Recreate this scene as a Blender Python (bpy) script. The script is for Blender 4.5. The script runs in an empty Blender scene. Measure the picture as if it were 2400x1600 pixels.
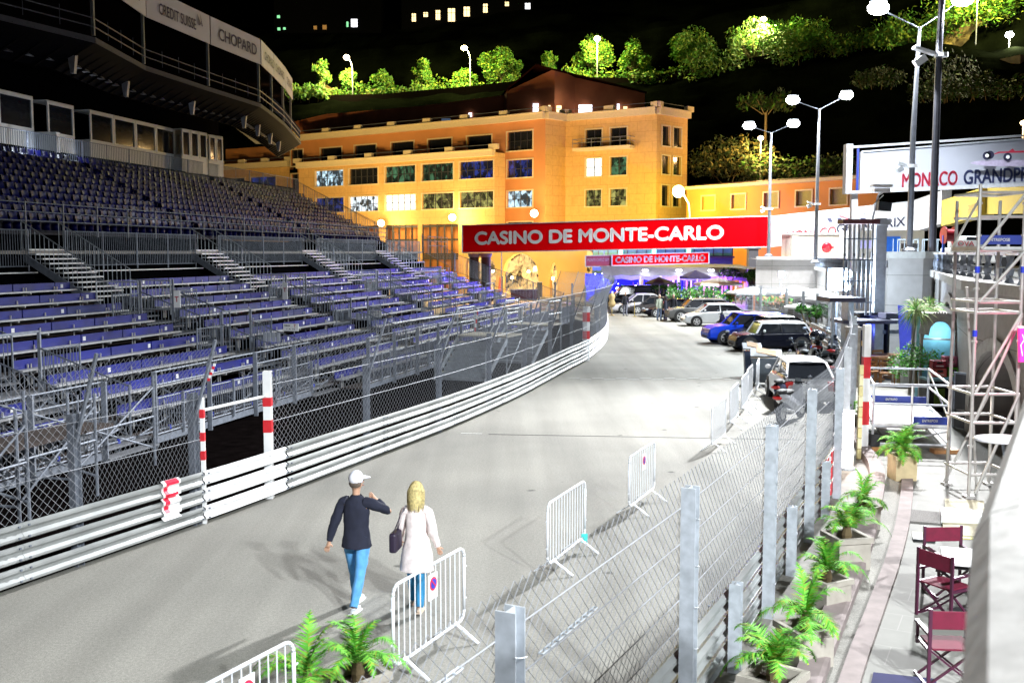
import bpy, math, random
from mathutils import Vector, Matrix
R = math.radians
random.seed(11)
V = Vector
C = bpy.context.scene.collection
scn = bpy.context.scene
# ---------------------------------------------------------------- camera, world, exposure
FPX, HZ, CH = 2400.0, 592.0, 4.68
PT = math.atan((800 - HZ) / FPX)
cd = bpy.data.cameras.new("camera"); cam = bpy.data.objects.new("camera", cd); C.objects.link(cam)
cam.location = (0, 0, CH); cam.rotation_euler = (math.pi / 2 - PT, 0, 0)
cd.sensor_width = 36; cd.lens = 36; cd.clip_end = 3000; cd.clip_start = 0.05
cd.dof.use_dof = True; cd.dof.focus_distance = 22; cd.dof.aperture_fstop = 4.0
scn.camera = cam
w = bpy.data.worlds.new("World"); scn.world = w; w.use_nodes = True
bg = w.node_tree.nodes["Background"]; bg.inputs[0].default_value = (0.01, 0.014, 0.03, 1); bg.inputs[1].default_value = 0.10
scn.view_settings.view_transform = 'Standard'; scn.view_settings.look = 'None'
scn.view_settings.exposure = 0.0; scn.view_settings.gamma = 1.0
try:
    scn.cycles.max_bounces = 5; scn.cycles.transparent_max_bounces = 12
    scn.cycles.use_denoising = True; scn.cycles.sample_clamp_indirect = 6
    scn.cycles.caustics_reflective = False; scn.cycles.caustics_refractive = False
except Exception: pass

def ray(px, py):
    x = (px - 1200) / FPX; y = -(py - 800) / FPX; c, s = math.cos(PT), math.sin(PT)
    return V((x, c + s * y, -s + c * y))
def P(px, py, z=0.0):
    r = ray(px, py); return V((0, 0, CH)) + r * ((z - CH) / r.z)
def D(px, py, d):
    r = ray(px, py); return V((0, 0, CH)) + r * (d / r.y)
def XY(px, d, z=0.0):
    # height drifts the column a little because of the pitch: solve for py giving z at depth d
    c, s = math.cos(PT), math.sin(PT); zz = z - CH
    f = c * d - s * zz
    return V(((px - 1200) / FPX * f, d, z))

# ---------------------------------------------------------------- lights
def lamp(loc, power, col, kind='POINT', r=0.25, aim=None, cone=150, blend=.6):
    ld = bpy.data.lights.new('lamp_light', kind); ld.energy = power; ld.color = col
    ld.shadow_soft_size = r
    if kind == 'SPOT': ld.spot_size = R(cone); ld.spot_blend = blend
    o = bpy.data.objects.new('lamp_light', ld); C.objects.link(o); o.location = loc
    if aim is not None:
        o.rotation_euler = (V(aim) - V(loc)).to_track_quat('-Z', 'Y').to_euler()
    return o

# ---------------------------------------------------------------- materials
MATS = {}
def mat(name, col, rough=.6, metal=0., var=.12, scale=6., bump=0., emit=None, es=0., coat=0., detail=4, trans=0., spec=None):
    if name in MATS: return MATS[name]
    m = bpy.data.materials.new(name); m.use_nodes = True; nt = m.node_tree; b = nt.nodes['Principled BSDF']
    b.inputs['Roughness'].default_value = rough; b.inputs['Metallic'].default_value = metal
    if coat: b.inputs['Coat Weight'].default_value = coat
    if trans: b.inputs['Transmission Weight'].default_value = trans
    tc = nt.nodes.new('ShaderNodeTexCoord')
    n = nt.nodes.new('ShaderNodeTexNoise'); n.inputs['Scale'].default_value = scale; n.inputs['Detail'].default_value = detail
    nt.links.new(tc.outputs['Object'], n.inputs['Vector'])
    cr = nt.nodes.new('ShaderNodeValToRGB'); cr.color_ramp.elements[0].position = .3; cr.color_ramp.elements[1].position = .7
    lo = [max(0, c * (1 - var)) for c in col]; hi = [min(1, c * (1 + var)) for c in col]
    cr.color_ramp.elements[0].color = (*lo, 1); cr.color_ramp.elements[1].color = (*hi, 1)
    nt.links.new(n.outputs['Fac'], cr.inputs[0]); nt.links.new(cr.outputs[0], b.inputs['Base Color'])
    if spec is not None: b.inputs['Specular IOR Level'].default_value = spec
    if bump:
        bp = nt.nodes.new('ShaderNodeBump'); bp.inputs['Strength'].default_value = bump; bp.inputs['Distance'].default_value = .02
        nt.links.new(n.outputs['Fac'], bp.inputs['Height']); nt.links.new(bp.outputs[0], b.inputs['Normal'])
    if emit: b.inputs['Emission Color'].default_value = (*emit, 1); b.inputs['Emission Strength'].default_value = es
    MATS[name] = m; return m
def nodes_of(m): return m.node_tree, m.node_tree.nodes['Principled BSDF']

def asphalt():
    m = mat('asphalt', (.285, .274, .245), rough=.85, var=.34, scale=70, detail=8)
    nt, b = nodes_of(m); L = nt.links
    tc = nt.nodes.new('ShaderNodeTexCoord')
    base = nt.nodes.new('ShaderNodeMix'); base.data_type = 'RGBA'; base.blend_type = 'MULTIPLY'; base.inputs[0].default_value = 1
    old = b.inputs['Base Color'].links[0].from_socket
    big = nt.nodes.new('ShaderNodeTexNoise'); big.inputs['Scale'].default_value = .22; big.inputs['Detail'].default_value = 6
    L.new(tc.outputs['Object'], big.inputs['Vector'])
    r1 = nt.nodes.new('ShaderNodeValToRGB'); r1.color_ramp.elements[0].position = .3; r1.color_ramp.elements[1].position = .72
    r1.color_ramp.elements[0].color = (.74, .745, .74, 1); r1.color_ramp.elements[1].color = (1.14, 1.13, 1.11, 1)
    L.new(big.outputs['Fac'], r1.inputs[0]); L.new(old, base.inputs[6]); L.new(r1.outputs[0], base.inputs[7])
    # dropped dark blots (gum, oil)
    vo = nt.nodes.new('ShaderNodeTexVoronoi'); vo.inputs['Scale'].default_value = .85; vo.inputs['Randomness'].default_value = 1
    dn = nt.nodes.new('ShaderNodeTexNoise'); dn.inputs['Scale'].default_value = 9
    L.new(tc.outputs['Object'], dn.inputs['Vector'])
    mx = nt.nodes.new('ShaderNodeMix'); mx.data_type = 'VECTOR'; mx.inputs[0].default_value = .12
    L.new(tc.outputs['Object'], mx.inputs[4]); L.new(dn.outputs['Color'], mx.inputs[5]); L.new(mx.outputs[1], vo.inputs['Vector'])
    r2 = nt.nodes.new('ShaderNodeValToRGB'); r2.color_ramp.elements[0].position = .035; r2.color_ramp.elements[1].position = .075
    r2.color_ramp.elements[0].color = (.35, .35, .35, 1); r2.color_ramp.elements[1].color = (1, 1, 1, 1)
    L.new(vo.outputs['Distance'], r2.inputs[0])
    b2 = nt.nodes.new('ShaderNodeMix'); b2.data_type = 'RGBA'; b2.blend_type = 'MULTIPLY'; b2.inputs[0].default_value = 1
    L.new(base.outputs[2], b2.inputs[6]); L.new(r2.outputs[0], b2.inputs[7])
    # rubbered racing line: long streaks along the track
    mp = nt.nodes.new('ShaderNodeMapping'); mp.inputs['Rotation'].default_value = (0, 0, R(18)); mp.inputs['Scale'].default_value = (.9, .05, 1)
    L.new(tc.outputs['Object'], mp.inputs['Vector'])
    st = nt.nodes.new('ShaderNodeTexNoise'); st.inputs['Scale'].default_value = 1.2; st.inputs['Detail'].default_value = 5
    L.new(mp.outputs[0], st.inputs['Vector'])
    r3 = nt.nodes.new('ShaderNodeValToRGB'); r3.color_ramp.elements[0].position = .35; r3.color_ramp.elements[1].position = .6
    r3.color_ramp.elements[0].color = (.80, .80, .80, 1); r3.color_ramp.elements[1].color = (1.03, 1.03, 1.03, 1)
    L.new(st.outputs['Fac'], r3.inputs[0])
    b3 = nt.nodes.new('ShaderNodeMix'); b3.data_type = 'RGBA'; b3.blend_type = 'MULTIPLY'; b3.inputs[0].default_value = 1
    L.new(b2.outputs[2], b3.inputs[6]); L.new(r3.outputs[0], b3.inputs[7])
    gn = nt.nodes.new('ShaderNodeTexNoise'); gn.inputs['Scale'].default_value = 22; gn.inputs['Detail'].default_value = 3; L.new(tc.outputs['Object'], gn.inputs['Vector'])
    r4_ = nt.nodes.new('ShaderNodeValToRGB'); r4_.color_ramp.elements[0].position = .35; r4_.color_ramp.elements[1].position = .65; r4_.color_ramp.elements[0].color = (.87, .87, .87, 1); r4_.color_ramp.elements[1].color = (1.08, 1.08, 1.08, 1)
    L.new(gn.outputs['Fac'], r4_.inputs[0]); b4 = nt.nodes.new('ShaderNodeMix'); b4.data_type = 'RGBA'; b4.blend_type = 'MULTIPLY'; b4.inputs[0].default_value = 1
    L.new(b3.outputs[2], b4.inputs[6]); L.new(r4_.outputs[0], b4.inputs[7]); L.new(b4.outputs[2], b.inputs['Base Color'])
    fn = nt.nodes.new('ShaderNodeTexNoise'); fn.inputs['Scale'].default_value = 130; L.new(tc.outputs['Object'], fn.inputs['Vector'])
    bp = nt.nodes.new('ShaderNodeBump'); bp.inputs['Strength'].default_value = .5; bp.inputs['Distance'].default_value = .01
    L.new(fn.outputs['Fac'], bp.inputs['Height']); L.new(bp.outputs[0], b.inputs['Normal'])
    return m
def tiled(name, col, bw, bh, mortar, mcol, rot=0, rough=.8, off=.5, vertical=False):
    m = mat(name, col, rough=rough, var=.08, scale=3)
    nt, b = nodes_of(m); L = nt.links
    tc = nt.nodes.new('ShaderNodeTexCoord'); mp = nt.nodes.new('ShaderNodeMapping')
    mp.inputs['Rotation'].default_value = (R(90) if vertical else 0, 0, rot)
    L.new(tc.outputs['Object'], mp.inputs['Vector'])
    bt = nt.nodes.new('ShaderNodeTexBrick'); bt.inputs['Scale'].default_value = 1; bt.inputs['Brick Width'].default_value = bw
    bt.inputs['Row Height'].default_value = bh; bt.inputs['Mortar Size'].default_value = mortar; bt.offset = off
    bt.inputs['Mortar'].default_value = (*mcol, 1); bt.inputs['Mortar Smooth'].default_value = .3
    old = b.inputs['Base Color'].links[0].from_socket
    L.new(old, bt.inputs['Color1']); L.new(old, bt.inputs['Color2'])
    L.new(mp.outputs[0], bt.inputs['Vector']); L.new(bt.outputs['Color'], b.inputs['Base Color'])
    return m

ASPH = asphalt()
GALV = mat('galvanised_steel', (.42, .45, .49), rough=.5, metal=.25, var=.18, scale=9)
GALVD = mat('weathered_galvanised_steel', (.19, .21, .25), rough=.6, metal=.3, var=.22, scale=7)
WIRE = mat('fence_wire', (.32, .33, .36), rough=.6, metal=.1, var=.1)
RAILM = mat('guardrail_steel', (.33, .34, .335), rough=.5, metal=.35, var=.3, scale=1.3, detail=8)
WHITEP = mat('white_paint', (.82, .82, .82), rough=.4, var=.05, scale=3)
REDP = mat('red_paint', (.62, .02, .03), rough=.4, var=.08)
ALU = mat('aluminium', (.55, .55, .55), rough=.42, metal=.45, var=.15, scale=5)
BLUES = mat('blue_plastic', (.006, .011, .20), rough=.45, var=.3, scale=1.5, coat=.1)
BLUEB = mat('faded_blue_plastic', (.02, .03, .15), rough=.4, var=.3, scale=1.1)
NAVY = mat('navy_board', (.01, .03, .25), rough=.45, var=.1)
BROWNW = mat('brown_plywood', (.04, .026, .022), rough=.8, var=.3, scale=4)
BLACKM = mat('black_metal', (.012, .012, .014), rough=.6, var=.2)
DARK = mat('unlit_black', (.002, .002, .0025), rough=1, var=.2, spec=0)  # near black: unlit depth put into the colour
BLACKP = mat('black_rubber', (.015, .015, .016), rough=.7, var=.2)
GLASS = mat('dark_glass', (.012, .014, .018), rough=.08, var=.1, coat=.5)
CONC = mat('concrete', (.42, .40, .37), rough=.85, var=.12, scale=1.5, detail=8, bump=.2)
CAST = mat('pale_stone', (.52, .50, .475), rough=.9, var=.16, scale=9, detail=10, bump=.4)
BANR = mat('red_banner_cloth', (.62, .001, .003), rough=.8, spec=0, var=.06, scale=.6)
BANW = mat('white_banner_cloth', (.74, .75, .80), rough=.5, var=.04, scale=.6)
TXTW = mat('white_lettering', (.85, .85, .85), rough=.5, var=.02)
TXTK = mat('dark_lettering', (.02, .02, .05), rough=.5, var=.02)
TXTR = mat('red_lettering', (.45, .02, .04), rough=.5, var=.02)
TXTB = mat('purple_lettering', (.05, .02, .11), rough=.5, var=.02)
LAMPW = mat('cool_lamp_glass', (.8, .8, .8), emit=(.93, .97, 1), es=60)
LAMPS = mat('small_lamp_glass', (.8, .8, .8), emit=(.9, .95, 1), es=5)
LAMPY = mat('sodium_lamp_glass', (.8, .8, .8), emit=(1, .82, .32), es=40)
LAMPO = mat('warm_lamp_glass', (.8, .8, .8), emit=(1, .72, .38), es=25)
LEAF = mat('palm_leaf', (.08, .30, .03), rough=.75, var=.5, scale=4, spec=.2)
TERRA = mat('stone_planter', (.33, .30, .255), rough=.85, var=.15, scale=6)
SOIL = mat('bark_chip_soil', (.045, .025, .02), rough=.95, var=.5, scale=25)
WOOD = mat('honey_wood', (.36, .17, .06), rough=.5, var=.25, scale=5)

# ---------------------------------------------------------------- mesh builder
class MB:
    def __init__(s): s.v = []; s.f = []; s.m = []
    def add(s, vs, fs, m=0):
        k = len(s.v); s.v += [V(a) for a in vs]; s.f += [tuple(i + k for i in f) for f in fs]; s.m += [m] * len(fs)
    def box(s, c, sz, rz=0., m=0, rot=None):
        M = rot if rot is not None else Matrix.Rotation(rz, 3, 'Z'); c = V(c); h = [a / 2 for a in sz]
        vs = [c + M @ V((x * h[0], y * h[1], z * h[2])) for z in (-1, 1) for y in (-1, 1) for x in (-1, 1)]
        s.add(vs, [(0, 2, 3, 1), (4, 5, 7, 6), (0, 1, 5, 4), (2, 6, 7, 3), (0, 4, 6, 2), (1, 3, 7, 5)], m)
    def bar(s, p, q, w, h, m=0, up=(0, 0, 1)):
        p = V(p); q = V(q); d = (q - p); L = d.length
        if L < 1e-6: return
        d.normalize(); up = V(up)
        if abs(d.dot(up)) > .99: up = V((0, 1, 0))
        x = d.cross(up).normalized(); z = x.cross(d)
        rot = Matrix((x, d, z)).transposed()
        s.box((p + q) / 2, (w, L, h), m=m, rot=rot)
    def tube(s, p, q, r, n=6, r2=None, m=0):
        p = V(p); q = V(q); d = (q - p)
        if d.length < 1e-6: return
        d.normalize(); r2 = r if r2 is None else r2
        up = V((0, 0, 1)) if abs(d.z) < .9 else V((1, 0, 0)); x = d.cross(up).normalized(); y = d.cross(x)
        vs = []
        for k, (c, rr) in enumerate(((p, r), (q, r2))):
            for i in range(n):
                a = 2 * math.pi * i / n; vs.append(c + x * (math.cos(a) * rr) + y * (math.sin(a) * rr))
        fs = [(i, (i + 1) % n, n + (i + 1) % n, n + i) for i in range(n)] + [tuple(range(n))[::-1], tuple(range(n, 2 * n))]
        s.add(vs, fs, m)
    def path(s, pts, r, n=5, m=0, closed=False):
        k = len(pts)
        for i in range(k if closed else k - 1): s.tube(pts[i], pts[(i + 1) % k], r, n, m=m)
    def prism(s, poly, z0, z1, m=0):
        n = len(poly); vs = [V((p[0], p[1], z0)) for p in poly] + [V((p[0], p[1], z1)) for p in poly]
        s.add(vs, [(i, (i + 1) % n, n + (i + 1) % n, n + i) for i in range(n)] + [tuple(range(n))[::-1], tuple(range(n, 2 * n))], m)
    def quad(s, a, b, c, d, m=0): s.add([a, b, c, d], [(0, 1, 2, 3)], m)
    def lathe(s, c, prof, n=14, m=0, M=None):
        c = V(c); vs = []; k = len(prof)
        for r, z in prof:
            for i in range(n):
                a = 2 * math.pi * i / n; q = V((r * math.cos(a), r * math.sin(a), z)); vs.append(c + (M @ q if M else q))
        fs = [(j * n + i, j * n + (i + 1) % n, (j + 1) * n + (i + 1) % n, (j + 1) * n + i) for j in range(k - 1) for i in range(n)]
        fs += [tuple(range(n))[::-1], tuple(range((k - 1) * n, k * n))]
        s.add(vs, fs, m)
    def sphere(s, c, r, n=10, m=0, sc=(1, 1, 1), M=None):
        c = V(c); k = n // 2 + 1; vs = []
        for j in range(k + 1):
            t = math.pi * j / k
            for i in range(n):
                a = 2 * math.pi * i / n
                q = V((r * sc[0] * math.sin(t) * math.cos(a), r * sc[1] * math.sin(t) * math.sin(a), r * sc[2] * math.cos(t)))
                vs.append(c + (M @ q if M else q))
        s.add(vs, [(j * n + i, (j + 1) * n + i, (j + 1) * n + (i + 1) % n, j * n + (i + 1) % n) for j in range(k) for i in range(n)], m)
    def sweep(s, path, prof, m=0, closed=True, flip=1):
        """prof: (offset to the right of travel, z); path: list of xy(z)"""
        n = len(prof); vs = []; k = len(path); path = [V((p[0], p[1], p[2] if len(p) > 2 else 0)) for p in path]
        for i, p in enumerate(path):
            d = path[min(i + 1, k - 1)] - path[max(i - 1, 0)]; d.z = 0; d.normalize(); nr = V((d.y, -d.x, 0)) * flip
            vs += [p + nr * o + V((0, 0, z)) for o, z in prof]
        e = n if closed else n - 1
        fs = [(i * n + j, i * n + (j + 1) % n, (i + 1) * n + (j + 1) % n, (i + 1) * n + j) for i in range(k - 1) for j in range(e)]
        if closed: fs += [tuple(range(n)), tuple(range((k - 1) * n, k * n))[::-1]]
        s.add(vs, fs, m)
    def grid(s, rows, m=0):
        n = len(rows[0]); vs = [p for r in rows for p in r]
        s.add(vs, [(i * n + j, i * n + j + 1, (i + 1) * n + j + 1, (i + 1) * n + j) for i in range(len(rows) - 1) for j in range(n - 1)], m)

def setp(o, label=None, cat=None, group=None, kind=None):
    if label: o['label'] = label
    if cat: o['category'] = cat
    if group: o['group'] = group
    if kind: o['kind'] = kind
    return o
WM = {}
def thing(name, label, cat, loc=(0, 0, 0), rz=0., group=None, scale=1.):
    o = bpy.data.objects.new(name, None); C.objects.link(o); o.empty_display_size = .2
    o.location = loc; o.rotation_euler = (0, 0, rz); o.scale = (scale,) * 3
    return setp(o, label, cat, group)
def rootinv(o):
    M = Matrix.LocRotScale(o.location, o.rotation_euler, o.scale)
    if o.parent: M = Matrix.LocRotScale(o.parent.location, o.parent.rotation_euler, o.parent.scale) @ M
    return M.inverted()
def build(name, mb, mats, parent=None, world=False, smooth=False, label=None, loc=None, bevel=0):
    """world=True: vertices are in world coordinates and are moved into the parent's space"""
    vs = mb.v
    if world and parent is not None:
        Mi = rootinv(parent); vs = [Mi @ v for v in vs]
    elif loc is not None:
        L = V(loc); vs = [v - L for v in vs]
    me = bpy.data.meshes.new(name); me.from_pydata([tuple(v) for v in vs], [], mb.f)
    if not isinstance(mats, (list, tuple)): mats = [mats]
    for m in mats: me.materials.append(m)
    if len(mats) > 1: me.polygons.foreach_set('material_index', mb.m)
    if smooth: me.polygons.foreach_set('use_smooth', [True] * len(me.polygons))
    me.update()
    o = bpy.data.objects.new(name, me); C.objects.link(o)
    if parent is not None: o.parent = parent
    elif loc is not None: o.location = loc
    if bevel:
        b = o.modifiers.new('b', 'BEVEL'); b.width = bevel; b.segments = 2; b.limit_method = 'ANGLE'
    if label: o['label'] = label
    return o
def copy_tree(o, parent=None):
    c = o.copy(); C.objects.link(c); c.parent = parent
    for ch in list(o.children): copy_tree(ch, c)
    return c
def place(proto, used, loc, rz=0, label=None, scale=None, group=None):
    """first call uses the prototype itself, later ones copy it"""
    o = proto if not used.get(proto.name) else copy_tree(proto)
    used[proto.name] = True
    o.location = loc; o.rotation_euler = (0, 0, rz)
    if label: o['label'] = label
    if group: o['group'] = group
    if scale: o.scale = scale if isinstance(scale, tuple) else (scale,) * 3
    return o
USED = {}
def text_mb(body, w_, h_, bold=0.0, thick=.02, mb=None, spacing=1.0):
    """mesh of lettering fitted to w x h, centred, in the XZ plane facing -Y"""
    cu = bpy.data.curves.new('lettering', 'FONT'); cu.body = body; cu.space_character = spacing
    o = bpy.data.objects.new('tmp', cu); C.objects.link(o)
    bpy.context.view_layer.update()
    me = bpy.data.meshes.new_from_object(o.evaluated_get(bpy.context.evaluated_depsgraph_get()))
    bpy.data.objects.remove(o)
    xs = [v.co.x for v in me.vertices]; ys = [v.co.y for v in me.vertices]
    x0, x1, y0, y1 = min(xs), max(xs), min(ys), max(ys)
    mb = mb or MB()
    vs = [V(((v.co.x - x0) / (x1 - x0) * w_ - w_ / 2, 0, (v.co.y - y0) / (y1 - y0) * h_ - h_ / 2)) for v in me.vertices]
    e = bold * h_ * 2.6; fs = [tuple(p.vertices) for p in me.polygons]
    for i, (dx, dz_) in enumerate(((0, 0), (e, 0), (-e, 0), (0, e), (0, -e)) if bold else ((0, 0),)): mb.add([v + V((dx, -.0015 * i, dz_)) for v in vs], fs)
    bpy.data.meshes.remove(me)
    return mb
def on_plane(mb, a, b, zc, out=.03, u=.5):
    """move text mesh onto the vertical plane a->b (left to right as seen from the track), centre at fraction u"""
    a = V(a); b = V(b); d = (b - a); d.z = 0; d.normalize(); n = V((d.y, -d.x, 0))
    c = a.lerp(b, u)
    slope = (b.z - a.z) / max((V((b.x, b.y, 0)) - V((a.x, a.y, 0))).length, .01)
    mb.v = [V((c.x, c.y, 0)) + d * v.x + n * out + V((0, 0, zc + v.z + v.x * slope)) for v in mb.v]
    return mb
def smoothpath(pts, step=1.0):
    pts = [V((p[0], p[1], 0)) for p in pts]; out = []
    n = len(pts)
    for i in range(n - 1):
        p0 = pts[max(i - 1, 0)]; p1 = pts[i]; p2 = pts[i + 1]; p3 = pts[min(i + 2, n - 1)]
        k = max(2, int((p2 - p1).length / .4))
        for j in range(k):
            t = j / k
            out.append(.5 * ((2 * p1) + (p2 - p0) * t + (2 * p0 - 5 * p1 + 4 * p2 - p3) * t * t + (3 * p1 - p0 - 3 * p2 + p3) * t ** 3))
    out.append(pts[-1])
    return out
class Path:
    def __init__(s, pts):
        s.p = smoothpath(pts); s.c = [0]
        for i in range(1, len(s.p)): s.c.append(s.c[-1] + (s.p[i] - s.p[i - 1]).length)
        s.L = s.c[-1]
    def at(s, d):
        d = max(0, min(s.L, d))
        for i in range(1, len(s.c)):
            if s.c[i] >= d:
                t = (d - s.c[i - 1]) / max(s.c[i] - s.c[i - 1], 1e-6); return s.p[i - 1].lerp(s.p[i], t)
        return s.p[-1].copy()
    def dir(s, d): return (s.at(d + .3) - s.at(d - .3)).normalized()
    def seg(s, a, b, step=.8):
        n = max(2, int((b - a) / step) + 1); return [s.at(a + (b - a) * i / (n - 1)) for i in range(n)]
    def near(s, q):
        q = V((q[0], q[1], 0)); i = min(range(len(s.p)), key=lambda k: (s.p[k] - q).length); return s.c[i]
# ================================================================ SETTING: ground
g = MB(); g.quad((-400, -60, 0), (500, -60, 0), (500, 400, 0), (-400, 400, 0))
setp(build('road', g, ASPH), kind='structure')
PAVE = tiled('terrace_slabs', (.20, .195, .175), .9, .6, .008, (.25, .24, .22), rot=R(27))
PLAZA = mat('plaza_paving', (.34, .29, .22), rough=.8, var=.15, scale=1.2)
# right hand terrace: two shallow steps beside the debris fence
SA = [(1.2, 5.5), (2.3, 8.3), (3.5, 11.0), (4.55, 13.3), (5.5, 15.4), (6.6, 18.0), (7.9, 21.4), (8.5, 24), (9.4, 28)]
SB = [(1.55, 5.4), (2.65, 8.2), (3.85, 10.9), (4.95, 13.2), (5.95, 15.3), (7.1, 17.9), (8.45, 21.3), (9.2, 24), (10.2, 28)]
a = smoothpath(SA); b = smoothpath(SB)
n = min(len(a), len(b)); a = a[:n]; b = b[:n]
st = MB()
far = [V((16, p.y, 0)) for p in a]
st.grid([[V((p.x - 1.0, p.y + .45, .004)) for p in a], [V((p.x, p.y, .004)) for p in a]])
setp(build('pavement', st, mat('pale_pavement', (.21, .20, .18), rough=.85, var=.2, scale=4, detail=8)), kind='structure')
st = MB()
st.sweep(a, [(0, .004), (0, .12), (-.05, .14), (-.3, .14), (-.32, .004)], closed=True)
st.sweep(b, [(0, .004), (0, .06), (-.22, .06), (-.22, .004)], closed=True)
setp(build('kerb', st, mat('pink_kerb_stone', (.25, .205, .195), rough=.85, var=.15, scale=5)), kind='structure')
st = MB()
st.grid([[V((p.x + .01, p.y, .008)) for p in b], [V((30, p.y, .008)) for p in b]])
setp(build('terrace_paving', st, PAVE), kind='structure')
st = MB(); st.quad(V((-40, 80, .006)), V((5.2, 80, .006)), V((5.2, 140, .006)), V((-40, 140, .006)))
setp(build('plaza_paving', st, PLAZA), kind='structure')
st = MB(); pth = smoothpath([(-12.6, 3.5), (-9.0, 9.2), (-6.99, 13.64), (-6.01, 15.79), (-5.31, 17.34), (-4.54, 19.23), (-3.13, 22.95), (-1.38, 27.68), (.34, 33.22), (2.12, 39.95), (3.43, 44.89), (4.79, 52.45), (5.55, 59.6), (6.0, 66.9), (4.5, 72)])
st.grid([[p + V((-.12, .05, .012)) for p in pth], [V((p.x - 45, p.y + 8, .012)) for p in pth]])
setp(build('shade_ground', st, mat('ground_shade_black', (.004, .003, .003), rough=1, var=.5, scale=3, spec=0)), kind='structure')  # black sheet: the unlit void behind the barrier painted as ground
# painted joint and marks on the road
st = MB()
st.bar(P(1145, 1017, .004), P(1880, 1030, .004), .05, .004)
setp(build('road_joint', st, mat('bitumen_joint', (.03, .03, .03), rough=.7)), kind='structure')
st = MB()
st.bar(P(1080, 1015, .006), P(1130, 1016, .006), .16, .004)
for i in range(14):
    q = P(1345 + i * 28, 886 + (i % 2) * 3, .006); st.box(q, (.42, .25, .004), .1)
setp(build('road_marking', st, mat('worn_road_paint', (.34, .335, .31), rough=.8, var=.3, scale=20)), kind='structure')

# ================================================================ guard rails and debris fences
LP = Path([(-12.6, 3.5), (-9.0, 9.2), (-6.99, 13.64), (-6.01, 15.79), (-5.31, 17.34), (-4.54, 19.23), (-3.13, 22.95), (-1.38, 27.68), (.34, 33.22),
           (2.12, 39.95), (3.43, 44.89), (4.79, 52.45), (5.55, 59.6), (6.1, 66.9), (5.9, 74), (4.6, 81), (2.0, 88)])
RP = Path([(-3.3, .1), (-1.75, 2.95), (-.1, 6.18), (1.58, 9.47), (3.21, 12.89), (4.73, 16.34), (6.13, 19.33), (7.76, 23.8), (9.97, 30), (11.3, 34),
           (13.1, 40), (15.0, 47.6), (16.2, 56), (16.4, 63), (15.0, 69)])
def wprof(z, side):
    w_ = [(0, .012), (.045, .036), (.045, .07), (.0, .113), (.0, .155), (.045, .198), (.045, .232), (0, .256)]
    return [(side * (o + .0), z + dz) for o, dz in w_] + [(side * (o - .008), z + dz) for o, dz in reversed(w_)]
def guardrail(name, label, path, a, b, side, m, posts=True, bolts=True, step=4.0):
    o = thing(name, label, 'guardrail', path.at((a + b) / 2))
    for z in (.07, .375, .68):
        k = a; pan = MB()
        while k < b - .05:
            e = min(k + step, b); off = .006 * (int((k - a) / step) % 2)
            pan.sweep(path.seg(k, min(e + .12, b)), [(x + side * off, zz) for x, zz in wprof(z, side)])
            p = path.at(k); d = path.dir(k); nr = V((d.y, -d.x, 0)) * side
            for zz in (.06, .22):
                for s_ in (-.08, .08): pan.box(p + nr * .055 + d * s_ + V((0, 0, z + zz)), (.03, .03, .025), math.atan2(d.y, d.x), m=1)
            k = e
        build('rail', pan, [m[0] if isinstance(m, list) else m, GALVD], o, world=True)
    return o
def hpost(mb, p, d, z0, z1, w=.14, m=0):
    """H section post, flanges across the fence line"""
    rz = math.atan2(d.y, d.x)
    c = V((p.x, p.y, (z0 + z1) / 2)); h = z1 - z0; n_ = V((-d.y, d.x, 0))
    mb.box(c + d * (w / 2 - .006), (.012, w, h), rz, m); mb.box(c - d * (w / 2 - .006), (.012, w, h), rz, m)
    mb.box(c, (w - .026, .012, h - .004), rz, m)
sW = LP.near((-4.62, 19.1)); sG = LP.near((-5.33, 17.3))
guardrail('guardrail', 'grey steel triple guardrail at the left edge of the picture, up to the white section', LP, 0, sG - .05, 1, RAILM)
guardrail('guardrail', 'white painted triple guardrail closing the gap beside the red and white post', LP, sG, sW + .4, 1, WHITEP, step=2.4)
sR = LP.near((3.2, 44))
guardrail('guardrail', 'long pale triple guardrail running from the white section up to the bend', LP, sW + .45, sR - .05, 1, RAILM)
guardrail('guardrail', 'white triple guardrail round the far bend below the tall debris fence', LP, sR, LP.L - 1, 1, WHITEP)
s20 = RP.near((5.6, 18.3))
guardrail('guardrail', 'triple guardrail seen from behind below the near debris fence, posts in front of it', RP, 0, s20 - .05, -1, RAILM)
guardrail('guardrail', 'red and white painted triple guardrail behind the fifth fence post', RP, s20, s20 + 5, -1, [WHITEP])
guardrail('guardrail', 'triple guardrail curving behind the parked cars and motorbikes', RP, s20 + 5.1, RP.L, -1, RAILM)

def chain_mesh(width, prof, p=.062, q=.058, r=.0027):
    """prof: list of (y, z) along the height; returns wire mesh in local x (0..width)"""
    ln = [0]
    for i in range(1, len(prof)): ln.append(ln[-1] + math.dist(prof[i], prof[i - 1]))
    H = ln[-1]; nj = int(H / q); ni = int(width / p)
    def pt(h):
        for i in range(1, len(ln)):
            if ln[i] >= h - 1e-6:
                t = (h - ln[i - 1]) / (ln[i] - ln[i - 1]); return (prof[i - 1][0] * (1 - t) + prof[i][0] * t, prof[i - 1][1] * (1 - t) + prof[i][1] * t)
        return prof[-1]
    mb = MB(); tri = [(r, 0), (-r * .5, r * .87), (-r * .5, -r * .87)]
    for i in range(ni):
        vs = []
        for j in range(nj + 1):
            y, z = pt(H * j / nj); x = (i + ((j + i) % 2)) * width / ni
            for a_, b_ in tri: vs.append(V((x + a_, y + b_, z)))
        fs = [(3 * j + k, 3 * j + (k + 1) % 3, 3 * j + 3 + (k + 1) % 3, 3 * j + 3 + k) for j in range(nj) for k in range(3)]
        mb.add(vs, fs)
    return mb
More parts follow.
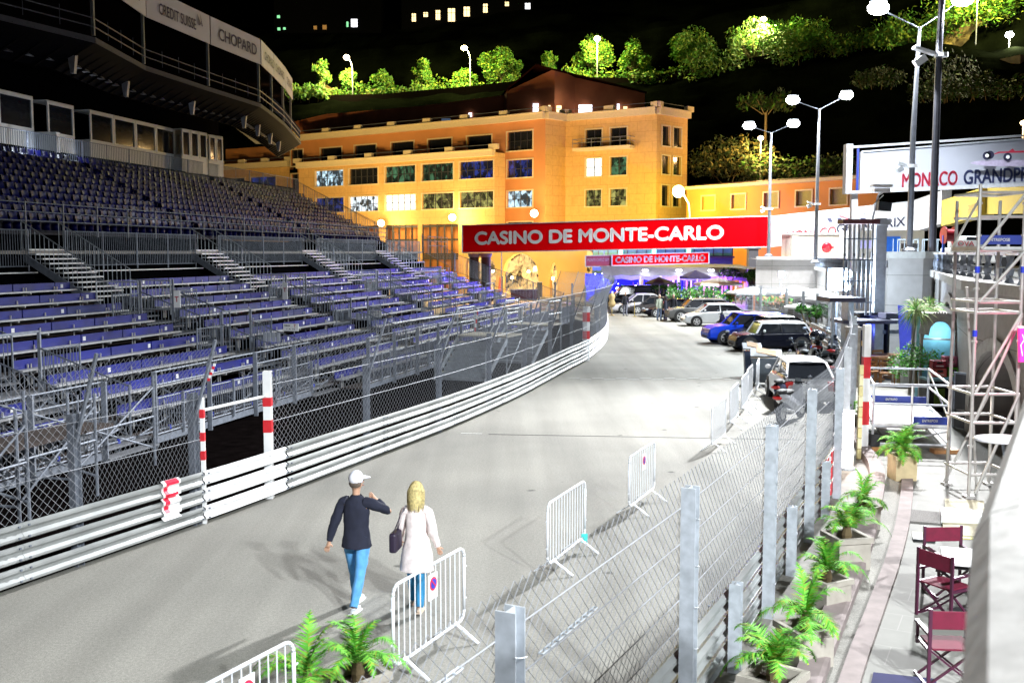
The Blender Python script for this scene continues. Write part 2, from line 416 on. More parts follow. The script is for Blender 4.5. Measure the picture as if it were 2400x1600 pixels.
def mesh_data(mb, name, m):
    me = bpy.data.meshes.new(name); me.from_pydata([tuple(v) for v in mb.v], [], mb.f); me.materials.append(m); me.update(); return me
ME_STRAIGHT = mesh_data(chain_mesh(3.7, [(0, 0), (0, 1.66)]), 'mesh_panel', WIRE)
ME_LOW = mesh_data(chain_mesh(4.0, [(0, 0), (0, 1.3), (.42, 2.15)], p=.075, q=.07, r=.0042), 'mesh_panel', WIRE)
def panel(me, p, q, z, parent, flip=1):
    p = V(p); q = V(q); L = (q - p).length; wd = max(v.co.x for v in me.vertices[:]) if False else (3.7 if me is ME_STRAIGHT else 4.0)
    o = bpy.data.objects.new('mesh_panel', me); C.objects.link(o)
    M = rootinv(parent) @ (Matrix.Translation((p.x, p.y, z)) @ Matrix.Rotation(math.atan2((q - p).y, (q - p).x), 4, 'Z') @ Matrix.Diagonal((L / wd, flip, 1, 1)))
    o.matrix_local = M
    o.parent = parent; o.matrix_parent_inverse = Matrix.Identity(4); o.matrix_local = M
    return o
# ---- near right fence
rf = thing('debris_fence', 'wire mesh debris fence on grey steel posts running up the right foreground', 'fence', (-.1, 6.18, 0))
rposts = [RP.near(q) for q in ((-1.75, 2.95), (-.1, 6.18), (1.58, 9.47), (3.21, 12.89), (4.73, 16.34), (6.13, 19.33))]
for i, s_ in enumerate(rposts):
    p = RP.at(s_); d = RP.dir(s_); nr = V((d.y, -d.x, 0)); p = p + nr * .10
    pm = MB(); hpost(pm, p, d, 0, 2.5, .14)
    for z in (.95, 1.35, 1.75, 2.2, .45): pm.path([p + nr * .076 + d * -.08 + V((0, 0, z + .03)), p + nr * .078 + V((0, 0, z)), p + nr * .076 + d * .08 + V((0, 0, z - .02))], .004, 3)
    build('post', pm, GALV, rf, world=True)
    if i + 1 < len(rposts): panel(ME_STRAIGHT, p - nr * .1, RP.at(rposts[i + 1]), .93, rf)
    if i + 1 < len(rposts):
        sm = (s_ + rposts[i + 1]) / 2; pp = RP.at(sm) + nr * .10; pm = MB(); hpost(pm, pp, RP.dir(sm), 0, 1.02, .13)
        pm.bar(pp + V((-.08, 0, .62)), pp + V((.08, 0, .62)), .02, .03)
        build('rail_post', pm, GALV, rf, world=True)
panel(ME_STRAIGHT, RP.at(rposts[0] - 3.6), RP.at(rposts[0]), .93, rf)
for z in (1.15, 1.42, 1.69, 1.96, 2.3):
    cb = MB(); pts = []
    for s_ in [rposts[0] - 3] + rposts: pts.append(RP.at(s_) + V((.03, 0, z)))
    cb.path(pts, .0055, 5); build('cable', cb, WIRE, rf, world=True)
# chain linking the cable ends near the first post
ch = MB(); c0 = RP.at(rposts[1] + .55) + V((.04, 0, 2.0)); c1 = RP.at(rposts[1] + 1.5) + V((.04, 0, 2.02))
for i in range(15):
    p = c0.lerp(c1, i / 15); q = c0.lerp(c1, (i + 1.1) / 15); o = V((0, .012, .012)) if i % 2 else V((.014, -.008, 0))
    ch.path([p + o, q + o, q - o, p - o], .0065, 4, closed=True)
build('chain', ch, GALV, rf, world=True)
ch = MB(); c0 = RP.at(rposts[0] + 1.9) + V((.04, 0, 2.26)); c1 = RP.at(rposts[0] + 3.1) + V((.04, 0, 2.3))
for i in range(15):
    p = c0.lerp(c1, i / 15); q = c0.lerp(c1, (i + 1.1) / 15); o = V((0, .012, .012)) if i % 2 else V((.014, -.008, 0))
    ch.path([p + o, q + o, q - o, p - o], .0065, 4, closed=True)
build('chain', ch, GALV, rf, world=True)
# ---- right fence continued behind the cars
rf2 = thing('debris_fence', 'mesh debris fence curving left behind the parked cars and motorbikes', 'fence', RP.at(rposts[-1]))
s_ = rposts[-1] + 4.0; last = RP.at(rposts[-1])
panel(ME_STRAIGHT, last, RP.at(s_), .93, rf2)
while s_ < RP.L - 1:
    p = RP.at(s_); d = RP.dir(s_); nr = V((d.y, -d.x, 0))
    pm = MB(); hpost(pm, p + nr * .1, d, 0, 2.55, .15); build('post', pm, GALV, rf2, world=True)
    e = min(s_ + 4, RP.L); panel(ME_STRAIGHT, RP.at(s_), RP.at(e), .93, rf2)
    s_ += 4
for z in (1.2, 1.6, 2.0, 2.4):
    cb = MB(); cb.path([q + V((0, 0, z)) for q in RP.seg(rposts[-1], RP.L, 2.5)], .011, 4); build('cable', cb, WIRE, rf2, world=True)
# ---- left fence
def lpost(mb, s_, arm=True, h=2.3, w=.16):
    p = LP.at(s_); d = LP.dir(s_); nr = V((d.y, -d.x, 0)); q = p - nr * .14
    hpost(mb, q, d, 0, h, w)
    if arm: mb.bar(q + V((0, 0, h - .55)) + nr * .0, q + nr * .52 + V((0, 0, h + .92)), .045, .04)
lf = thing('debris_fence', 'mesh debris fence with leaning top arms in front of the scaffolding, left edge', 'fence', LP.at(6))
pm = MB()
for s_ in (sG - .05,): lpost(pm, s_, True)
posts = [sG - .05, sG - 2.6, sG - 6.4, sG - 10.2]
for s_ in posts:
    pm = MB(); lpost(pm, s_, True, w=.13); build('post', pm, GALVD, lf, world=True)
for a_, b_ in zip(posts[1:], posts[:-1]): panel(ME_LOW, LP.at(a_), LP.at(b_), .95, lf, flip=-1)
for z in (1.5, 2.2):
    cb = MB(); cb.path([q + V((0, 0, z)) for q in LP.seg(posts[-1], posts[0], 2)], .005, 4); build('cable', cb, WIRE, lf, world=True)
lf2 = thing('debris_fence', 'long mesh debris fence with leaning top arms from the white post to the bend', 'fence', LP.at(sW + 4))
s_ = sW; posts = []
while s_ < LP.L - 1.5: posts.append(s_); s_ += 3.9
for i, s_ in enumerate(posts):
    if i:
        pm = MB(); lpost(pm, s_, True, w=.12); build('post', pm, GALVD, lf2, world=True)
    if i + 1 < len(posts): panel(ME_LOW, LP.at(s_), LP.at(posts[i + 1]), .95, lf2, flip=-1)
for z in (1.5, 2.2):
    cb = MB(); cb.path([q + V((0, 0, z)) for q in LP.seg(sW, posts[-1], 2)], .006, 4); build('cable', cb, WIRE, lf2, world=True)
cb = MB(); cb.path([q + V((.48, -.15, 3.12)) for q in LP.seg(sW + 4, posts[-1], 2)], .008, 4); build('cable', cb, WIRE, lf2, world=True)
# ---- white and red gate posts
def striped(name, label, p, h, wd, bands, parent=None):
    o = thing(name, label, 'post', (p.x, p.y, 0))
    k = MB(); k.box((0, 0, h / 2), (wd, wd, h)); build('shaft', k, WHITEP, o, bevel=.006)
    for a_, b_ in bands:
        k = MB(); k.box((0, 0, (a_ + b_) / 2), (wd + .008, wd + .008, b_ - a_)); build('red_band', k, REDP, o)
    return o
pw = LP.at(sW) + V((-.1, .05, 0))
striped('marker_post', 'thick white square post with two red bands on the left trackside', pw, 2.45, .15, [(1.28, 1.52), (1.78, 1.95)])
pg = LP.at(sG) + V((-.02, .1, 0))
striped('marker_post', 'slim white post with red bands at the left end of the white guardrail', pg, 2.2, .07, [(1.12, 1.28), (1.45, 1.6), (1.85, 2.0)])
k = MB(); k.tube(pg + V((0, 0, 1.98)), pw + V((0, 0, 1.98)), .028, 8)
o = build('gate_bar', k, WHITEP, loc=pg); setp(o, 'white horizontal bar across the gate gap between the two red and white posts', 'gate bar')
p = RP.at(RP.near((7.76, 23.8))) + V((.55, .1, 0))
striped('marker_post', 'tall white post with red bands beside the curved fence on the right', p, 3.0, .16, [(1.45, 2.05), (.75, 1.15)] and [(1.75, 2.25), (.65, 1.2)])
p = LP.at(LP.near((3.25, 44.2))) + V((-.1, 0, 0))
striped('marker_post', 'red and white banded post set in the far bend of the left fence', p, 2.35, .3, [(.95, 1.3), (1.7, 2.1)])
# red and white tape on the rails behind the fifth post
k = MB()
for i in range(5):
    for z in (.1, .41, .71):
        q = RP.at(s20 + .3 + i * 1.0); d = RP.dir(s20 + i); nr = V((d.y, -d.x, 0)); k.box(q + nr * .012 + V((0, 0, z + .11)), (.45, .02, .22), math.atan2(d.y, d.x))
o = build('barrier_tape', k, REDP, loc=RP.at(s20)); setp(o, 'red stripes taped on the guardrail behind the fifth fence post', 'tape')
# arrow marker on the near guardrail
sA = LP.near((-5.55, 16.75)); p = LP.at(sA); d = LP.dir(sA); nr = V((d.y, -d.x, 0)); rz = math.atan2(d.y, d.x)
o = thing('rail_sign', 'white marker with a red zigzag strapped over the near left guardrail', 'sign', (p.x, p.y, 0))
k = MB(); prof = []
for z in (.07, .375, .68): prof += [(off + .02, z + dz) for off, dz in [(0, 0), (.055, .03), (.055, .07), (.012, .115), (.012, .165), (.055, .21), (.055, .25), (0, .29)]]
prof = [q for q in prof if q[1] > .28]; pr = prof + [(a_ - .012, b_) for a_, b_ in reversed(prof)]
k.sweep([p - d * .2, p + d * .2], pr); build('plate', k, WHITEP, o, world=True)
k = MB()
def stripe(zs, a0, a1):
    pf = [q for q in prof if zs[0] <= q[1] <= zs[1]]; pf = [(x + .006, z) for x, z in pf]
    k.sweep([p + d * a0, p + d * a1], pf + [(x - .004, z) for x, z in reversed(pf)])
stripe((.86, .98), -.13, .15); stripe((.7, .9), -.16, -.07); stripe((.66, .76), -.13, .13); stripe((.44, .7), -.16, -.06)
build('red_marking', k, mat('bright_red_paint', (.75, .01, .05), rough=.4), o, world=True)

for px, py, d, h, lab in ((1118, 748, 35, .85, 'red and white tape hanging from a leaning fence arm before the bend'), (497, 872, 18.5, .32, 'short red and white tape tied high on the fence left of the gate gap')):
    c = D(px, py, d); k = MB()
    for i in range(6): k.box(c + V(((i - 3) * .022, 0, (i - 2.5) * h / 6)), (.045, .012, h / 6), m=i % 2)
    setp(build('barrier_tape', k, [REDP, WHITEP], loc=c), lab, 'tape')
# ================================================================ GRANDSTANDS
class Fr:
    """frame along a stand: s runs along it, t to the right (towards the track)"""
    def __init__(s, deg): s.a = R(deg); s.c = math.cos(s.a); s.n = math.sin(s.a)
    def __call__(s, S, T, z=0.): return V((T * s.c + S * s.n, -T * s.n + S * s.c, z))
    def st(s, p): return (p[0] * s.n + p[1] * s.c, p[0] * s.c - p[1] * s.n)
    def spx(s, px, T):
        f = (px - 1200) / FPX * s.c - s.n; Y = T / f; X = (px - 1200) / FPX * Y; return X * s.n + Y * s.c
    @property
    def rz(s): return math.pi / 2 - s.a
LO = Fr(14.5); UP = Fr(11.0)
def barguard(mb, p, q, h=1.1, gap=.12, r=.011, posts=True, rail=.02):
    p = V(p); q = V(q); L = (q - p).length; n_ = max(2, int(L / gap)); H = V((0, 0, h))
    mb.tube(p + H, q + H, rail, 5); mb.tube(p + V((0, 0, .08)), q + V((0, 0, .08)), rail, 5)
    for i in range(n_ + 1):
        c = p.lerp(q, i / n_); mb.tube(c + V((0, 0, .08)), c + H, r, 4)
    if posts:
        m_ = max(1, int(L / 2.1))
        for i in range(m_ + 1):
            c = p.lerp(q, i / m_); mb.tube(c - V((0, 0, .1)), c + H + V((0, 0, .04)), .028, 5)
def railguard(mb, p, q, h=1.1, rails=3, gap=2.2, r=.022, pw=.05):
    p = V(p); q = V(q); L = (q - p).length; m_ = max(1, int(L / gap))
    for k in range(rails): mb.tube(p + V((0, 0, h - .33 * k)), q + V((0, 0, h - .33 * k)), r, 5)
    for i in range(m_ + 1):
        c = p.lerp(q, i / m_); mb.bar(c - V((0, 0, .15)), c + V((0, 0, h + .05)), pw, pw)
T0, DT, Z0, DZ = -23.3, .98, 3.43, .339
def tk(k): return T0 + DT * k
def zk(k): return Z0 - DZ * k
aisles = [20.5, 31.0, 41.5, 52.0, 62.5]; AW = .95
secs = []; prev = 8.0
for a_ in aisles: secs.append((prev, a_ - AW)); prev = a_ + AW
secs.append((prev, 70.0))
lg = thing('lower_grandstand', 'lower scaffold grandstand of silver and blue benches beside the track', 'grandstand', LO(30, -18))
for si, (a_, b_) in enumerate(secs):
    for k in range(0, 9 if si < 2 else 10):
        t_, z_ = tk(k), zk(k); e = b_ - (.3 * k if si == 5 else 0)
        if k == 0 and si < 5: pass
        mb = MB(); mb.bar(LO(a_, t_ + .16, z_), LO(e, t_ + .16, z_), .24, .045)
        s_ = a_ + .5
        while s_ < e:
            for dd in ((.0, .12) if int(s_ * 3) % 2 else (.0,)): mb.bar(LO(s_ + dd, t_ + .02, z_ - .4), LO(s_ + dd, t_ + .02, z_ + .13), .03, .03)
            mb.bar(LO(s_, t_ - .1, z_ - .05), LO(s_, t_ + .3, z_ - .05), .04, .05)
            s_ += 1.45
        bo = build('bench', mb, ALU, lg, world=True)
        mb = MB(); s_ = a_ + .05; w_ = .98 if si > 1 else 1.95
        while s_ < e - .2:
            f = min(s_ + w_ - .05, e); mb.bar(LO(s_, t_ - .03, z_ + .135), LO(f, t_ - .03, z_ + .135), .025, .235, m=(1 if random.random() < (.25 if si > 1 else .06) else 0)); s_ += w_
        build('backrest', mb, [BLUES, BLUEB], bo, world=True)
        for s_ in (b_ - .5, a_ + 2.2 + (k * 1.7) % 5): tg = MB(); tg.bar(LO(s_, tk(k) - .012, zk(k) + .13), LO(s_ + .12, tk(k) - .012, zk(k) + .13), .008, .12); build('row_tag', tg, WHITEP, bo, world=True)
        if True:
            zd = max(.1, z_ - .47); mb = MB(); mb.bar(LO(a_, t_ + .55, zd), LO(e, t_ + .55, zd), .62, .04)
            mb.bar(LO(a_, t_ + .9, zd), LO(e, t_ + .9, zd), .03, .09)
            build('footboard', mb, BROWNW, lg, world=True)
        if si < 3 and k % 2 == 0:
            pass
tg = MB()
# black sheets standing in for the unlit space under the decks
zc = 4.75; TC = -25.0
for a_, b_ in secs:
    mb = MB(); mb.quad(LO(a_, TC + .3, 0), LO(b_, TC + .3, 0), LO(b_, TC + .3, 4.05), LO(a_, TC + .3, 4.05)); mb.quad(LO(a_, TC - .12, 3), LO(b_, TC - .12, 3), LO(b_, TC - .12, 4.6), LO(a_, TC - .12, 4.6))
    build('shade_sheet', mb, DARK, lg, world=True)
# concourse at the head of the lower stand
TC = -25.0
mb = MB(); mb.prism([LO(6, TC)[:2], LO(70.5, TC)[:2], UP(75.5, -24.7)[:2], UP(14, -24.7)[:2]], zc - .12, zc)
build('concourse', mb, mat('beige_decking', (.30, .27, .24), rough=.8, var=.2), lg, world=True)
prev = 8.0
for a_ in aisles + [70.9]:
    mb = MB(); barguard(mb, LO(prev, TC + .05, zc - .62), LO(a_ - AW, TC + .05, zc - .62), h=1.32); build('guard_rail', mb, GALVD, lg, world=True)
    mb = MB(); mb.bar(LO(prev, TC + .35, 4.0), LO(a_ - AW, TC + .35, 4.0), .12, .04); build('ledge', mb, ALU, lg, world=True)
    prev = a_ + AW
# staircases from the concourse down to the benches, then stepped aisles
for ai, a_ in enumerate(aisles):
    st = build('staircase', (lambda m_: (m_.bar(LO(a_ - AW, -25.3, 4.62), LO(a_ - AW, -22.2, 2.86), .05, .25), m_.bar(LO(a_ + AW, -25.3, 4.62), LO(a_ + AW, -22.2, 2.86), .05, .25), m_)[2])(MB()), GALVD, lg, world=True)
    mb = MB()
    for i in range(11):
        f = i / 11; t_ = -25.2 + 2.9 * f; z_ = 4.78 - 1.75 * f; mb.bar(LO(a_ - AW + .04, t_ + .12, z_), LO(a_ + AW - .04, t_ + .12, z_), .3, .05)
    build('treads', mb, ALU, st, world=True)
    mb = MB()
    for sd in (-AW, AW):
        barguard(mb, LO(a_ + sd, -25.2, 4.62), LO(a_ + sd, -22.3, 2.95), h=1.15, gap=.2, posts=False)
        barguard(mb, LO(a_ + sd, -22.3, 2.62), LO(a_ + sd, -20.7, 2.6), h=1.1, gap=.14)
    build('hand_rail', mb, GALV, st, world=True)
    st2 = MB()
    for k in range(1, 9): st2.bar(LO(a_ - AW, tk(k) + .55, zk(k) - .47), LO(a_ + AW, tk(k) + .55, zk(k) - .47), .8, .05); st2.bar(LO(a_ - AW, tk(k) + 1.0, zk(k) - .63), LO(a_ + AW, tk(k) + 1.0, zk(k) - .63), .3, .04)
    build('aisle_steps', st2, mat('grey_step', (.16, .165, .18), rough=.6, var=.2), lg, world=True)
    mb = MB()
    for sd in (-AW, AW):
        for f0, f1 in ((-20.6, -18.4), (-17.6, -15.1)):
            z0_ = Z0 - (f0 - T0) / DT * DZ - .42; z1_ = Z0 - (f1 - T0) / DT * DZ - .42
            barguard(mb, LO(a_ + sd, f0, z0_), LO(a_ + sd, f1, z1_), h=1.3, gap=.13)
    for sd in (-1, 1):
        for tt in (-20.6, -17.6): zz = Z0 - (tt - T0) / DT * DZ - .42; barguard(mb, LO(a_ + sd * AW, tt, zz), LO(a_ + sd * (AW + 1.5), tt, zz), h=1.25, gap=.12)
    # gate boxes where the aisle meets the upper benches
    for sd in (-AW, AW): mb.bar(LO(a_ + sd, -20.6, 2.2), LO(a_ + sd, -20.6, 3.75), .07, .07); mb.bar(LO(a_ + sd, -17.6, 1.2), LO(a_ + sd, -17.6, 2.75), .07, .07)
    mb.bar(LO(a_ - AW, -17.6, 2.75), LO(a_ + AW, -17.6, 2.75), .05, .05)
    build('aisle_rail', mb, GALVD, lg, world=True)
# front guard, front beam and scaffold legs
for a_, b_ in [(8.0, 20.5 - AW)] + [(x + AW, y - AW) for x, y in zip(aisles[:-1], aisles[1:])] + [(62.5 + AW, 68.0)]:
    mb = MB(); tf = tk(8) + (1.0 if a_ < 31 else 2.15); zf = zk(8) - .5
    barguard(mb, LO(a_, tf, zf), LO(b_, tf, zf), h=.95, gap=.11); mb.bar(LO(a_, tf, zf - .05), LO(b_, tf, zf - .05), .06, .16)
    mb.tube(LO(a_, tf, zf + 1.28), LO(b_, tf, zf + 1.28), .022, 5); mb.tube(LO(a_, tf, zf + 1.6), LO(b_, tf, zf + 1.6), .022, 5)
    m_ = int((b_ - a_) / 1.1)
    for i in range(m_ + 1):
        s_ = a_ + (b_ - a_) * i / m_; mb.bar(LO(s_, tf + .05, 0 if i % 2 == 0 else .2), LO(s_, tf + .05, zf + (1.62 if i % 2 == 0 else 1.0)), .11 if i % 2 == 0 else .05, .07)
    build('front_rail', mb, GALVD, lg, world=True)
for s_ in [8 + 2.07 * i for i in range(30)]:
    mb = MB()
    for t_ in (-14.7, -16.6, -18.6, -21): 
        zt = min(zk(8) - .5, 4) if t_ > -15 else Z0 - (t_ - T0) / DT * DZ - .5
        mb.tube(LO(s_, t_, 0), LO(s_, t_, zt), .03, 5)
    if s_ < 40:
        mb.tube(LO(s_, -14.7, .15), LO(s_ + 2.07, -14.7, .6), .024, 4); mb.tube(LO(s_, -16.6, .1), LO(s_ + 2.07, -16.6, 1.2), .024, 4)
        mb.tube(LO(s_, -14.7, .05), LO(s_, -16.6, 1.2), .024, 4)
        mb.tube(LO(s_, -14.7, .32), LO(s_ + 2.07, -14.7, .32), .024, 4); mb.tube(LO(s_, -16.6, 1.2), LO(s_ + 2.07, -16.6, .1), .024, 4)
        mb.tube(LO(s_, -14.7, .32), LO(s_, -18.6, .32), .024, 4)
    build('scaffold_frame', mb, GALVD, lg, world=True)
mat('coupler_blue', (.02, .05, .6), rough=.4)
for s_ in [8 + 2.07 * i for i in range(14)]: mb = MB(); mb.tube(LO(s_, -14.7, .28), LO(s_, -14.7, .38), .036, 6); build('blue_coupler', mb, MATS['coupler_blue'], lg, world=True)
# end rail of the lower stand
mb = MB(); barguard(mb, LO(70.6, -25.0, zc), LO(70.6, -22.5, 3.4), h=1.2); barguard(mb, LO(70.4, -22.5, 3.3), LO(68.2, -14.2, .7), h=1.3)
railguard(mb, LO(70.8, -24.6, zc), LO(78, -25.5, zc)); build('end_rail', mb, GALVD, lg, world=True)
# --- loose scaffolding and a raised platform in front of the stand, near left
o = thing('scaffold_bay', 'open scaffold bay with diagonal braces in front of the dark stand, lower left', 'scaffold', LO(14, -12.7))
for (s0, s1, t_) in ((10.5, 12.6, -12.4), (12.6, 14.7, -12.4), (14.7, 16.8, -12.6), (16.8, 19.6, -13.2)):
    mb = MB()
    for s_ in (s0, s1): mb.tube(LO(s_, t_, 0), LO(s_, t_, 2.0), .03, 6); mb.tube(LO(s_, t_ - 1.6, 0), LO(s_, t_ - 1.6, 2.0), .03, 6)
    mb.tube(LO(s0, t_, .35), LO(s1, t_, 1.75), .024, 5); mb.tube(LO(s0, t_, 1.1), LO(s1, t_, 1.1), .024, 5); mb.tube(LO(s0, t_ - 1.6, 1.7), LO(s1, t_, .4), .024, 5)
    mb.tube(LO(s0, t_ - 1.6, .3), LO(s1, t_ - 1.6, 1.3), .024, 5); mb.tube(LO(s0, t_, .3), LO(s0, t_ - 1.6, .3), .024, 5)
    build('frame', mb, GALVD, o, world=True)
mb = MB(); mb.bar(LO(10, -13.2, 1.28), LO(17.5, -13.2, 1.28), 1.0, .06); build('deck', mb, BROWNW, o, world=True)
# --- two access staircases at the far end, between the stand and the fence
for j, (px, d_, lab) in enumerate(((1117, 38.5, 'steel access stair with a beige landing behind the fence, nearer one'), (1225, 44.5, 'steel access stair with a beige landing behind the fence bend, farther of the two'))):
    c = XY(px, d_, 0); o = thing('access_stair', lab, 'staircase', (c.x, c.y, 0), rz=R(-22), group='access stairs to the stand')
    mb = MB(); mb.box((0, 1.3, 1.5), (2.1, 1.6, .06)); build('landing', mb, mat('beige_deck', (.45, .42, .36), rough=.8), o)
    mb = MB()
    for i in range(8): mb.box((0, .45 - i * .24, 1.42 - (i + 1) * .165), (1.9, .27, .04)); mb.box((0, .33 - i * .24, 1.34 - (i + 1) * .165), (1.9, .012, .13))
    build('treads', mb, GALV, o)
    mb = MB()
    for x in (-1.02, 1.02):
        mb.bar((x, .55, 1.4), (x, -1.6, 0), .05, .2); mb.tube((x, .55, 2.5), (x, -1.5, 1.1), .025, 5); mb.tube((x, -1.5, 0), (x, -1.5, 1.1), .025, 5)
        for y in (.5, 2.1): mb.tube((x, y, 0), (x, y, 2.6), .03, 5)
        for z in (2.0, 2.55): mb.tube((x, .5, z), (x, 2.1, z), .022, 5)
        mb.tube((x, .5, .1), (x, 2.1, 1.4), .022, 5)
    mb.tube((-1.02, 2.1, 2.55), (1.02, 2.1, 2.55), .022, 5)
    build('hand_rail', mb, GALV, o)
# signs on the stand
def board(name, label, px, py, d, w_, h_, cat='sign', m=WHITEP, txt=None, rz=R(-14)):
    c = D(px, py, d); o = thing(name, label, cat, c, rz=rz)
    k = MB(); k.box((0, 0, 0), (w_, .025, h_)); build('board', k, m, o)
    for (t_, tw, th, tx, tz, mm) in (txt or []):
        k = text_mb(t_, tw, th, bold=.01); k.v = [v + V((tx, -.02, tz)) for v in k.v]; build('lettering', k, mm, o)
    return o
board('block_sign', 'white block sign with a red T on the nearest bar gate of the lower stand', 415, 701, 31.5, .22, .52, txt=[('T', .13, .16, 0, .0, TXTR)])
board('block_sign', 'white block sign with a red T above the second flight of stairs', 668, 682, 43, .22, .7, txt=[('T', .13, .16, 0, .05, TXTR)])
board('block_sign', 'white block sign with a red T on the third flight of stairs', 868, 668, 54, .2, .7, txt=[('T', .12, .16, 0, .05, TXTR)])
board('tribune_sign', 'white TRIBUNE sign with a red T hung on the rails, nearer of the two', 682, 767, 35.5, .58, .26, txt=[('TRIBUNE', .22, .045, -.14, .06, TXTK), ('T', .07, .1, .15, .05, TXTR), ('1 A 14', .3, .05, 0, -.06, TXTK)])
board('tribune_sign', 'white TRIBUNE sign with a red T hung on the rails, farther of the two', 880, 735, 46, .6, .3, txt=[('TRIBUNE', .24, .05, -.14, .07, TXTK), ('T', .07, .11, .15, .05, TXTR), ('15 A 27', .3, .05, 0, -.07, TXTK)])
for px, py, d_, lab in ((637, 790, 33.5, 'sheet of white panels fixed to the aisle bars under the nearer TRIBUNE sign'), (850, 742, 44, 'sheet of white panels fixed to the aisle bars under the farther TRIBUNE sign')):
    c = D(px, py, d_); o = thing('bar_cover', lab, 'panel', c, rz=R(-14)); k = MB()
    for i in range(4): k.box((-.25 + i * .16, 0, 0), (.12, .02, .3))
    build('slats', k, mat('grey_white_sheet', (.35, .37, .42), rough=.6), o)
c = LO(22.2, -15.0, 2.0)

# ================================================================ upper stand
TU, DU, ZU, DZU = -24.9, .65, 5.8, .335
ug = thing('upper_grandstand', 'steep upper grandstand filled with dark blue bucket seats', 'grandstand', UP(50, -28))
for k in range(11):
    t_, z_ = TU - DU * k, ZU + DZU * k
    e = 75.5
    mb = MB(); mb.bar(UP(20, t_ - .1, z_ - .42), UP(e, t_ - .1, z_ - .42), .66, .05); mb.quad(UP(20, t_ - .42, z_ - .42), UP(e, t_ - .42, z_ - .42), UP(e, t_ - .42, z_ - .1), UP(20, t_ - .42, z_ - .1))
    build('tier', mb, mat('dark_tier_board', (.02, .02, .03), rough=.8), ug, world=True)
def seat_mb():
    mb = MB(); rows = []
    prof = [(.20, .02), (.22, .04), (.05, .0), (-.12, .01), (-.19, .06), (-.22, .2), (-.245, .34), (-.25, .37), (-.27, .36)]
    for x in (-.215, -.2, -.1, 0, .1, .2, .215):
        dz = .028 * (abs(x) > .19) + (.0 if abs(x) < .15 else .01)
        rows.append([V((x, y + (.03 if abs(x) > .19 else 0), z + dz - (.03 if (abs(x) > .205 and z > .3) else 0))) for y, z in prof])
    mb.grid(rows); mb.box((0, -.05, -.14), (.06, .3, .26)); return mb
sm = seat_mb(); SEATB = mat('navy_seat_plastic', (.004, .006, .075), rough=.3, var=.5, scale=.5, spec=.15)
me = mesh_data(sm, 'bucket_seat', SEATB); me.polygons.foreach_set('use_smooth', [True] * len(me.polygons))
seats = []
for k in range(11):
    s_ = 24.0
    while s_ < 75:
        p = UP(s_ + random.uniform(-.02, .02), TU - DU * k, ZU + DZU * k)
        if abs((s_ - 32) % 14.5) > .9: seats.append((p.y - p.x * .0, p, k))
        s_ += .56
def inview(p):
    f = p.y; return f > 1 and abs(p.x / f) < .505
seats.sort(key=lambda q: (not inview(q[1]), q[0]))
Mi = rootinv(ug); rzs = math.atan2(UP.c, -UP.n) * 0 - UP.a - math.pi / 2
Rz = Matrix.Rotation(-UP.a - math.pi / 2, 4, 'Z')
rest = MB()
for i, (_, p, k) in enumerate(seats):
    M = Matrix.Translation(p) @ Rz @ Matrix.Rotation(R(random.uniform(-3, 3)), 4, 'X')
    if i < 100:
        o = bpy.data.objects.new('bucket_seat', me); C.objects.link(o); o.parent = ug; o.matrix_local = Mi @ M
    else: rest.add([M @ v for v in sm.v], sm.f)
o = build('bucket_seats', rest, SEATB, ug, world=True, smooth=True); o['kind'] = 'stuff'
mb = MB(); railguard(mb, UP(20, -24.45, 5.35), UP(75.5, -24.45, 5.35), h=1.15); build('front_rail', mb, GALVD, ug, world=True)
mb = MB(); barguard(mb, UP(75.6, -24.5, 5.3), UP(75.6, -31.8, 9.1), h=1.15, gap=.14); barguard(mb, UP(77.2, -24.0, 4.9), UP(77.2, -31.8, 8.8), h=1.2, gap=.2); build('end_rail', mb, GALVD, ug, world=True)
mb = MB(); barguard(mb, UP(20, -31.95, 9.25), UP(76.5, -31.95, 9.25), h=1.15, gap=.16, r=.014); build('back_rail', mb, GALVD, ug, world=True)
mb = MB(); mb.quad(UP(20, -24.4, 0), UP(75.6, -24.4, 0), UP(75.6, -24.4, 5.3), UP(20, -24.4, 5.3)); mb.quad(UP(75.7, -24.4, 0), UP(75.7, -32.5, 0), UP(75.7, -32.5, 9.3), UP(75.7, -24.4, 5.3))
mb.quad(UP(20, -32.2, 8), UP(77, -32.2, 8), UP(77, -32.2, 9.7), UP(20, -32.2, 9.7)); build('shade_sheet', mb, DARK, ug, world=True)  # black sheets: shade under and behind the seats put into the colour
# stray boards and yellow ochre stair treads among the seats
mb = MB()
for (s_, k) in ((33, 5), (36, 4), (44, 2), (46, 3), (52, 2)):
    for j in range(3): mb.bar(UP(s_, TU - DU * (k + j) - .2, ZU + DZU * (k + j) - .2), UP(s_ + .9, TU - DU * (k + j) - .2, ZU + DZU * (k + j) - .2), .3, .04)
build('stair_treads', mb, mat('ochre_tread', (.55, .42, .2), rough=.6), ug, world=True)
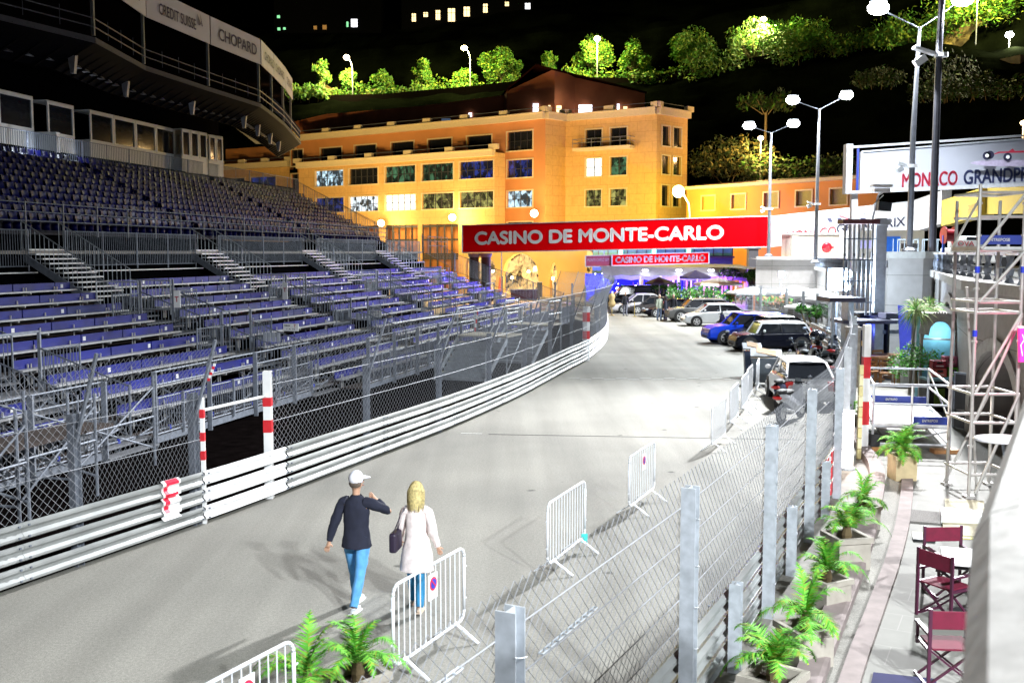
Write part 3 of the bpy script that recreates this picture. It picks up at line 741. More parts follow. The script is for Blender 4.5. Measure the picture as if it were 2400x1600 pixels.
# --- commentary cabins
CABW = mat('cabin_white', (.60, .60, .58), rough=.5, var=.04)
def cabin(label, px0, px1, n_, T=-32.5, z0=9.65, hh=2.65, turn=0., lit=False, side=.4):
    s0, s1 = UP.spx(px0, T), UP.spx(px1, T); L = s1 - s0
    p = UP(s0, T, z0); o = thing('commentary_cabin', label, 'cabin', p, rz=math.pi / 2 - UP.a + turn, group='white commentary cabins above the upper stand')
    # local: +x along the stand, -y faces the track
    mb = MB(); w_ = L / n_
    mb.box((L / 2, .75 + .7, .03), (L, 2.2, .06)); mb.box((L / 2, 1.45, hh - .04), (L + .06, 2.3, .08)); mb.box((L / 2, 2.5, hh / 2), (L, .06, hh))
    for x in (0, L): mb.box((x, 1.4, .55), (.06, 2.2, 1.05)); mb.box((x, 2.1, hh / 2 + .5), (.06, .9, hh - 1.1)); 
    mb.box((L / 2, .34, .53), (L, .05, .98))
    build('body', mb, [CABW], o)
    for i in range(n_):
        f = MB(); x0, x1 = i * w_ + .02, (i + 1) * w_ - .02
        for x in (x0 + .06, x1 - .06): f.box((x, .3, 1.0 + (hh - 1.05) / 2), (.12, .07, hh - 1.06))
        f.box(((x0 + x1) / 2, .3, hh - .12), (x1 - x0, .075, .16)); f.box(((x0 + x1) / 2, .3, 1.03), (x1 - x0, .075, .1))
        fr_ = build('window_frame', f, CABW, o)
        k = MB(); k.box(((x0 + x1) / 2, .33, 1.0 + (hh - 1.05) / 2), (x1 - x0 - .2, .015, hh - 1.2)); build('pane', k, GLASS, fr_)
    k = MB()
    for x in (.2, L - .2): k.box((x, .5, -.35), (.08, .08, .7)); k.box((x, 2.2, -.35), (.08, .08, .7))
    build('legs', k, GALVD, o)
    return o
cabin('white two-window cabin cut by the left edge above the seats', -62, 107, 2)
cabin('narrow white cabin with one window, second from the left above the seats', 139, 200, 1)
cabin('long white cabin with four large dark windows', 236, 430, 4)
cabin('white cabin with three windows standing right of the four-window cabin', 445, 493, 3, T=-31.9, turn=R(-7))
cabin('smallest white cabin, at the far end of the upper stand', 507, 532, 2, T=-31.8, turn=R(-9))
mb = MB(); q = UP(UP.spx(124, -32.5), -32.5, 9.65); mb.box(q + V((0, .3, .5)), (.9, .4, 1.0)); o = build('parapet_box', mb, CABW, loc=q); setp(o, 'white waist-high panel linking the first two cabins', 'panel')
lamp(UP(UP.spx(80, -32.0), -31.3, 9.9), 60, (.75, .85, 1), r=.1); lamp(UP(UP.spx(178, -32), -31.3, 9.9), 35, (.75, .85, 1), r=.1)

# ================================================================ gallery above (canopy, walkway)
GP = [V(p + (0,)) for p in ((-23.0, 24), (-21.4, 31), (-20.1, 36.8))] + [XY(px, d, 15.8) * 1 for px, d in ((217, 43.2), (336, 49.6), (488, 56), (607, 62), (637, 66.2), (664, 71), (682, 76), (703, 83))]
GP = [V((p.x, p.y, 0)) for p in GP]
ga = thing('stadium_gallery', 'dark curved spectator gallery with banners on its roof edge, top left', 'building', GP[4])
mb = MB()
offs = [V((-1, .25, 0)) * 9 for _ in GP]
roof = [p + o_ for p, o_ in zip(GP, offs)]
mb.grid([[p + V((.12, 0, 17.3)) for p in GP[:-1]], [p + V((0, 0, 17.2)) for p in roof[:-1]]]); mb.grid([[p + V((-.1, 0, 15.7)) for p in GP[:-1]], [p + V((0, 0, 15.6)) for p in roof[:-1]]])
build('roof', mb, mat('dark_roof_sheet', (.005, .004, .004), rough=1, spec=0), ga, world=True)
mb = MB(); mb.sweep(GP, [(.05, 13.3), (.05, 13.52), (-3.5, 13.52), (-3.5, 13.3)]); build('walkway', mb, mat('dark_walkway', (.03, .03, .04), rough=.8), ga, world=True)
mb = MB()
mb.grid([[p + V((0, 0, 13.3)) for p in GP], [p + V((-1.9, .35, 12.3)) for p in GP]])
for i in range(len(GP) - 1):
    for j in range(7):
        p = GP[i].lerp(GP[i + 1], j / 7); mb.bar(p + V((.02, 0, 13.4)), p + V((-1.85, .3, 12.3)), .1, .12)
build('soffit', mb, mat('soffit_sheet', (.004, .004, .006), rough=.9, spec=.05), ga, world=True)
mb = MB()
for i in range(len(GP) - 1):
    for z in (13.95, 14.3): mb.tube(GP[i] + V((0, 0, z)), GP[i + 1] + V((0, 0, z)), .03, 5)
    for j in range(24 if i > 6 else 4): p = GP[i].lerp(GP[i + 1], j / (24 if i > 6 else 4)); mb.tube(p + V((0, 0, 13.7)), p + V((0, 0, 14.5)), .018, 4)
build('railing', mb, mat('dark_railing', (.05, .05, .06), rough=.6), ga, world=True)
for i in range(1, 10):
    mb = MB(); mb.bar(GP[i] + V((-.05, .0, 13.6)), GP[i] + V((-.05, 0, 15.9)), .13, .13); build('column', mb, mat('column_grey', (.16, .165, .17), rough=.6), ga, world=True)
    mb = MB(); p = GP[i] + V((-.3, .1, 0)); mb.add([p + V((-.9, 0, 12.9)), p + V((-.55, 0, 12.9)), p + V((-.65, 0, 12.1)), p + V((-.8, 0, 12.1)), p + V((-.9, .25, 12.9)), p + V((-.55, .25, 12.9)), p + V((-.65, .25, 12.1)), p + V((-.8, .25, 12.1))],
        [(0, 1, 2, 3), (5, 4, 7, 6), (4, 0, 3, 7), (1, 5, 6, 2), (4, 5, 1, 0), (3, 2, 6, 7)]); build('bracket', mb, mat('pale_bracket', (.28, .28, .32), rough=.6), ga, world=True)
for i in range(2, 9):
    mb = MB()
    for j in range(1, 7):
        p = GP[i].lerp(GP[i + 1], j / 7) + V((-1.4, .3, 12.65)); mb.add([p + V((-.22, 0, -.12)), p + V((.22, 0, -.12)), p + V((0, 0, .16)), p + V((-.22, .4, -.12)), p + V((.22, .4, -.12)), p + V((0, .4, .16))], [(0, 1, 2), (5, 4, 3), (0, 3, 4, 1), (1, 4, 5, 2), (2, 5, 3, 0)])
    build('downlights', mb, mat('dim_fitting', (.12, .12, .13), rough=.5), ga, world=True)
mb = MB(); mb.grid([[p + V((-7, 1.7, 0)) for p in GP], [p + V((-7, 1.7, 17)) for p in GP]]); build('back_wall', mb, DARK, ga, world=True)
# roof-edge banners
def fascia(i, txts, z0=15.78, z1=17.25):
    a_, b_ = GP[i], GP[i + 1]; d = (b_ - a_).normalized(); n_ = V((d.y, -d.x, 0)); a2 = a_ + d * .06 + n_ * .12; b2 = b_ - d * .06 + n_ * .12
    mb = MB(); mb.bar(a2 + V((0, 0, (z0 + z1) / 2)), b2 + V((0, 0, (z0 + z1) / 2)), .04, z1 - z0)
    o = build('roof_banner', mb, mat('dull_white_banner', (.50, .45, .49), rough=.6, var=.06, scale=.5), ga, world=True)
    for (t_, w_, h_, u, dz, m_) in txts:
        k = on_plane(text_mb(t_, w_, h_, bold=.008), a2, b2, (z0 + z1) / 2 + dz, out=.06, u=u)
        kk = build('lettering', k, m_, world=True, parent=None); kk.parent = o; kk.matrix_parent_inverse = (Matrix.Translation(ga.location)).inverted()
    return a2, b2, o
fascia(2, [('CREDIT SUISSE', 3.6, .5, .5, 0, TXTB)]); fascia(3, [('CREDIT SUISSE', 3.6, .5, .56, 0, TXTB)])
a2, b2, fo = fascia(4, [('CREDIT SUISSE', 3.7, .52, .46, -.08, TXTB)])
k = MB(); k.add([V((0, 0, 0)), V((.18, 0, 0)), V((.34, 0, .62)), V((.2, 0, .1)), V((.42, 0, .0)), V((.62, 0, -.02)), V((.74, 0, .55))], [(0, 1, 2), (3, 4, 6), (4, 5, 6)]); k.v = [V((-v.x * .8 + .3, 0, v.z)) for v in k.v]
k = on_plane(k, a2, b2, 16.5, .06, .82); kk = build('sail_emblem', k, TXTB); kk.parent = fo; kk.matrix_parent_inverse = Matrix.Translation(ga.location).inverted()
fascia(5, [('CHOPARD', 4.6, .62, .52, -.02, TXTB)]); fascia(6, [('CHOPARD', 3.2, .5, .62, 0, TXTB)]); fascia(7, [('CHOPARD', 3.6, .5, .5, 0, TXTB)]); fascia(8, [('CHOPARD', 3.6, .5, .5, 0, TXTB)])
for i in (7, 8):
    p = GP[i].lerp(GP[i + 1], .5); k = MB(); k.bar(p + V((-.5, -.6, 15.8)), p + V((-.5, .6, 15.8)), .3, .06)
    build('strip_light', k, LAMPO, ga, world=True); lamp(p + V((-.8, 0, 15.3)), 25, (1, .55, .25), r=.3)
# ================================================================ buildings
def U_on(px, A, B):
    """fraction along A->B where the camera ray through column px crosses it (plan)"""
    # plan ray: x = k*y approx (pitch-corrected at height ~12)
    k = (px - 1200) / FPX * 1.0
    dx, dy = B[0] - A[0], B[1] - A[1]
    return (k * A[1] - A[0]) / (dx - k * dy)
def holes_px(A, B, L, cols, rows): return [(U_on(a_, A, B) * L, U_on(b_, A, B) * L, z0, z1) for a_, b_ in cols for z0, z1 in rows]
def wall_holes(mb, A, B, z0, z1, holes, depth=.3, m=0):
    A = V((A[0], A[1], 0)); B = V((B[0], B[1], 0)); L = (B - A).length; d = (B - A) / L; n_ = V((d.y, -d.x, 0))
    us = sorted({0, L, *[h[0] for h in holes], *[h[1] for h in holes]}); zs = sorted({z0, z1, *[h[2] for h in holes], *[h[3] for h in holes]})
    us = [u for u in us if 0 <= u <= L]; zs = [z for z in zs if z0 <= z <= z1]
    pt = lambda u, z, o=0.: A + d * u - n_ * o + V((0, 0, z))
    for i in range(len(us) - 1):
        for j in range(len(zs) - 1):
            uc, zc_ = (us[i] + us[i + 1]) / 2, (zs[j] + zs[j + 1]) / 2
            if any(h[0] < uc < h[1] and h[2] < zc_ < h[3] for h in holes): continue
            mb.quad(pt(us[i], zs[j]), pt(us[i + 1], zs[j]), pt(us[i + 1], zs[j + 1]), pt(us[i], zs[j + 1]), m)
    for (u0, u1, a_, b_) in holes:
        mb.quad(pt(u0, a_), pt(u1, a_), pt(u1, a_, depth), pt(u0, a_, depth), m); mb.quad(pt(u0, b_, depth), pt(u1, b_, depth), pt(u1, b_), pt(u0, b_), m)
        mb.quad(pt(u0, a_), pt(u0, a_, depth), pt(u0, b_, depth), pt(u0, b_), m); mb.quad(pt(u1, a_, depth), pt(u1, a_), pt(u1, b_), pt(u1, b_, depth), m)
    return A, d, n_, L
def busy_glass(name, tint, thr, es, scale=5.5):
    """interior seen through the glass: scattered bright shapes on dark"""
    m = mat(name, (.01, .012, .016), rough=.1); nt, b = nodes_of(m); L = nt.links
    tc = nt.nodes.new('ShaderNodeTexCoord'); mp = nt.nodes.new('ShaderNodeMapping'); mp.inputs['Scale'].default_value = (1, 1, .7); L.new(tc.outputs['Object'], mp.inputs['Vector'])
    v = nt.nodes.new('ShaderNodeTexVoronoi'); v.inputs['Scale'].default_value = 1.5; L.new(mp.outputs[0], v.inputs['Vector']); v2 = nt.nodes.new('ShaderNodeTexVoronoi'); v2.inputs['Scale'].default_value = 3.7; L.new(mp.outputs[0], v2.inputs['Vector'])
    n0 = nt.nodes.new('ShaderNodeTexNoise'); n0.inputs['Scale'].default_value = .8; L.new(tc.outputs['Object'], n0.inputs['Vector'])
    sp = nt.nodes.new('ShaderNodeSeparateColor'); L.new(v.outputs['Color'], sp.inputs[0]); n1 = nt.nodes.new('ShaderNodeMath'); n1.operation = 'ADD'; m1 = nt.nodes.new('ShaderNodeMath'); m1.operation = 'MULTIPLY'; m1.inputs[1].default_value = .45; L.new(sp.outputs[0], m1.inputs[0]); sp2 = nt.nodes.new('ShaderNodeSeparateColor'); L.new(v2.outputs['Color'], sp2.inputs[0]); m2 = nt.nodes.new('ShaderNodeMath'); m2.operation = 'MULTIPLY'; m2.inputs[1].default_value = .3; L.new(sp2.outputs[1], m2.inputs[0])
    L.new(m1.outputs[0], n1.inputs[0]); L.new(m2.outputs[0], n1.inputs[1]); n3 = nt.nodes.new('ShaderNodeMath'); n3.operation = 'MULTIPLY_ADD'; n3.inputs[1].default_value = .35; L.new(n0.outputs['Fac'], n3.inputs[0]); L.new(n1.outputs[0], n3.inputs[2])
    r = nt.nodes.new('ShaderNodeValToRGB'); e = r.color_ramp.elements; e[0].position = thr + .02; e[0].color = (*[c * .04 for c in tint], 1); e[1].position = min(1, thr + .4); e[1].color = (*tint, 1)
    L.new(n3.outputs[0], r.inputs[0]); L.new(r.outputs[0], b.inputs['Emission Color']); b.inputs['Emission Strength'].default_value = es
    return m
PANES = {'k': GLASS, 'b': busy_glass('pane_blue_interior', (.05, .1, .7), .5, .5), 'g': busy_glass('pane_green_interior', (.16, .45, .22), .46, .5), 'y': busy_glass('pane_olive_interior', (.65, .62, .18), .44, .75),
         'w': busy_glass('pane_bright_interior', (.85, .95, 1), .34, 1.6), 'W': mat('pane_white_interior', (.8, .8, .8), emit=(.85, .95, 1), es=1.5, var=.3), 'c': busy_glass('pane_cool_interior', (.6, .85, 1), .42, 1.5)}
FRAMEC = mat('cream_window_frame', (.62, .50, .30), rough=.6)
def windows(parent, A, d, n_, holes, kinds, mull=(4, 1), depth=.25, frame=True):
    for (h, kd) in zip(holes, kinds):
        u0, u1, a_, b_ = h; f = MB(); t_ = .13
        pt = lambda u, z, o=0.: A + d * u + n_ * o + V((0, 0, z))
        zc_ = (a_ + b_) / 2; uc = (u0 + u1) / 2
        f.bar(pt(u0 - t_, b_ + t_ / 2, .03), pt(u1 + t_, b_ + t_ / 2, .03), .1, t_); f.bar(pt(u0 - t_, a_ - t_ / 2, .05), pt(u1 + t_, a_ - t_ / 2, .05), .16, t_)
        f.bar(pt(u0 - t_ / 2, a_, .03), pt(u0 - t_ / 2, b_, .03), t_, .1, up=n_); f.bar(pt(u1 + t_ / 2, a_, .03), pt(u1 + t_ / 2, b_, .03), t_, .1, up=n_)
        wo = build('window', f, FRAMEC, parent, world=True)
        k = MB(); o = -depth + .02; k.quad(pt(u0, a_, o), pt(u1, a_, o), pt(u1, b_, o), pt(u0, b_, o))
        po = build('pane', k, PANES[kd], world=True); po.parent = wo; po.matrix_parent_inverse = Matrix.Translation(parent.location).inverted()
        k = MB()
        for i in range(1, mull[0]): u = u0 + (u1 - u0) * i / mull[0]; k.bar(pt(u, a_, o + .05), pt(u, b_, o + .05), .09, .07)
        for j in range(1, mull[1]): z = a_ + (b_ - a_) * j / mull[1]; k.bar(pt(u0, z, o + .05), pt(u1, z, o + .05), .06, .07)
        if k.v: po = build('mullions', k, BLACKM, world=True); po.parent = wo; po.matrix_parent_inverse = Matrix.Translation(parent.location).inverted()
ORA = mat('orange_render', (.52, .22, .07), rough=.85, var=.12, scale=.35, detail=8)
TAN = tiled('tan_stone_cladding', (.60, .37, .13), 1.5, 1.1, .014, (.40, .20, .06), vertical=True, rough=.8)
CRM = mat('cream_cornice', (.66, .55, .33), rough=.8, var=.06)
ob = thing('office_building', 'large orange and tan stone building with lit windows across the end of the straight', 'building', (0, 120, 0))
pA, pB, pC, pD_, pE, pF = (-28.4, 137.0), (-.78, 117.6), (3.66, 114.0), (6.0, 116.5), (15.4, 110.4), (19.3, 114.2)
r4, r3, r2 = (16.1, 18.2), (13.1, 15.05), (9.8, 11.6)
ZT = 19.3
dirm = (V(pB) - V(pA)).normalized() if False else (V((pB[0] - pA[0], pB[1] - pA[1], 0))).normalized(); nm = V((dirm.y, -dirm.x, 0))
# bay A (narrow, orange) and the set-back top floor sit on the main line; the projecting block stands 1.6 m in front
cols = [(744, 809), (822, 889), (906, 976), (991, 1064), (1079, 1157)]
def shift(p, k): return (p[0] + nm.x * k, p[1] + nm.y * k)
fa = shift(pA, 0); LAB = math.dist(pA, pB)
uA = U_on(726, pA, pB) * LAB
mb = MB(); cols4 = [(757, 806), (836, 886), (921, 973), (1006, 1061), (1096, 1153)]
H4 = holes_px(pA, pB, LAB, cols4, [(15.7, 18.1)]); HA = holes_px(pA, pB, LAB, [(688, 716)], [r4, r3, r2, (6.3, 8.3)])
A_, d_, n_, L_ = wall_holes(mb, pA, pB, 0, ZT, H4 + HA); build('wall', mb, ORA, ob, world=True)
windows(ob, A_, d_, n_, H4, 'kkkkk', (1, 1)); windows(ob, A_, d_, n_, HA, 'kkkk', (2, 1))
# projecting block
q0 = V((pA[0], pA[1], 0)) + dirm * uA; P1 = (q0.x + nm.x * 1.6, q0.y + nm.y * 1.6); P2 = (pB[0] + nm.x * 1.6 - dirm.x * .3, pB[1] + nm.y * 1.6 - dirm.y * .3); LP1 = math.dist(P1, P2)
Hm = holes_px(P1, P2, LP1, cols, [r2, r3]) ; Hg = holes_px(P1, P2, LP1, [(824, 890), (906, 980), (990, 1075)], [(.4, 8.0)])
mb = MB(); A_, d_, n_, L_ = wall_holes(mb, P1, P2, 0, 15.55, Hm + Hg, depth=.35); build('wall', mb, TAN, ob, world=True)
windows(ob, A_, d_, n_, Hm, 'bc' + 'wk' + 'Wg' + 'yg' + 'yb', (5, 2))
mb = MB(); mb.quad(V((*P1, 0)), V((q0.x, q0.y, 0)), V((q0.x, q0.y, 15.9)), V((*P1, 15.9))); mb.quad(V((*P2, 0)), V((pB[0], pB[1], 0)), V((pB[0], pB[1], 15.9)), V((*P2, 15.9)))
mb.quad(V((*P1, 15.9)), V((*P2, 15.9)), V((pB[0], pB[1], 15.9)), V((q0.x, q0.y, 15.9))); build('wall_return', mb, TAN, ob, world=True)
def cornice(a_, b_, z, h=.75, out=.35, pill=5, rail=True, first=True):
    a_ = V((a_[0], a_[1], 0)); b_ = V((b_[0], b_[1], 0)); d = (b_ - a_).normalized(); n2 = V((d.y, -d.x, 0)); mb = MB()
    a2 = a_ + n2 * out / 2; b2 = b_ + n2 * out / 2
    mb.bar(a2 + V((0, 0, z)), b2 + V((0, 0, z)), out + .3, h); mb.bar(a2 + n2 * .12 + V((0, 0, z + h / 2 - .06)), b2 + n2 * .12 + V((0, 0, z + h / 2 - .06)), out + .3, .12)
    build('cornice', mb, CRM, ob, world=True)
    for i in range(pill + 1):
        if i == 0 and not first: continue
        c = a2.lerp(b2, i / max(pill, 1)); mb = MB(); mb.box(c + V((0, 0, z + h / 2 + .26)), (1.15, .5, .55), math.atan2(d.y, d.x)); build('parapet_pillar', mb, CRM, ob, world=True)
    if rail:
        mb = MB()
        for zz in (.5,): mb.tube(a2 + V((0, 0, z + h / 2 + zz)), b2 + V((0, 0, z + h / 2 + zz)), .03, 4)
        build('roof_rail', mb, GALVD, ob, world=True)
cornice(P1, P2, 15.9, pill=5); cornice(pA, pB, ZT + .38, pill=6)
# bay B, chamfer, right block, side
def seg(a_, b_, m_, cols_, rows_, kinds, mull=(2, 2), z1=ZT, extra=None, corn=True, pill=1, depth=.25):
    L = math.dist(a_, b_); H = holes_px(a_, b_, L, cols_, rows_); mb = MB(); A_, d_, n_, L_ = wall_holes(mb, a_, b_, 0, z1, H + (extra or []), depth=depth); build('wall', mb, m_, ob, world=True)
    windows(ob, A_, d_, n_, H, kinds, mull)
    if corn: cornice(a_, b_, z1 + .38, pill=pill, first=True)
    return A_, d_, n_, L_
seg(pB, pC, ORA, [(1189, 1248)], [r4, r3, r2, (5.2, 8.1)], 'kbck', (4, 2), pill=1)
seg(pC, pD_, TAN, [], [], '', pill=1)
Ar, dr, nr_, Lr = seg(pD_, pE, TAN, [(1371, 1408), (1428, 1466)], [r4, r3, r2, (5.2, 8.1)], 'kWyk' + 'kgyk', (2, 2), pill=2)
seg(pE, pF, TAN, [(1547, 1565), (1573, 1591)], [r4, r3, (9.7, 11.9)], 'kkk' + 'kkk', (1, 1), pill=1)
mb = MB(); f = lambda u, o, z: Ar + dr * u + nr_ * o + V((0, 0, z))
u0, u1 = U_on(1352, pD_, pE) * Lr, U_on(1484, pD_, pE) * Lr
mb.bar(f(u0, .6, 16.0), f(u1, .6, 16.0), 1.2, .32); build('balcony_slab', mb, CRM, ob, world=True)
mb = MB()
for z in (16.7, 17.1): mb.tube(f(u0, 1.15, z), f(u1, 1.15, z), .03, 4); mb.tube(f(u0, 0, z), f(u0, 1.15, z), .03, 4); mb.tube(f(u1, 0, z), f(u1, 1.15, z), .03, 4)
for i in range(7): mb.tube(f(u0 + (u1 - u0) * i / 6, 1.15, 16.1), f(u0 + (u1 - u0) * i / 6, 1.15, 17.1), .025, 4)
build('balcony_rail', mb, GALVD, ob, world=True)
# back faces, roof
mb = MB(); far_ = [(pF[0] - 12, pF[1] + 22), (pA[0] + 8, pA[1] + 16)]
poly = [pA, pB, pC, pD_, pE, pF] + far_; mb.add([V((*p, ZT + .02)) for p in poly], [tuple(range(len(poly)))])
for a_, b_ in ((pF, far_[0]), (far_[0], far_[1]), (far_[1], pA)): mb.quad(V((*a_, 0)), V((*b_, 0)), V((*b_, ZT)), V((*a_, ZT)))
build('roof', mb, mat('roof_gravel', (.2, .17, .14), rough=.9), ob, world=True)
# penthouse
PR = mat('dark_red_render', (.42, .14, .055), rough=.9, var=.15, scale=.5)
def pent(name_px, d, zbase, ztops, m_, wins=()):
    (p0, p1, p2, p3) = name_px
    pts = [XY(p, dd, 0) for p, dd in zip(name_px, d)]
    mb = MB()
    for i in range(3):
        mb.quad(pts[i] + V((0, 0, zbase)), pts[i + 1] + V((0, 0, zbase)), pts[i + 1] + V((0, 0, ztops[i + 1])), pts[i] + V((0, 0, ztops[i])))
    bk = [p + V((-2, 14, 0)) for p in pts]
    for i in range(3): mb.quad(pts[i] + V((0, 0, ztops[i])), pts[i + 1] + V((0, 0, ztops[i + 1])), bk[i + 1] + V((0, 0, ztops[i + 1])), bk[i] + V((0, 0, ztops[i])))
    mb.quad(pts[0] + V((0, 0, zbase)), pts[0] + V((0, 0, ztops[0])), bk[0] + V((0, 0, ztops[0])), bk[0] + V((0, 0, zbase))); mb.quad(pts[3] + V((0, 0, zbase)), bk[3] + V((0, 0, zbase)), bk[3] + V((0, 0, ztops[3])), pts[3] + V((0, 0, ztops[3])))
    o = build('penthouse', mb, m_, ob, world=True); 
    for (px0, px1, py0, py1, mm) in wins:
        pc = (px0 + px1) / 2
        for i in range(3):
            if name_px[i] <= pc <= name_px[i + 1]:
                t_ = (pc - name_px[i]) / (name_px[i + 1] - name_px[i]); dd = d[i] * (1 - t_) + d[i + 1] * t_
        a_ = D(px0, py1, dd - .35); b_ = D(px1, py0, dd - .35); k = MB(); k.box(((a_.x + b_.x) / 2, a_.y, (a_.z + b_.z) / 2), (b_.x - a_.x, .12, b_.z - a_.z))
        kk = build('lit_window', k, mm); kk.parent = o; kk.matrix_parent_inverse = Matrix.Translation(ob.location).inverted()
LITW = mat('lit_window_white', (.8, .8, .8), emit=(.88, .88, 1), es=2.6, var=.2); LITY = mat('lit_window_warm', (.8, .7, .5), emit=(1, .74, .38), es=2.0)
pent((1188, 1298, 1345, 1506), (124, 121, 123, 118), 19.6, (23.8, 25.9, 25.4, 22.8), PR, [(1249, 1262, 243, 278, LITW), (1285, 1290, 247, 275, LITY), (1304, 1316, 248, 272, LITY), (1356, 1390, 246, 272, LITW), (1446, 1452, 244, 272, LITW), (1461, 1470, 250, 272, LITY)])
pent((686, 770, 990, 1188), (141, 139, 132, 126), 19.6, (22.2, 23.1, 23.2, 23.7), PR, [(1035, 1058, 278, 295, mat('dim_blue_window', (.1, .2, .3), emit=(.2, .3, .5), es=.25)), (1098, 1106, 265, 274, LITW), (1210, 1216, 262, 280, LITW)])
mb = MB()
pr_ = [XY(p, dd - .8, z) for p, dd, z in ((1184, 124, 23.85), (1256, 121, 26.3), (1345, 122, 25.4), (1516, 118, 22.7))]
mb.grid([pr_, [p + V((-2, 17, 0)) for p in pr_]]); mb.grid([[p - V((0, 0, .25)) for p in pr_], pr_]); build('penthouse_roof', mb, mat('dark_roof_tile', (.02, .006, .004), rough=.9, spec=0), ob, world=True)
lamp(D(1322, 232, 120.2), 50, (1, .95, .85), r=.3)
# left lower wing
wA = XY(525, 146, 0); wB = XY(684, 139.5, 0); LW = (wB - wA).length
Hw = holes_px(wA, wB, LW, [(592, 652), (540, 580)], [(12.9, 15.0), (8.9, 10.9)]) + holes_px(wA, wB, LW, [(536, 578)], [(16.3, 18.6)])
mb = MB(); A_, d_, n_, L_ = wall_holes(mb, wA, wB, 0, 16.2, [h for h in Hw if h[3] < 16]); build('wall', mb, TAN, ob, world=True)
windows(ob, A_, d_, n_, [h for h in Hw if h[3] < 16], 'bkkk', (3, 1)); cornice((wA.x, wA.y), (wB.x, wB.y), 16.6, pill=3)
wC = wA + V((0, 2.5, 0)); wD = wB + V((0, 2.5, 0)); mb = MB(); wall_holes(mb, wC, wD, 16, 19.4, []); build('wall', mb, ORA, ob, world=True)
# ground floor: glazed entrance lobby and arcade
lob = MB(); LB = V((P1[0], P1[1], 0)); dd = (V((*P2, 0)) - LB).normalized(); nn = V((dd.y, -dd.x, 0))
for h in Hg:
    k = MB()
    for i in range(6): u = h[0] + (h[1] - h[0]) * i / 5; k.bar(LB + dd * u + V((0, 0, .4)) - nn * .2, LB + dd * u + V((0, 0, 8)) - nn * .2, .2, .2)
    for z in (4.0, 4.25, 4.5, 6.2, 7.8): k.bar(LB + dd * h[0] + V((0, 0, z)) - nn * .2, LB + dd * h[1] + V((0, 0, z)) - nn * .2, .16, .22)
    build('lobby_glazing_bars', k, BLACKM, ob, world=True)
k = MB(); u0, u1 = Hg[0][0] - .5, Hg[2][1] + .5; mat('lobby_cream', (.62, .52, .34))
k.quad(LB + dd * u0 - nn * 6, LB + dd * u1 - nn * 6, LB + dd * u1 - nn * 6 + V((0, 0, 8.2)), LB + dd * u0 - nn * 6 + V((0, 0, 8.2))); k.quad(LB + dd * u0 - nn * .4 + V((0, 0, 4.1)), LB + dd * u1 - nn * .4 + V((0, 0, 4.1)), LB + dd * u1 - nn * 6 + V((0, 0, 4.1)), LB + dd * u0 - nn * 6 + V((0, 0, 4.1)))
build('lobby_wall', k, busy_glass('lobby_glow', (1, .80, .42), .3, 1.3), ob, world=True)  # wall glows by itself, standing in for the lit lobby
for u in (u0 + 3, (u0 + u1) / 2, u1 - 3): lamp(LB + dd * u - nn * 3 + V((0, 0, 6.8)), 1300, (1, .86, .58), r=.4); lamp(LB + dd * u - nn * 3 + V((0, 0, 2.8)), 700, (1, .80, .5), r=.4)
k = MB()
for i in range(6): k.sphere(LB + dd * (u0 + 6 + i * 1.2) - nn * 4 + V((0, 0, 6.3)), .22, 6)
build('lobby_lamps', k, LAMPW, ob, world=True)
# arcade in front of bays B..E
ar = thing('arcade', 'yellow-lit arcade wall with arched openings under the red banner', 'arcade', (4, 112, 0))
pg0, pg1 = XY(1086, 113.5, 0), XY(1375, 108, 0); LG = (pg1 - pg0).length; dg = (pg1 - pg0).normalized(); ng = V((dg.y, -dg.x, 0))
YEL = mat('ochre_arcade_render', (.62, .42, .16), rough=.85, var=.1, scale=.4)
arches = [(1092, 1103, 3.2, 4.0), (1108, 1162, 2.9, 4.2), (1177, 1262, 2.2, 4.6), (1288, 1306, 1.8, 3.6)]
mb = MB(); cur = 0.
def wq(u0, u1, z0, z1): mb.quad(pg0 + dg * u0 + V((0, 0, z0)), pg0 + dg * u1 + V((0, 0, z0)), pg0 + dg * u1 + V((0, 0, z1)), pg0 + dg * u0 + V((0, 0, z1)))
for (a_, b_, zs, zt) in arches:
    ua, ub = U_on(a_, pg0, pg1) * LG, U_on(b_, pg0, pg1) * LG; wq(cur, ua, 0, 5.2); N = 14
    for i in range(N):
        x0, x1 = ua + (ub - ua) * i / N, ua + (ub - ua) * (i + 1) / N
        h = lambda x: zs + (zt - zs) * math.sqrt(max(0, 1 - ((x - (ua + ub) / 2) / ((ub - ua) / 2)) ** 2))
        z0_, z1_ = h(x0), h(x1); A0 = pg0 + dg * x0; A1 = pg0 + dg * x1
        mb.quad(A0 + V((0, 0, z0_)), A1 + V((0, 0, z1_)), A1 + V((0, 0, 5.2)), A0 + V((0, 0, 5.2))); mb.quad(A0 + V((0, 0, z0_)), A0 - ng * .9 + V((0, 0, z0_)), A1 - ng * .9 + V((0, 0, z1_)), A1 + V((0, 0, z1_)))
    for u in (ua, ub): A0 = pg0 + dg * u; mb.quad(A0, A0 - ng * .9, A0 - ng * .9 + V((0, 0, zs)), A0 + V((0, 0, zs)))
    cur = ub
wq(cur, LG, 0, 5.2); build('wall', mb, YEL, ar, world=True)
k = MB(); k.quad(pg0 - ng * 3.2, pg1 - ng * 3.2, pg1 - ng * 3.2 + V((0, 0, 5.2)), pg0 - ng * 3.2 + V((0, 0, 5.2))); build('back_wall', k, busy_glass('arcade_glow', (1, .62, .22), .3, 1.5), ar, world=True)  # back wall glows by itself in place of a lit interior
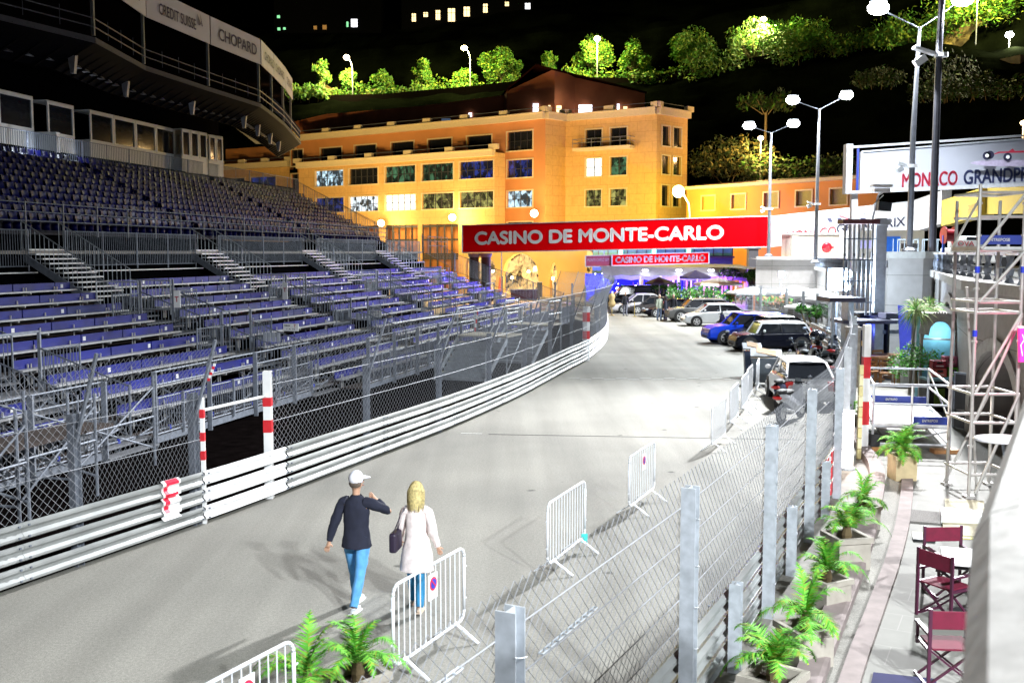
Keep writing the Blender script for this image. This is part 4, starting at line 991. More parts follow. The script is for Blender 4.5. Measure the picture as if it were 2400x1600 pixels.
k = MB(); k.add([pg0 + V((0, 0, 5.2)), pg1 + V((0, 0, 5.2)), V((pE[0], pE[1], 5.2)), V((pB[0], pB[1], 5.2))], [(0, 1, 2, 3)]); build('roof', k, YEL, ar, world=True)
for a_, b_, zs, zt in arches[1:]:
    u = U_on((a_ + b_) / 2, pg0, pg1) * LG; p = pg0 + dg * u; lamp(p - ng * 1.8 + V((0, 0, 2.9)), 650 if b_ - a_ > 30 else 300, (1, .66, .28), r=.3)
    k = MB(); k.sphere(p - ng * 2.4 + V((0, 0, 2.6)), .15, 8); build('globe_lamp', k, LAMPY, ar, world=True)
for px, d, z in ((1060, 118.5, 8.7), (1252, 111.5, 8.9), (893, 124, 8.2)):
    p = XY(px, d, z); o = thing('wall_lamp', 'glaring warm lamp on the orange facade ' + {1060: 'above the lobby doors', 1252: 'just above the word CASINO', 893: 'at the left end of the lobby'}[px], 'lamp', p)
    k = MB(); k.sphere((0, 0, 0), .42, 10); build('globe', k, LAMPO, o); k = MB(); k.tube((0, 0, 0), (0, 1.1, .2), .05, 5); k.box((0, 1.1, .2), (.3, .1, .4)); build('bracket', k, BLACKM, o)
    lamp(p + V((0, -1.4, 0)), 1700, (1, .68, .28), r=.4)
# ---- low ochre building on the right
lo = thing('low_building', 'long low ochre building with five shuttered windows beyond the white banner', 'building', XY(1800, 100, 0))
lA, lB = XY(1606, 108.5, 0), XY(2052, 90.5, 0); LL = (lB - lA).length
Hl = holes_px(lA, lB, LL, [(1642, 1672), (1711, 1743), (1786, 1819), (1861, 1897), (1940, 1979)], [(9.05, 10.45)])
ORL = mat('ochre_render', (.58, .24, .06), rough=.85, var=.1, scale=.4)
mb = MB(); A_, d_, n_, L_ = wall_holes(mb, lA, lB, 0, 11.2, Hl, depth=.25); mb.quad(lB, lB + V((3, 9, 0)), lB + V((3, 9, 11.2)), lB + V((0, 0, 11.2))); build('wall', mb, ORL, lo, world=True)
for h in Hl:
    u0, u1, z0, z1 = h; f = MB(); pt = lambda u, z, o=0.: A_ + d_ * u + n_ * o + V((0, 0, z)); t_ = .14
    for (a_, b_) in (((u0 - t_, z1 + .07), (u1 + t_, z1 + .07)), ((u0 - t_, z0 - .07), (u1 + t_, z0 - .07))): f.bar(pt(*a_, .03), pt(*b_, .03), .12, t_)
    for u in (u0 - .07, u1 + .07): f.bar(pt(u, z0, .03), pt(u, z1, .03), t_, .12, up=n_)
    wo = build('window', f, FRAMEC, lo, world=True); k = MB(); k.quad(pt(u0, z0, -.22), pt(u1, z0, -.22), pt(u1, z1, -.22), pt(u0, z1, -.22)); kk = build('shutter', k, mat('olive_shutter', (.30, .26, .08), rough=.7)); kk.parent = wo; kk.matrix_parent_inverse = Matrix.Translation(lo.location).inverted()
mb = MB(); bk = V((4, 12, 0)); mb.bar(lA + n_ * .35 + V((0, 0, 11.35)), lB + n_ * .35 + V((0, 0, 11.35)), .9, .3); build('cornice', mb, CRM, lo, world=True)
mb = MB(); mb.grid([[lA + n_ * 1 + V((0, 0, 11.52)), lB + n_ * 1 + V((0, 0, 11.52))], [lA + bk + V((0, 0, 12.6)), lB + bk + V((0, 0, 12.6))]]); build('roof', mb, mat('roof_tile_red', (.12, .035, .02)), lo, world=True)

# ================================================================ hillside
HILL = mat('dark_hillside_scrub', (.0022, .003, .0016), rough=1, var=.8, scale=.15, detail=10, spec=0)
def lz(px): # ledge height by picture column
    return {0: 28.5}.get(px, 0)
ledge = [(-200, 183, 27), (300, 183, 29), (700, 183, 31.6), (900, 181, 31.6), (1100, 179, 32.6), (1300, 177, 33.8), (1500, 176, 33.5), (1650, 174, 35.0), (1850, 170, 36.8), (2000, 165, 37.2), (2150, 158, 36.8), (2300, 150, 34.5), (2500, 140, 33), (3400, 110, 33)]
rows = []
E1 = [XY(p, d, z) for p, d, z in ledge]
rows.append([p + V((-p.x * .12, -42, -p.z + .05)) for p in E1]); rows.append([p + V((-p.x * .05, -26, -p.z * .45)) for p in E1]); rows.append([p + V((0, -8, -3)) for p in E1]); rows.append([p + V((0, -1.5, -.2)) for p in E1]); rows.append([p + V((0, 6, 0)) for p in E1])
rows.append([p + V((p.x * .03, 16, 12)) for p in E1]); rows.append([p + V((p.x * .1, 45, 30)) for p in E1]); rows.append([p + V((p.x * .3, 100, 60)) for p in E1]); rows.append([p + V((p.x * .5, 200, 95)) for p in E1])
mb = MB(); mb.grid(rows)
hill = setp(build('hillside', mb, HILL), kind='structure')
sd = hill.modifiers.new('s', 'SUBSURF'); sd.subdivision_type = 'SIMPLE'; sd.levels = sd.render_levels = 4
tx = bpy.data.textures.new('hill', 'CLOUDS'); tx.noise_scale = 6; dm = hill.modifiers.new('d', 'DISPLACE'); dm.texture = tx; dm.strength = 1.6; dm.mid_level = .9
# retaining wall with a parapet along the ledge
mb = MB(); edge = [p + V((0, -1.2, 0)) for p in E1[2:10]]
for a_, b_ in zip(edge[:-1], edge[1:]): mb.bar(a_ + V((0, 0, -1.2)), b_ + V((0, 0, -1.2)), .6, 3.0)
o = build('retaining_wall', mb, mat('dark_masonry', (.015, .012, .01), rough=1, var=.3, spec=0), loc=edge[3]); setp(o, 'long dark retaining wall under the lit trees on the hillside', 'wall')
mb = MB(); a_, b_ = D(2278, 175, 148), D(2395, 150, 140)
mb.bar(a_, b_, .6, 2.4); o = build('retaining_wall', mb, mat('grey_masonry', (.22, .18, .16), rough=.9, var=.3, scale=1), loc=a_); setp(o, 'grey stone wall behind the small lamp at the right edge of the hillside', 'wall')
# yellow-lit rocks
ROCK = mat('ochre_rock', (.20, .15, .06), rough=.95, var=.5, scale=.6, detail=10)
def rock(label, px, py, d, w_, h_, seed):
    rnd = random.Random(seed); c = D(px, py, d); mb = MB(); rows = []
    for j in range(9):
        r_ = []
        for i in range(15):
            x = (i / 14 - .5) * w_; z = (j / 8) * h_ - h_ * .5; e = math.sin(math.pi * i / 14) ** .5
            r_.append(c + V((x, 2.2 * (j / 8) + rnd.uniform(-1, 1) * .8, z * e + rnd.uniform(-.3, .3))))
        rows.append(r_)
    mb.grid(rows); o = build('rock_face', mb, ROCK, loc=c); setp(o, label, 'rock')
rock('yellow-lit rock bank below the two leftmost hillside trees', 760, 218, 186, 11, 3.2, 1)
rock('rock bank right of the two leftmost hillside trees, under a thin tree', 905, 220, 186, 9, 3.0, 2)
rock('brown rock face below the trees left of the tall double lamp', 1990, 135, 170, 16, 5.0, 3)
rock('ochre rock outcrop behind the tall double lamp pole', 2075, 125, 168, 10, 5, 4)
rock('large yellow-lit rock face at the top right of the picture', 2330, 105, 156, 14, 9, 5)
rock('small ochre rocks under the wide tree right of centre', 1720, 190, 178, 12, 2.6, 6)
# trees
def leafcloud(mb, blobs, n_, size, rnd, mset=3):
    tot = sum(b[3] ** 2 for b in blobs)
    for (x, y, z, r_) in blobs:
        for i in range(int(n_ * r_ * r_ / tot)):
            while True:
                q = V((rnd.uniform(-1, 1), rnd.uniform(-1, 1), rnd.uniform(-1, 1)))
                if .25 < q.length < 1: break
            q = V((x, y, z)) + q * r_ * (1 + rnd.uniform(-.1, .15)); s_ = size * rnd.uniform(.5, 1.2)
            a_ = V((rnd.gauss(0, 1), rnd.gauss(0, 1), rnd.gauss(0, 1))).normalized(); b_ = a_.orthogonal().normalized()
            mb.add([q - a_ * s_, q + b_ * s_ * .45, q + a_ * s_, q - b_ * s_ * .45], [(0, 1, 2, 3)], rnd.randrange(mset))
TL = [mat('tree_leaf_bright', (.10, .26, .03), rough=.6, var=.4, scale=.8), mat('tree_leaf_mid', (.05, .17, .02), rough=.6, var=.4, scale=.8), mat('tree_leaf_yellow', (.20, .27, .03), rough=.6, var=.4, scale=.8)]
BARK = mat('tree_bark', (.16, .13, .07), rough=.9, var=.3)
def tree(name, label, base, h, wd, seed, trunk=.4, n_=1300, leaf=.32, kind='round', grp='lit trees along the hillside road', scale=None, mats=TL):
    rnd = random.Random(seed); o = thing(name, label, 'tree', base, group=grp); tk_ = MB(); th = h * trunk
    top = V((rnd.uniform(-.08, .08) * wd, 0, th)); r_ = .03 * h
    tk_.tube((0, 0, -1.0), (top.x * .4, 0, th * .6), r_, 7, r_ * .75); tk_.tube((top.x * .4, 0, th * .6), top, r_ * .75, 7, r_ * .6)
    blobs = []
    nb = 10 if kind == 'round' else 15
    for i in range(nb):
        a_ = 2 * math.pi * i / nb + rnd.uniform(-.4, .4); rr = wd * .5 * rnd.uniform(.35, .72); zz = th + (h - th) * rnd.uniform(.1, .8)
        if kind == 'round': rr *= .85
        p = V((math.cos(a_) * rr, math.sin(a_) * rr, zz)); tk_.tube(top, p, r_ * .4, 5, r_ * .12)
        blobs.append((p.x, p.y, p.z, wd * rnd.uniform(.07, .17)))
    blobs.append((0, 0, th + (h - th) * .78, wd * .2)); blobs.append((rnd.uniform(-.1, .1) * wd, 0, th + (h - th) * .45, wd * .2))
    tk_.tube(top, (0, 0, th + (h - th) * .8), r_ * .5, 5, r_ * .1)
    build('trunk', tk_, BARK, o); mb = MB(); leafcloud(mb, blobs, n_, leaf, rnd); build('crown', mb, mats, o); return o
def dz(px, py0, py1, d): return D(px, py0, d).z, D(px, py1, d).z
tl = [(757, 235, 137, 60, 'round', .3, 'bright green round tree, leftmost on the lit hillside'), (818, 240, 163, 58, 'round', .3, 'green tree under the leftmost hillside lamp'),
      (898, 240, 168, 62, 'open', .45, 'sparse thin tree between the leftmost lamp and the lollipop tree'), (992, 232, 137, 60, 'round', .35, 'lollipop-shaped round tree standing alone left of the second lamp'),
      (1090, 230, 165, 60, 'open', .4, 'yellow-green small tree directly under the second hillside lamp'), (1178, 226, 122, 112, 'open', .42, 'spreading tree with a pale bent trunk above the left end of the penthouse'),
      (1285, 200, 124, 58, 'round', .35, 'small round tree behind the penthouse roof peak'), (1392, 208, 92, 100, 'open', .42, 'tall green tree right behind the third hillside lamp'),
      (1482, 205, 92, 72, 'open', .35, 'dark green tree standing right of the third hillside lamp'), (1625, 192, 80, 128, 'open', .42, 'wide tree with a forked pale trunk left of the fourth lamp'),
      (1765, 188, 52, 125, 'open', .35, 'big bright tree around the fourth hillside lamp'), (1868, 150, 58, 125, 'open', .4, 'spreading tree with yellow trunks right of the fourth lamp'),
      (2085, 165, 58, 120, 'open', .4, 'tree seen behind the left head of the tall double lamp'), (2235, 100, 5, 130, 'open', .35, 'large tree cut by the top edge, right of the tall lamp masts'),
      (2350, 80, -10, 110, 'open', .35, 'tree cut by the top right corner of the picture')]
for i, (px, b_, t_, wd, kd, tr, lab) in enumerate(tl):
    wd *= 1.22 if px > 1350 else 1.08; d = 184 - max(0, px - 1300) * .026; z0, z1 = dz(px, b_, t_, d); base = D(px, b_, d)
    tree('hillside_tree', lab, base, z1 - z0, wd / FPX * d * 1.02, 40 + i, trunk=tr, kind=kd, n_=3400 if wd > 90 else 2000, leaf=.31)
# shrubs under the trees, and the olive tree and hedge above the low building
def shrub(name, label, px, py, d, w_, h_, seed, n_=900, mats=TL, grp=None, leaf=.32, trunkh=.0):
    rnd = random.Random(seed); c = D(px, py, d); o = thing(name, label, 'shrub' if trunkh == 0 else 'tree', c, group=grp); blobs = []
    nb = max(4, int(w_ / h_ * 4))
    for i in range(nb): blobs.append(((i / (nb - 1) - .5) * w_ * .9, rnd.uniform(-.4, .4), h_ * rnd.uniform(.25, .62), h_ * rnd.uniform(.28, .46)))
    mb = MB(); leafcloud(mb, blobs, n_, leaf, rnd); build('foliage', mb, mats, o); k = MB()
    for b_ in blobs[::2]: k.tube((b_[0] * (.15 if trunkh else .8), 0, -.3), b_[:3], .06, 5, .03)
    if trunkh: k.tube((0, 0, -trunkh - 1), (0, 0, -.1), .14, 6)
    build('stems', k, BARK, o)
DL = [mat('dark_leaf', (.03, .07, .02), rough=.7, var=.4), mat('dark_leaf_olive', (.06, .08, .02), rough=.7, var=.4), mat('tree_leaf_mid', (.05, .17, .02))]
shrub('hedge', 'low green bushes left of the second hillside lamp', 1030, 230, 183, 9, 4.0, 71)
shrub('hedge', 'bushes below the third hillside lamp behind the penthouse', 1440, 205, 180, 17, 4.2, 72, n_=1300)
shrub('hedge', 'bushes filling the gap under the big bright tree', 1790, 185, 177, 12, 4, 73)
shrub('hedge', 'bushes at the foot of the leftmost lit trees', 860, 238, 184, 14, 3.2, 74)
shrub('olive_tree', 'rounded olive-coloured tree above the left end of the low ochre building', 1710, 432, 118, 7.2, 6.0, 75, n_=1800, mats=[DL[1], DL[0], mat('olive_leaf', (.16, .15, .04), rough=.7, var=.4)], leaf=.3, trunkh=1.5)
shrub('hedge', 'long dark hedge above the roof of the low ochre building', 1880, 432, 116, 13.5, 3.6, 76, n_=1900, mats=DL, leaf=.28)
shrub('dark_shrub', 'dark bush on the slope behind the double lamp pole', 2060, 205, 135, 6, 3, 77, mats=DL)
shrub('dark_shrub', 'dark bush on the slope right of the tall mast', 2220, 235, 132, 8, 3.4, 78, mats=DL)
shrub('cypress', 'tall dark tree standing behind the tall masts', 2215, 230, 140, 5, 8, 79, mats=DL, trunkh=3)
shrub('dark_shrub', 'scrub on the right-hand slope under the grey stone wall', 2345, 230, 130, 9, 3.4, 80, mats=DL)
shrub('umbrella_pine', 'small dark pine seen between the heads of the farthest double lamp', 1795, 262, 120, 5.5, 2.6, 81, mats=DL, n_=700, trunkh=6)
for k_, (px, py, w_, h_) in enumerate(((720, 238, 7, 3.5), (945, 236, 10, 2.6), (1130, 232, 8, 3.0), (1245, 210, 9, 2.6), (1345, 212, 10, 4.0), (1560, 200, 12, 3.0), (1690, 190, 11, 5.5), (1900, 150, 12, 5.5), (2010, 130, 10, 4.5), (2160, 110, 12, 6), (2300, 60, 14, 7))):
    shrub('hillside_scrub', ['yellow-green scrub left of the leftmost hillside tree', 'low scrub between the thin tree and the lollipop tree', 'low scrub at the foot of the spreading tree', 'low scrub left of the small round tree', 'bushes left of the tall tree by the third lamp', 'low scrub between the dark green tree and the forked tree', 'dense bushes between the forked tree and the big bright tree', 'bushes right of the spreading tree with yellow trunks', 'bushes between the two double lamps high on the slope', 'bushes behind the arm of the tall double lamp', 'bushes among the trees in the top right corner'][k_], px, py, 181 - max(0, px - 1300) * .026, w_, h_, 200 + k_, n_=1300, mats=TL, leaf=.34)
# hillside lamps
for px, py, pb, d, e, lab, mm, lc in ((812, 135, 232, 181, 1, 'arched street lamp among the leftmost lit trees', LAMPO, (1, .85, .35)), (1088, 113, 226, 179, 1, 'arched street lamp left of the spreading tree', LAMPY, (1, .9, .3)),
                        (1400, 91, 205, 176, .9, 'street lamp buried in the crown of the tall green tree', LAMPO, (1, .9, .35)), (1790, 46, 180, 172, 1.2, 'street lamp above the big bright tree', LAMPO, (1, .9, .35)),
                        (1783, 324, 430, 116, .25, 'small orange street lamp above the olive-coloured tree', LAMPO, (1, .6, .2)), (2366, 82, 188, 146, .3, 'white lamp on a thin post in front of the grey stone wall', LAMPW, (1, .9, .6)), (2292, -28, 105, 152, .8, 'street lamp whose head is above the picture, among the top right trees', LAMPO, (1, .9, .3)), (2398, 288, 340, 120, .15, 'orange lamp at the right edge above the big billboard', LAMPO, (1, .55, .2))):
    p = D(px, py, d); o = thing('hillside_lamp', lab, 'street lamp', (p.x + (1.0 if px in (812, 1088) else 0), p.y, D(px, pb, d).z), group='street lamps on the hillside road')
    h = p.z - o.location.z; dx = p.x - o.location.x; k = MB()
    if dx: k.path([V((0, 0, 0)), V((0, 0, h - 2)), V((-.15, 0, h - 1)), V((-.5, 0, h - .35)), V((dx, 0, h))], .09, 6)
    else: k.tube((0, 0, 0), (0, 0, h), .08, 6)
    build('pole', k, GALV, o); k = MB(); k.sphere((dx, 0, h), .55 if d > 140 else .32, 10, sc=(1, 1, .8)); build('lamp_head', k, mm, o)
    lamp(p + V((0, -1.6, -.9)), 17000 * e, lc, r=.5)
    if e > .8: lamp(p + V((-5.5, -3.5, 0)), 5000 * e, lc, r=.5) if False else None
# villas at the top
vb = thing('hilltop_villa', 'dark villa on the hilltop with a row of six warm lit windows', 'building', D(1060, 60, 203))
k = MB(); a_ = D(940, 70, 204); b_ = D(1250, -80, 204); k.box(((a_.x + b_.x) / 2, 208, (a_.z + b_.z) / 2), (b_.x - a_.x, 6, b_.z - a_.z)); build('wall', k, DARK, vb, world=True)
for i, (px, py, w_, h_, mm) in enumerate(((968, 37, 9, 18, LITY), (996, 30, 10, 10, LITY), (1025, 31, 10, 22, LITY), (1057, 31, 16, 30, LITY), (1093, 23, 14, 22, LITY), (1137, 15, 10, 20, LITY), (1188, 5, 9, 9, LITY), (1237, 10, 12, 13, LITW))):
    a_ = D(px - w_ / 2, py + h_ / 2, 203); b_ = D(px + w_ / 2, py - h_ / 2, 203); f = MB(); ww, hh = b_.x - a_.x, b_.z - a_.z; f.box(((a_.x + b_.x) / 2, 204.7, (a_.z + b_.z) / 2), (ww, .3, hh)); wo = build('window', f, mm, vb, world=True)
    f = MB(); f.box(((a_.x + b_.x) / 2, 204.5, (a_.z + b_.z) / 2), (.08, .1, hh)); f.box(((a_.x + b_.x) / 2, 204.5, (a_.z + b_.z) / 2 + hh * .15), (ww, .1, .08)); kk = build('window_bars', f, BLACKM); kk.parent = wo; kk.matrix_parent_inverse = Matrix.Translation(vb.location).inverted()
vb = thing('hilltop_villa', 'dark villa on the hilltop with one bright white window, left of the six warm windows', 'building', D(830, 60, 203))
k = MB(); a_ = D(640, 75, 204); b_ = D(890, -60, 204); k.box(((a_.x + b_.x) / 2, 208, (a_.z + b_.z) / 2), (b_.x - a_.x, 6, b_.z - a_.z)); build('wall', k, DARK, vb, world=True)
LITG = mat('lit_window_green', (.2, .5, .3), emit=(.3, 1, .5), es=.9)
for px, py, w_, h_, mm in ((827, 50, 14, 18, LITW), (811, 53, 4, 12, LITG), (648, 35, 6, 6, LITG), (649, 64, 6, 6, LITG), (662, 63, 5, 5, LITG), (735, 61, 7, 8, mat('dim_warm_window', (.3, .15, .05), emit=(1, .5, .15), es=.18)), (757, 60, 9, 10, mat('dim_warm_window', (.3, .15, .05)))):
    a_ = D(px - w_ / 2, py + h_ / 2, 203); b_ = D(px + w_ / 2, py - h_ / 2, 203); f = MB(); f.box(((a_.x + b_.x) / 2, 204.7, (a_.z + b_.z) / 2), (b_.x - a_.x, .3, b_.z - a_.z)); build('window', f, mm, vb, world=True)
# ================================================================ banners over the track
def banner(name, label, pl, pr, h0, h1, m, cat='banner', txts=(), depth=.7, frame=True):
    """pl/pr: lower left / lower right corner; h: heights"""
    o = thing(name, label, cat, V(pl)); d = (V(pr) - V(pl)); d.z = 0; d.normalize(); n_ = V((d.y, -d.x, 0)); back = -n_ * depth
    k = MB(); a_, b_ = V(pl), V(pr); t1, t0 = a_ + V((0, 0, h0)), b_ + V((0, 0, h1))
    k.add([a_, b_, t0, t1, a_ + back, b_ + back, t0 + back, t1 + back], [(0, 1, 2, 3), (5, 4, 7, 6), (4, 0, 3, 7), (1, 5, 6, 2), (3, 2, 6, 7), (4, 5, 1, 0)]); build('cloth', k, m, o, world=True)
    if frame:
        k = MB()
        for p, q in ((a_, b_), (t1, t0)): k.bar(p + n_ * .04, q + n_ * .04, .08, .07)
        for p, q in ((a_, t1), (b_, t0)): k.bar(p + n_ * .05, q + n_ * .05, .1, .09)
        build('frame', k, GALV, o, world=True)
    for (t_, w_, h_, u, v, mm, bold) in txts:
        hh = h0 + (h1 - h0) * u; zb = a_.z + (b_.z - a_.z) * u; k = text_mb(t_, w_, h_, bold=bold)
        sl = ((b_.z - a_.z) * (1 - v) + (t0.z - t1.z) * v) / (b_ - a_).length
        c = a_.lerp(b_, u); k.v = [V((c.x, c.y, 0)) + d * q.x + n_ * .03 + V((0, 0, zb + hh * v + q.z + q.x * sl)) for q in k.v]; build('lettering', k, mm, o, world=True)
    return o
bl, br = D(1084, 592, 85), D(1808, 578.5, 76); bt, btr = D(1084, 528, 85).z - bl.z, D(1808, 506, 76).z - br.z
L_ = (br - bl).length
banner('track_banner', 'huge red banner reading CASINO DE MONTE-CARLO spanning the track', bl, br, bt, btr, BANR, txts=[('CASINO DE MONTE-CARLO', L_ * .81, .98, .452, .51, TXTW, .022)])
wl, wr = D(1810, 578.5, 76), D(2133, 543, 73)
banner('track_banner', 'white banner reading MONACOGRANDPRIX to the right of the red one', wl, wr, btr, D(2133, 471, 73).z - wr.z, mat('white_banner_bright', (.33, .33, .35), rough=.5, var=.03), txts=[('MONACO', 3.45, .62, .29, .30, mat('pale_red_lettering', (.42, .05, .06)), .006), ('GRANDPRIX', 4.6, .62, .72, .36, TXTK, .006)], frame=False)
k = MB()
for i, (x, w_) in enumerate(((-1.0, .28), (-.3, .3), (.4, .3), (1.3, .35))): k.add([V((x, 0, 0)), V((x + w_, 0, 0)), V((x + w_ * .5, 0, .3)), V((x - w_ * .6, 0, .3))], [(0, 1, 2, 3)])
c = D(1975, 521, 74.2); o = build('banner_emblem', k, TXTK); o.location = c + V((0, -.2, 0)); o.rotation_euler = (0, 0, math.atan2((wr - wl).y, (wr - wl).x)); setp(o, 'dark slanted bars of the emblem printed above MONACOGRANDPRIX', 'emblem')
k = MB(); k.add([V((-.5, 0, .45)), V((-.2, 0, .5)), V((1.3, 0, -.05)), V((1.0, 0, -.1))], [(0, 1, 2, 3)]); o2 = build('red_streak', k, mat('pale_red_lettering', (.72, .18, .2)), o)
gl, gr = D(2135, 545, 72.9), D(2205, 524, 69); banner('grey_banner', 'grey canvas end wall between the white and yellow banners', gl, gr, D(2135, 471, 72.9).z - gl.z, D(2205, 446, 69).z - gr.z, mat('grey_canvas', (.34, .33, .33), rough=.8, var=.12), frame=False)
yl, yr = D(2206, 530, 68), D(2300, 505, 60); YB = mat('yellow_banner_cloth', (.38, .27, .03), rough=.5, var=.06)
banner('track_banner', 'yellow banner reading MONACOGRANDPRIX at the far right', yl, yr, D(2206, 470, 68).z - yl.z, D(2300, 440, 60).z - yr.z, YB, txts=[('MONACO', 1.5, .5, .42, .32, mat('orange_lettering', (.7, .22, .04)), 0), ('GRANDPRIX', 1.9, .5, .8, .36, mat('brown_lettering', (.12, .06, .03)), 0)], frame=False)
yl, yr = D(2310, 502, 60), D(2440, 500, 52); banner('yellow_banner', 'plain yellow hoarding behind the scaffold tower at the right edge', yl, yr, 2.1, 2.0, YB, frame=False)
# pillars of the banner gantry
for i, (px, lab) in enumerate(((1111, 'dark round gantry pillar at the left end of the red banner, left one'), (1139, 'dark round gantry pillar at the left end of the red banner, right one'))):
    c = XY(px, 86.5, 0); o = thing('gantry_pillar', lab, 'pillar', c, group='gantry pillars'); k = MB(); k.lathe((0, 0, 0), [(.42, 0), (.42, 4.6)], 14); build('shaft', k, mat('dark_pillar', (.05, .045, .05), rough=.6), o); k = MB(); k.lathe((0, 0, 0), [(.46, 4.3), (.55, 4.62)], 14); build('capital', k, mat('blue_grey_steel', (.2, .25, .35)), o)
c = XY(1761, 84, 0); o = thing('gantry_pillar', 'dark square gantry pillar at the right end of the red banner', 'pillar', c, group='gantry pillars'); k = MB(); k.box((0, 0, 2.5), (.78, .78, 5)); build('shaft', k, mat('dark_pillar', (.05, .045, .05)), o); k = MB(); k.box((0, 0, 5.05), (1.1, 1.1, .2)); build('capital', k, mat('dark_pillar', (.05, .045, .05)), o)
# second, smaller red banner
pv = thing('pavilion', 'low glass pavilion with green uplights and a blue-lit bar under the banner', 'building', (16, 99, 0))
s1, s2 = XY(1434, 90, 3.55), XY(1661, 90, 3.75)
banner('track_banner', 'smaller red banner reading CASINO DE MONTE-CARLO on the pavilion', s1, s2, .95, .95, BANR, txts=[('CASINO DE MONTE-CARLO', 7.8, .5, .5, .5, TXTW, .02)], depth=.3)
s0, s1 = XY(1372, 90.2, 3.45), XY(1432, 90.2, 3.5)
banner('track_banner', 'dim purple-red banner reading MONTE-CARLO SBM left of the smaller red one', s0, s1, .95, .95, mat('purple_red_cloth', (.25, .03, .08), rough=.6), txts=[('MONTE-CARLO SBM', 1.9, .26, .5, .6, mat('dim_lettering', (.35, .3, .4)), 0)], depth=.3)
k = MB(); k.box((14.5, 99, 2.4), (13.5, .3, 4.8)); build('back_wall', k, mat('teal_dark_wall', (.02, .05, .06), rough=.4), pv, world=True)
k = MB()
for i in range(15): k.box((8.3 + i * .92, 98.7, 4.9), (.08, .12, 1.2))
k.box((14.5, 98.7, 5.5), (13.5, .3, .2)); k.box((14.5, 98.5, 4.25), (13.5, .8, .18)); build('window_bars', k, BLACKM, pv, world=True)
k = MB(); k.box((14.5, 98.8, 4.95), (13.4, .05, 1.1)); build('glazing', k, mat('teal_glass', (.05, .12, .13), rough=.2, emit=(.08, .25, .25), es=.25), pv, world=True)
k = MB()
for px in (1455, 1533, 1614): p = XY(px, 98.5, 4.9); k.box(p, (.35, .3, 1.2))
build('green_uplights', k, mat('green_light', (.3, .9, .6), emit=(.3, 1, .6), es=2.2), pv, world=True)
for px in (1455, 1533, 1614): lamp(XY(px, 97.8, 4.5), 45, (.2, 1, .5), r=.2)
k = MB(); k.box((10.0, 96.6, 1.35), (6.2, .3, 2.7)); build('bar_wall', k, mat('blue_lit_wall', (.01, .015, .35), rough=.8, spec=.1), pv, world=True)
k = MB(); k.box((14.4, 88.6, 3.15), (.5, .25, .15)); k.box((11.5, 88.6, 3.15), (.5, .25, .15)); k.box((17.2, 88.6, 3.15), (.5, .25, .15)); build('added_banner_lamps', k, LAMPS, pv, world=True)
for x in (11.5, 14.4, 17.2): lamp((x, 88.0, 3.1), 45, (1, .95, .95), r=.06)  # lamps and their boxes added to brighten the smaller red banner
lamp((8.2, 94.8, 2.5), 2600, (.03, .05, 1), r=.07); lamp((12.3, 94.0, 2.2), 1500, (.03, .05, 1), r=.07); lamp((6.2, 94.8, 1.5), 400, (.05, .05, 1), r=.07)
k = MB()
for px, py, r_ in ((1452, 644, .17), (1447, 676, .15), (1475, 680, .07), (1395, 642, .07), (1412, 641, .07), (1480, 652, .06), (1460, 672, .05), (1449, 665, .05)): k.sphere(D(px, py, 95.8), r_, 8)
build('globe_lamps', k, LAMPS, pv, world=True)
# awning
lamp((10.5, 87, 2.3), 500, (.1, .06, 1), r=.07); lamp((14.0, 87, 2.3), 500, (.25, .08, 1), r=.07); lamp((18, 87, 2.3), 500, (.35, .1, 1), r=.07)
o = thing('awning', 'long pale canvas awning in front of the pavilion', 'awning', (15, 92, 3))
k = MB(); aw = [XY(1412, 88, 2.75), XY(1770, 88, 2.6)]; r0 = [aw[0].lerp(aw[1], i / 16) for i in range(17)]
k.grid([[p + V((.0, 6, 1.0)) for p in r0], [p + V((0, 2, .75)) for p in r0], [p + V((0, 0, .05 - .12 * (i % 2))) for i, p in enumerate(r0)], [p + V((0, 0, -.28 - .14 * (i % 2))) for i, p in enumerate(r0)]])
build('canvas', k, mat('pale_awning', (.22, .22, .27), rough=.8), o, world=True); k = MB()
for px in (1500, 1548, 1590, 1634, 1700): k.tube(XY(px, 88, 0), XY(px, 88, 2.7), .09, 6)
build('poles', k, mat('pale_pole', (.5, .5, .52)), o, world=True)
lamp((13.5, 93, 2.0), 2200, (.22, .08, 1), r=.07); lamp((17.5, 93, 2.0), 2200, (.32, .08, 1), r=.07); lamp((21, 92, 1.8), 360, (.6, .12, 1), r=.07); lamp((12.5, 89.5, 2.4), 80, (.8, .3, 1), r=.07)
k = MB(); rnd = random.Random(4)
for i in range(26): k.box((11.4 + i * .42, 96.5, rnd.uniform(1.2, 2.0)), (rnd.uniform(.06, .26), .1, rnd.uniform(.6, 1.7)), m=rnd.randrange(4))
build('backlit_panels', k, [mat('pink_light', (.9, .3, .5), emit=(1, .35, .5), es=1.1), mat('violet_light', (.3, .1, .9), emit=(.35, .1, 1), es=1.1), mat('amber_light', (.9, .6, .3), emit=(1, .7, .4), es=1.0), mat('blue_lit_wall', (.05, .08, .5))], pv, world=True)

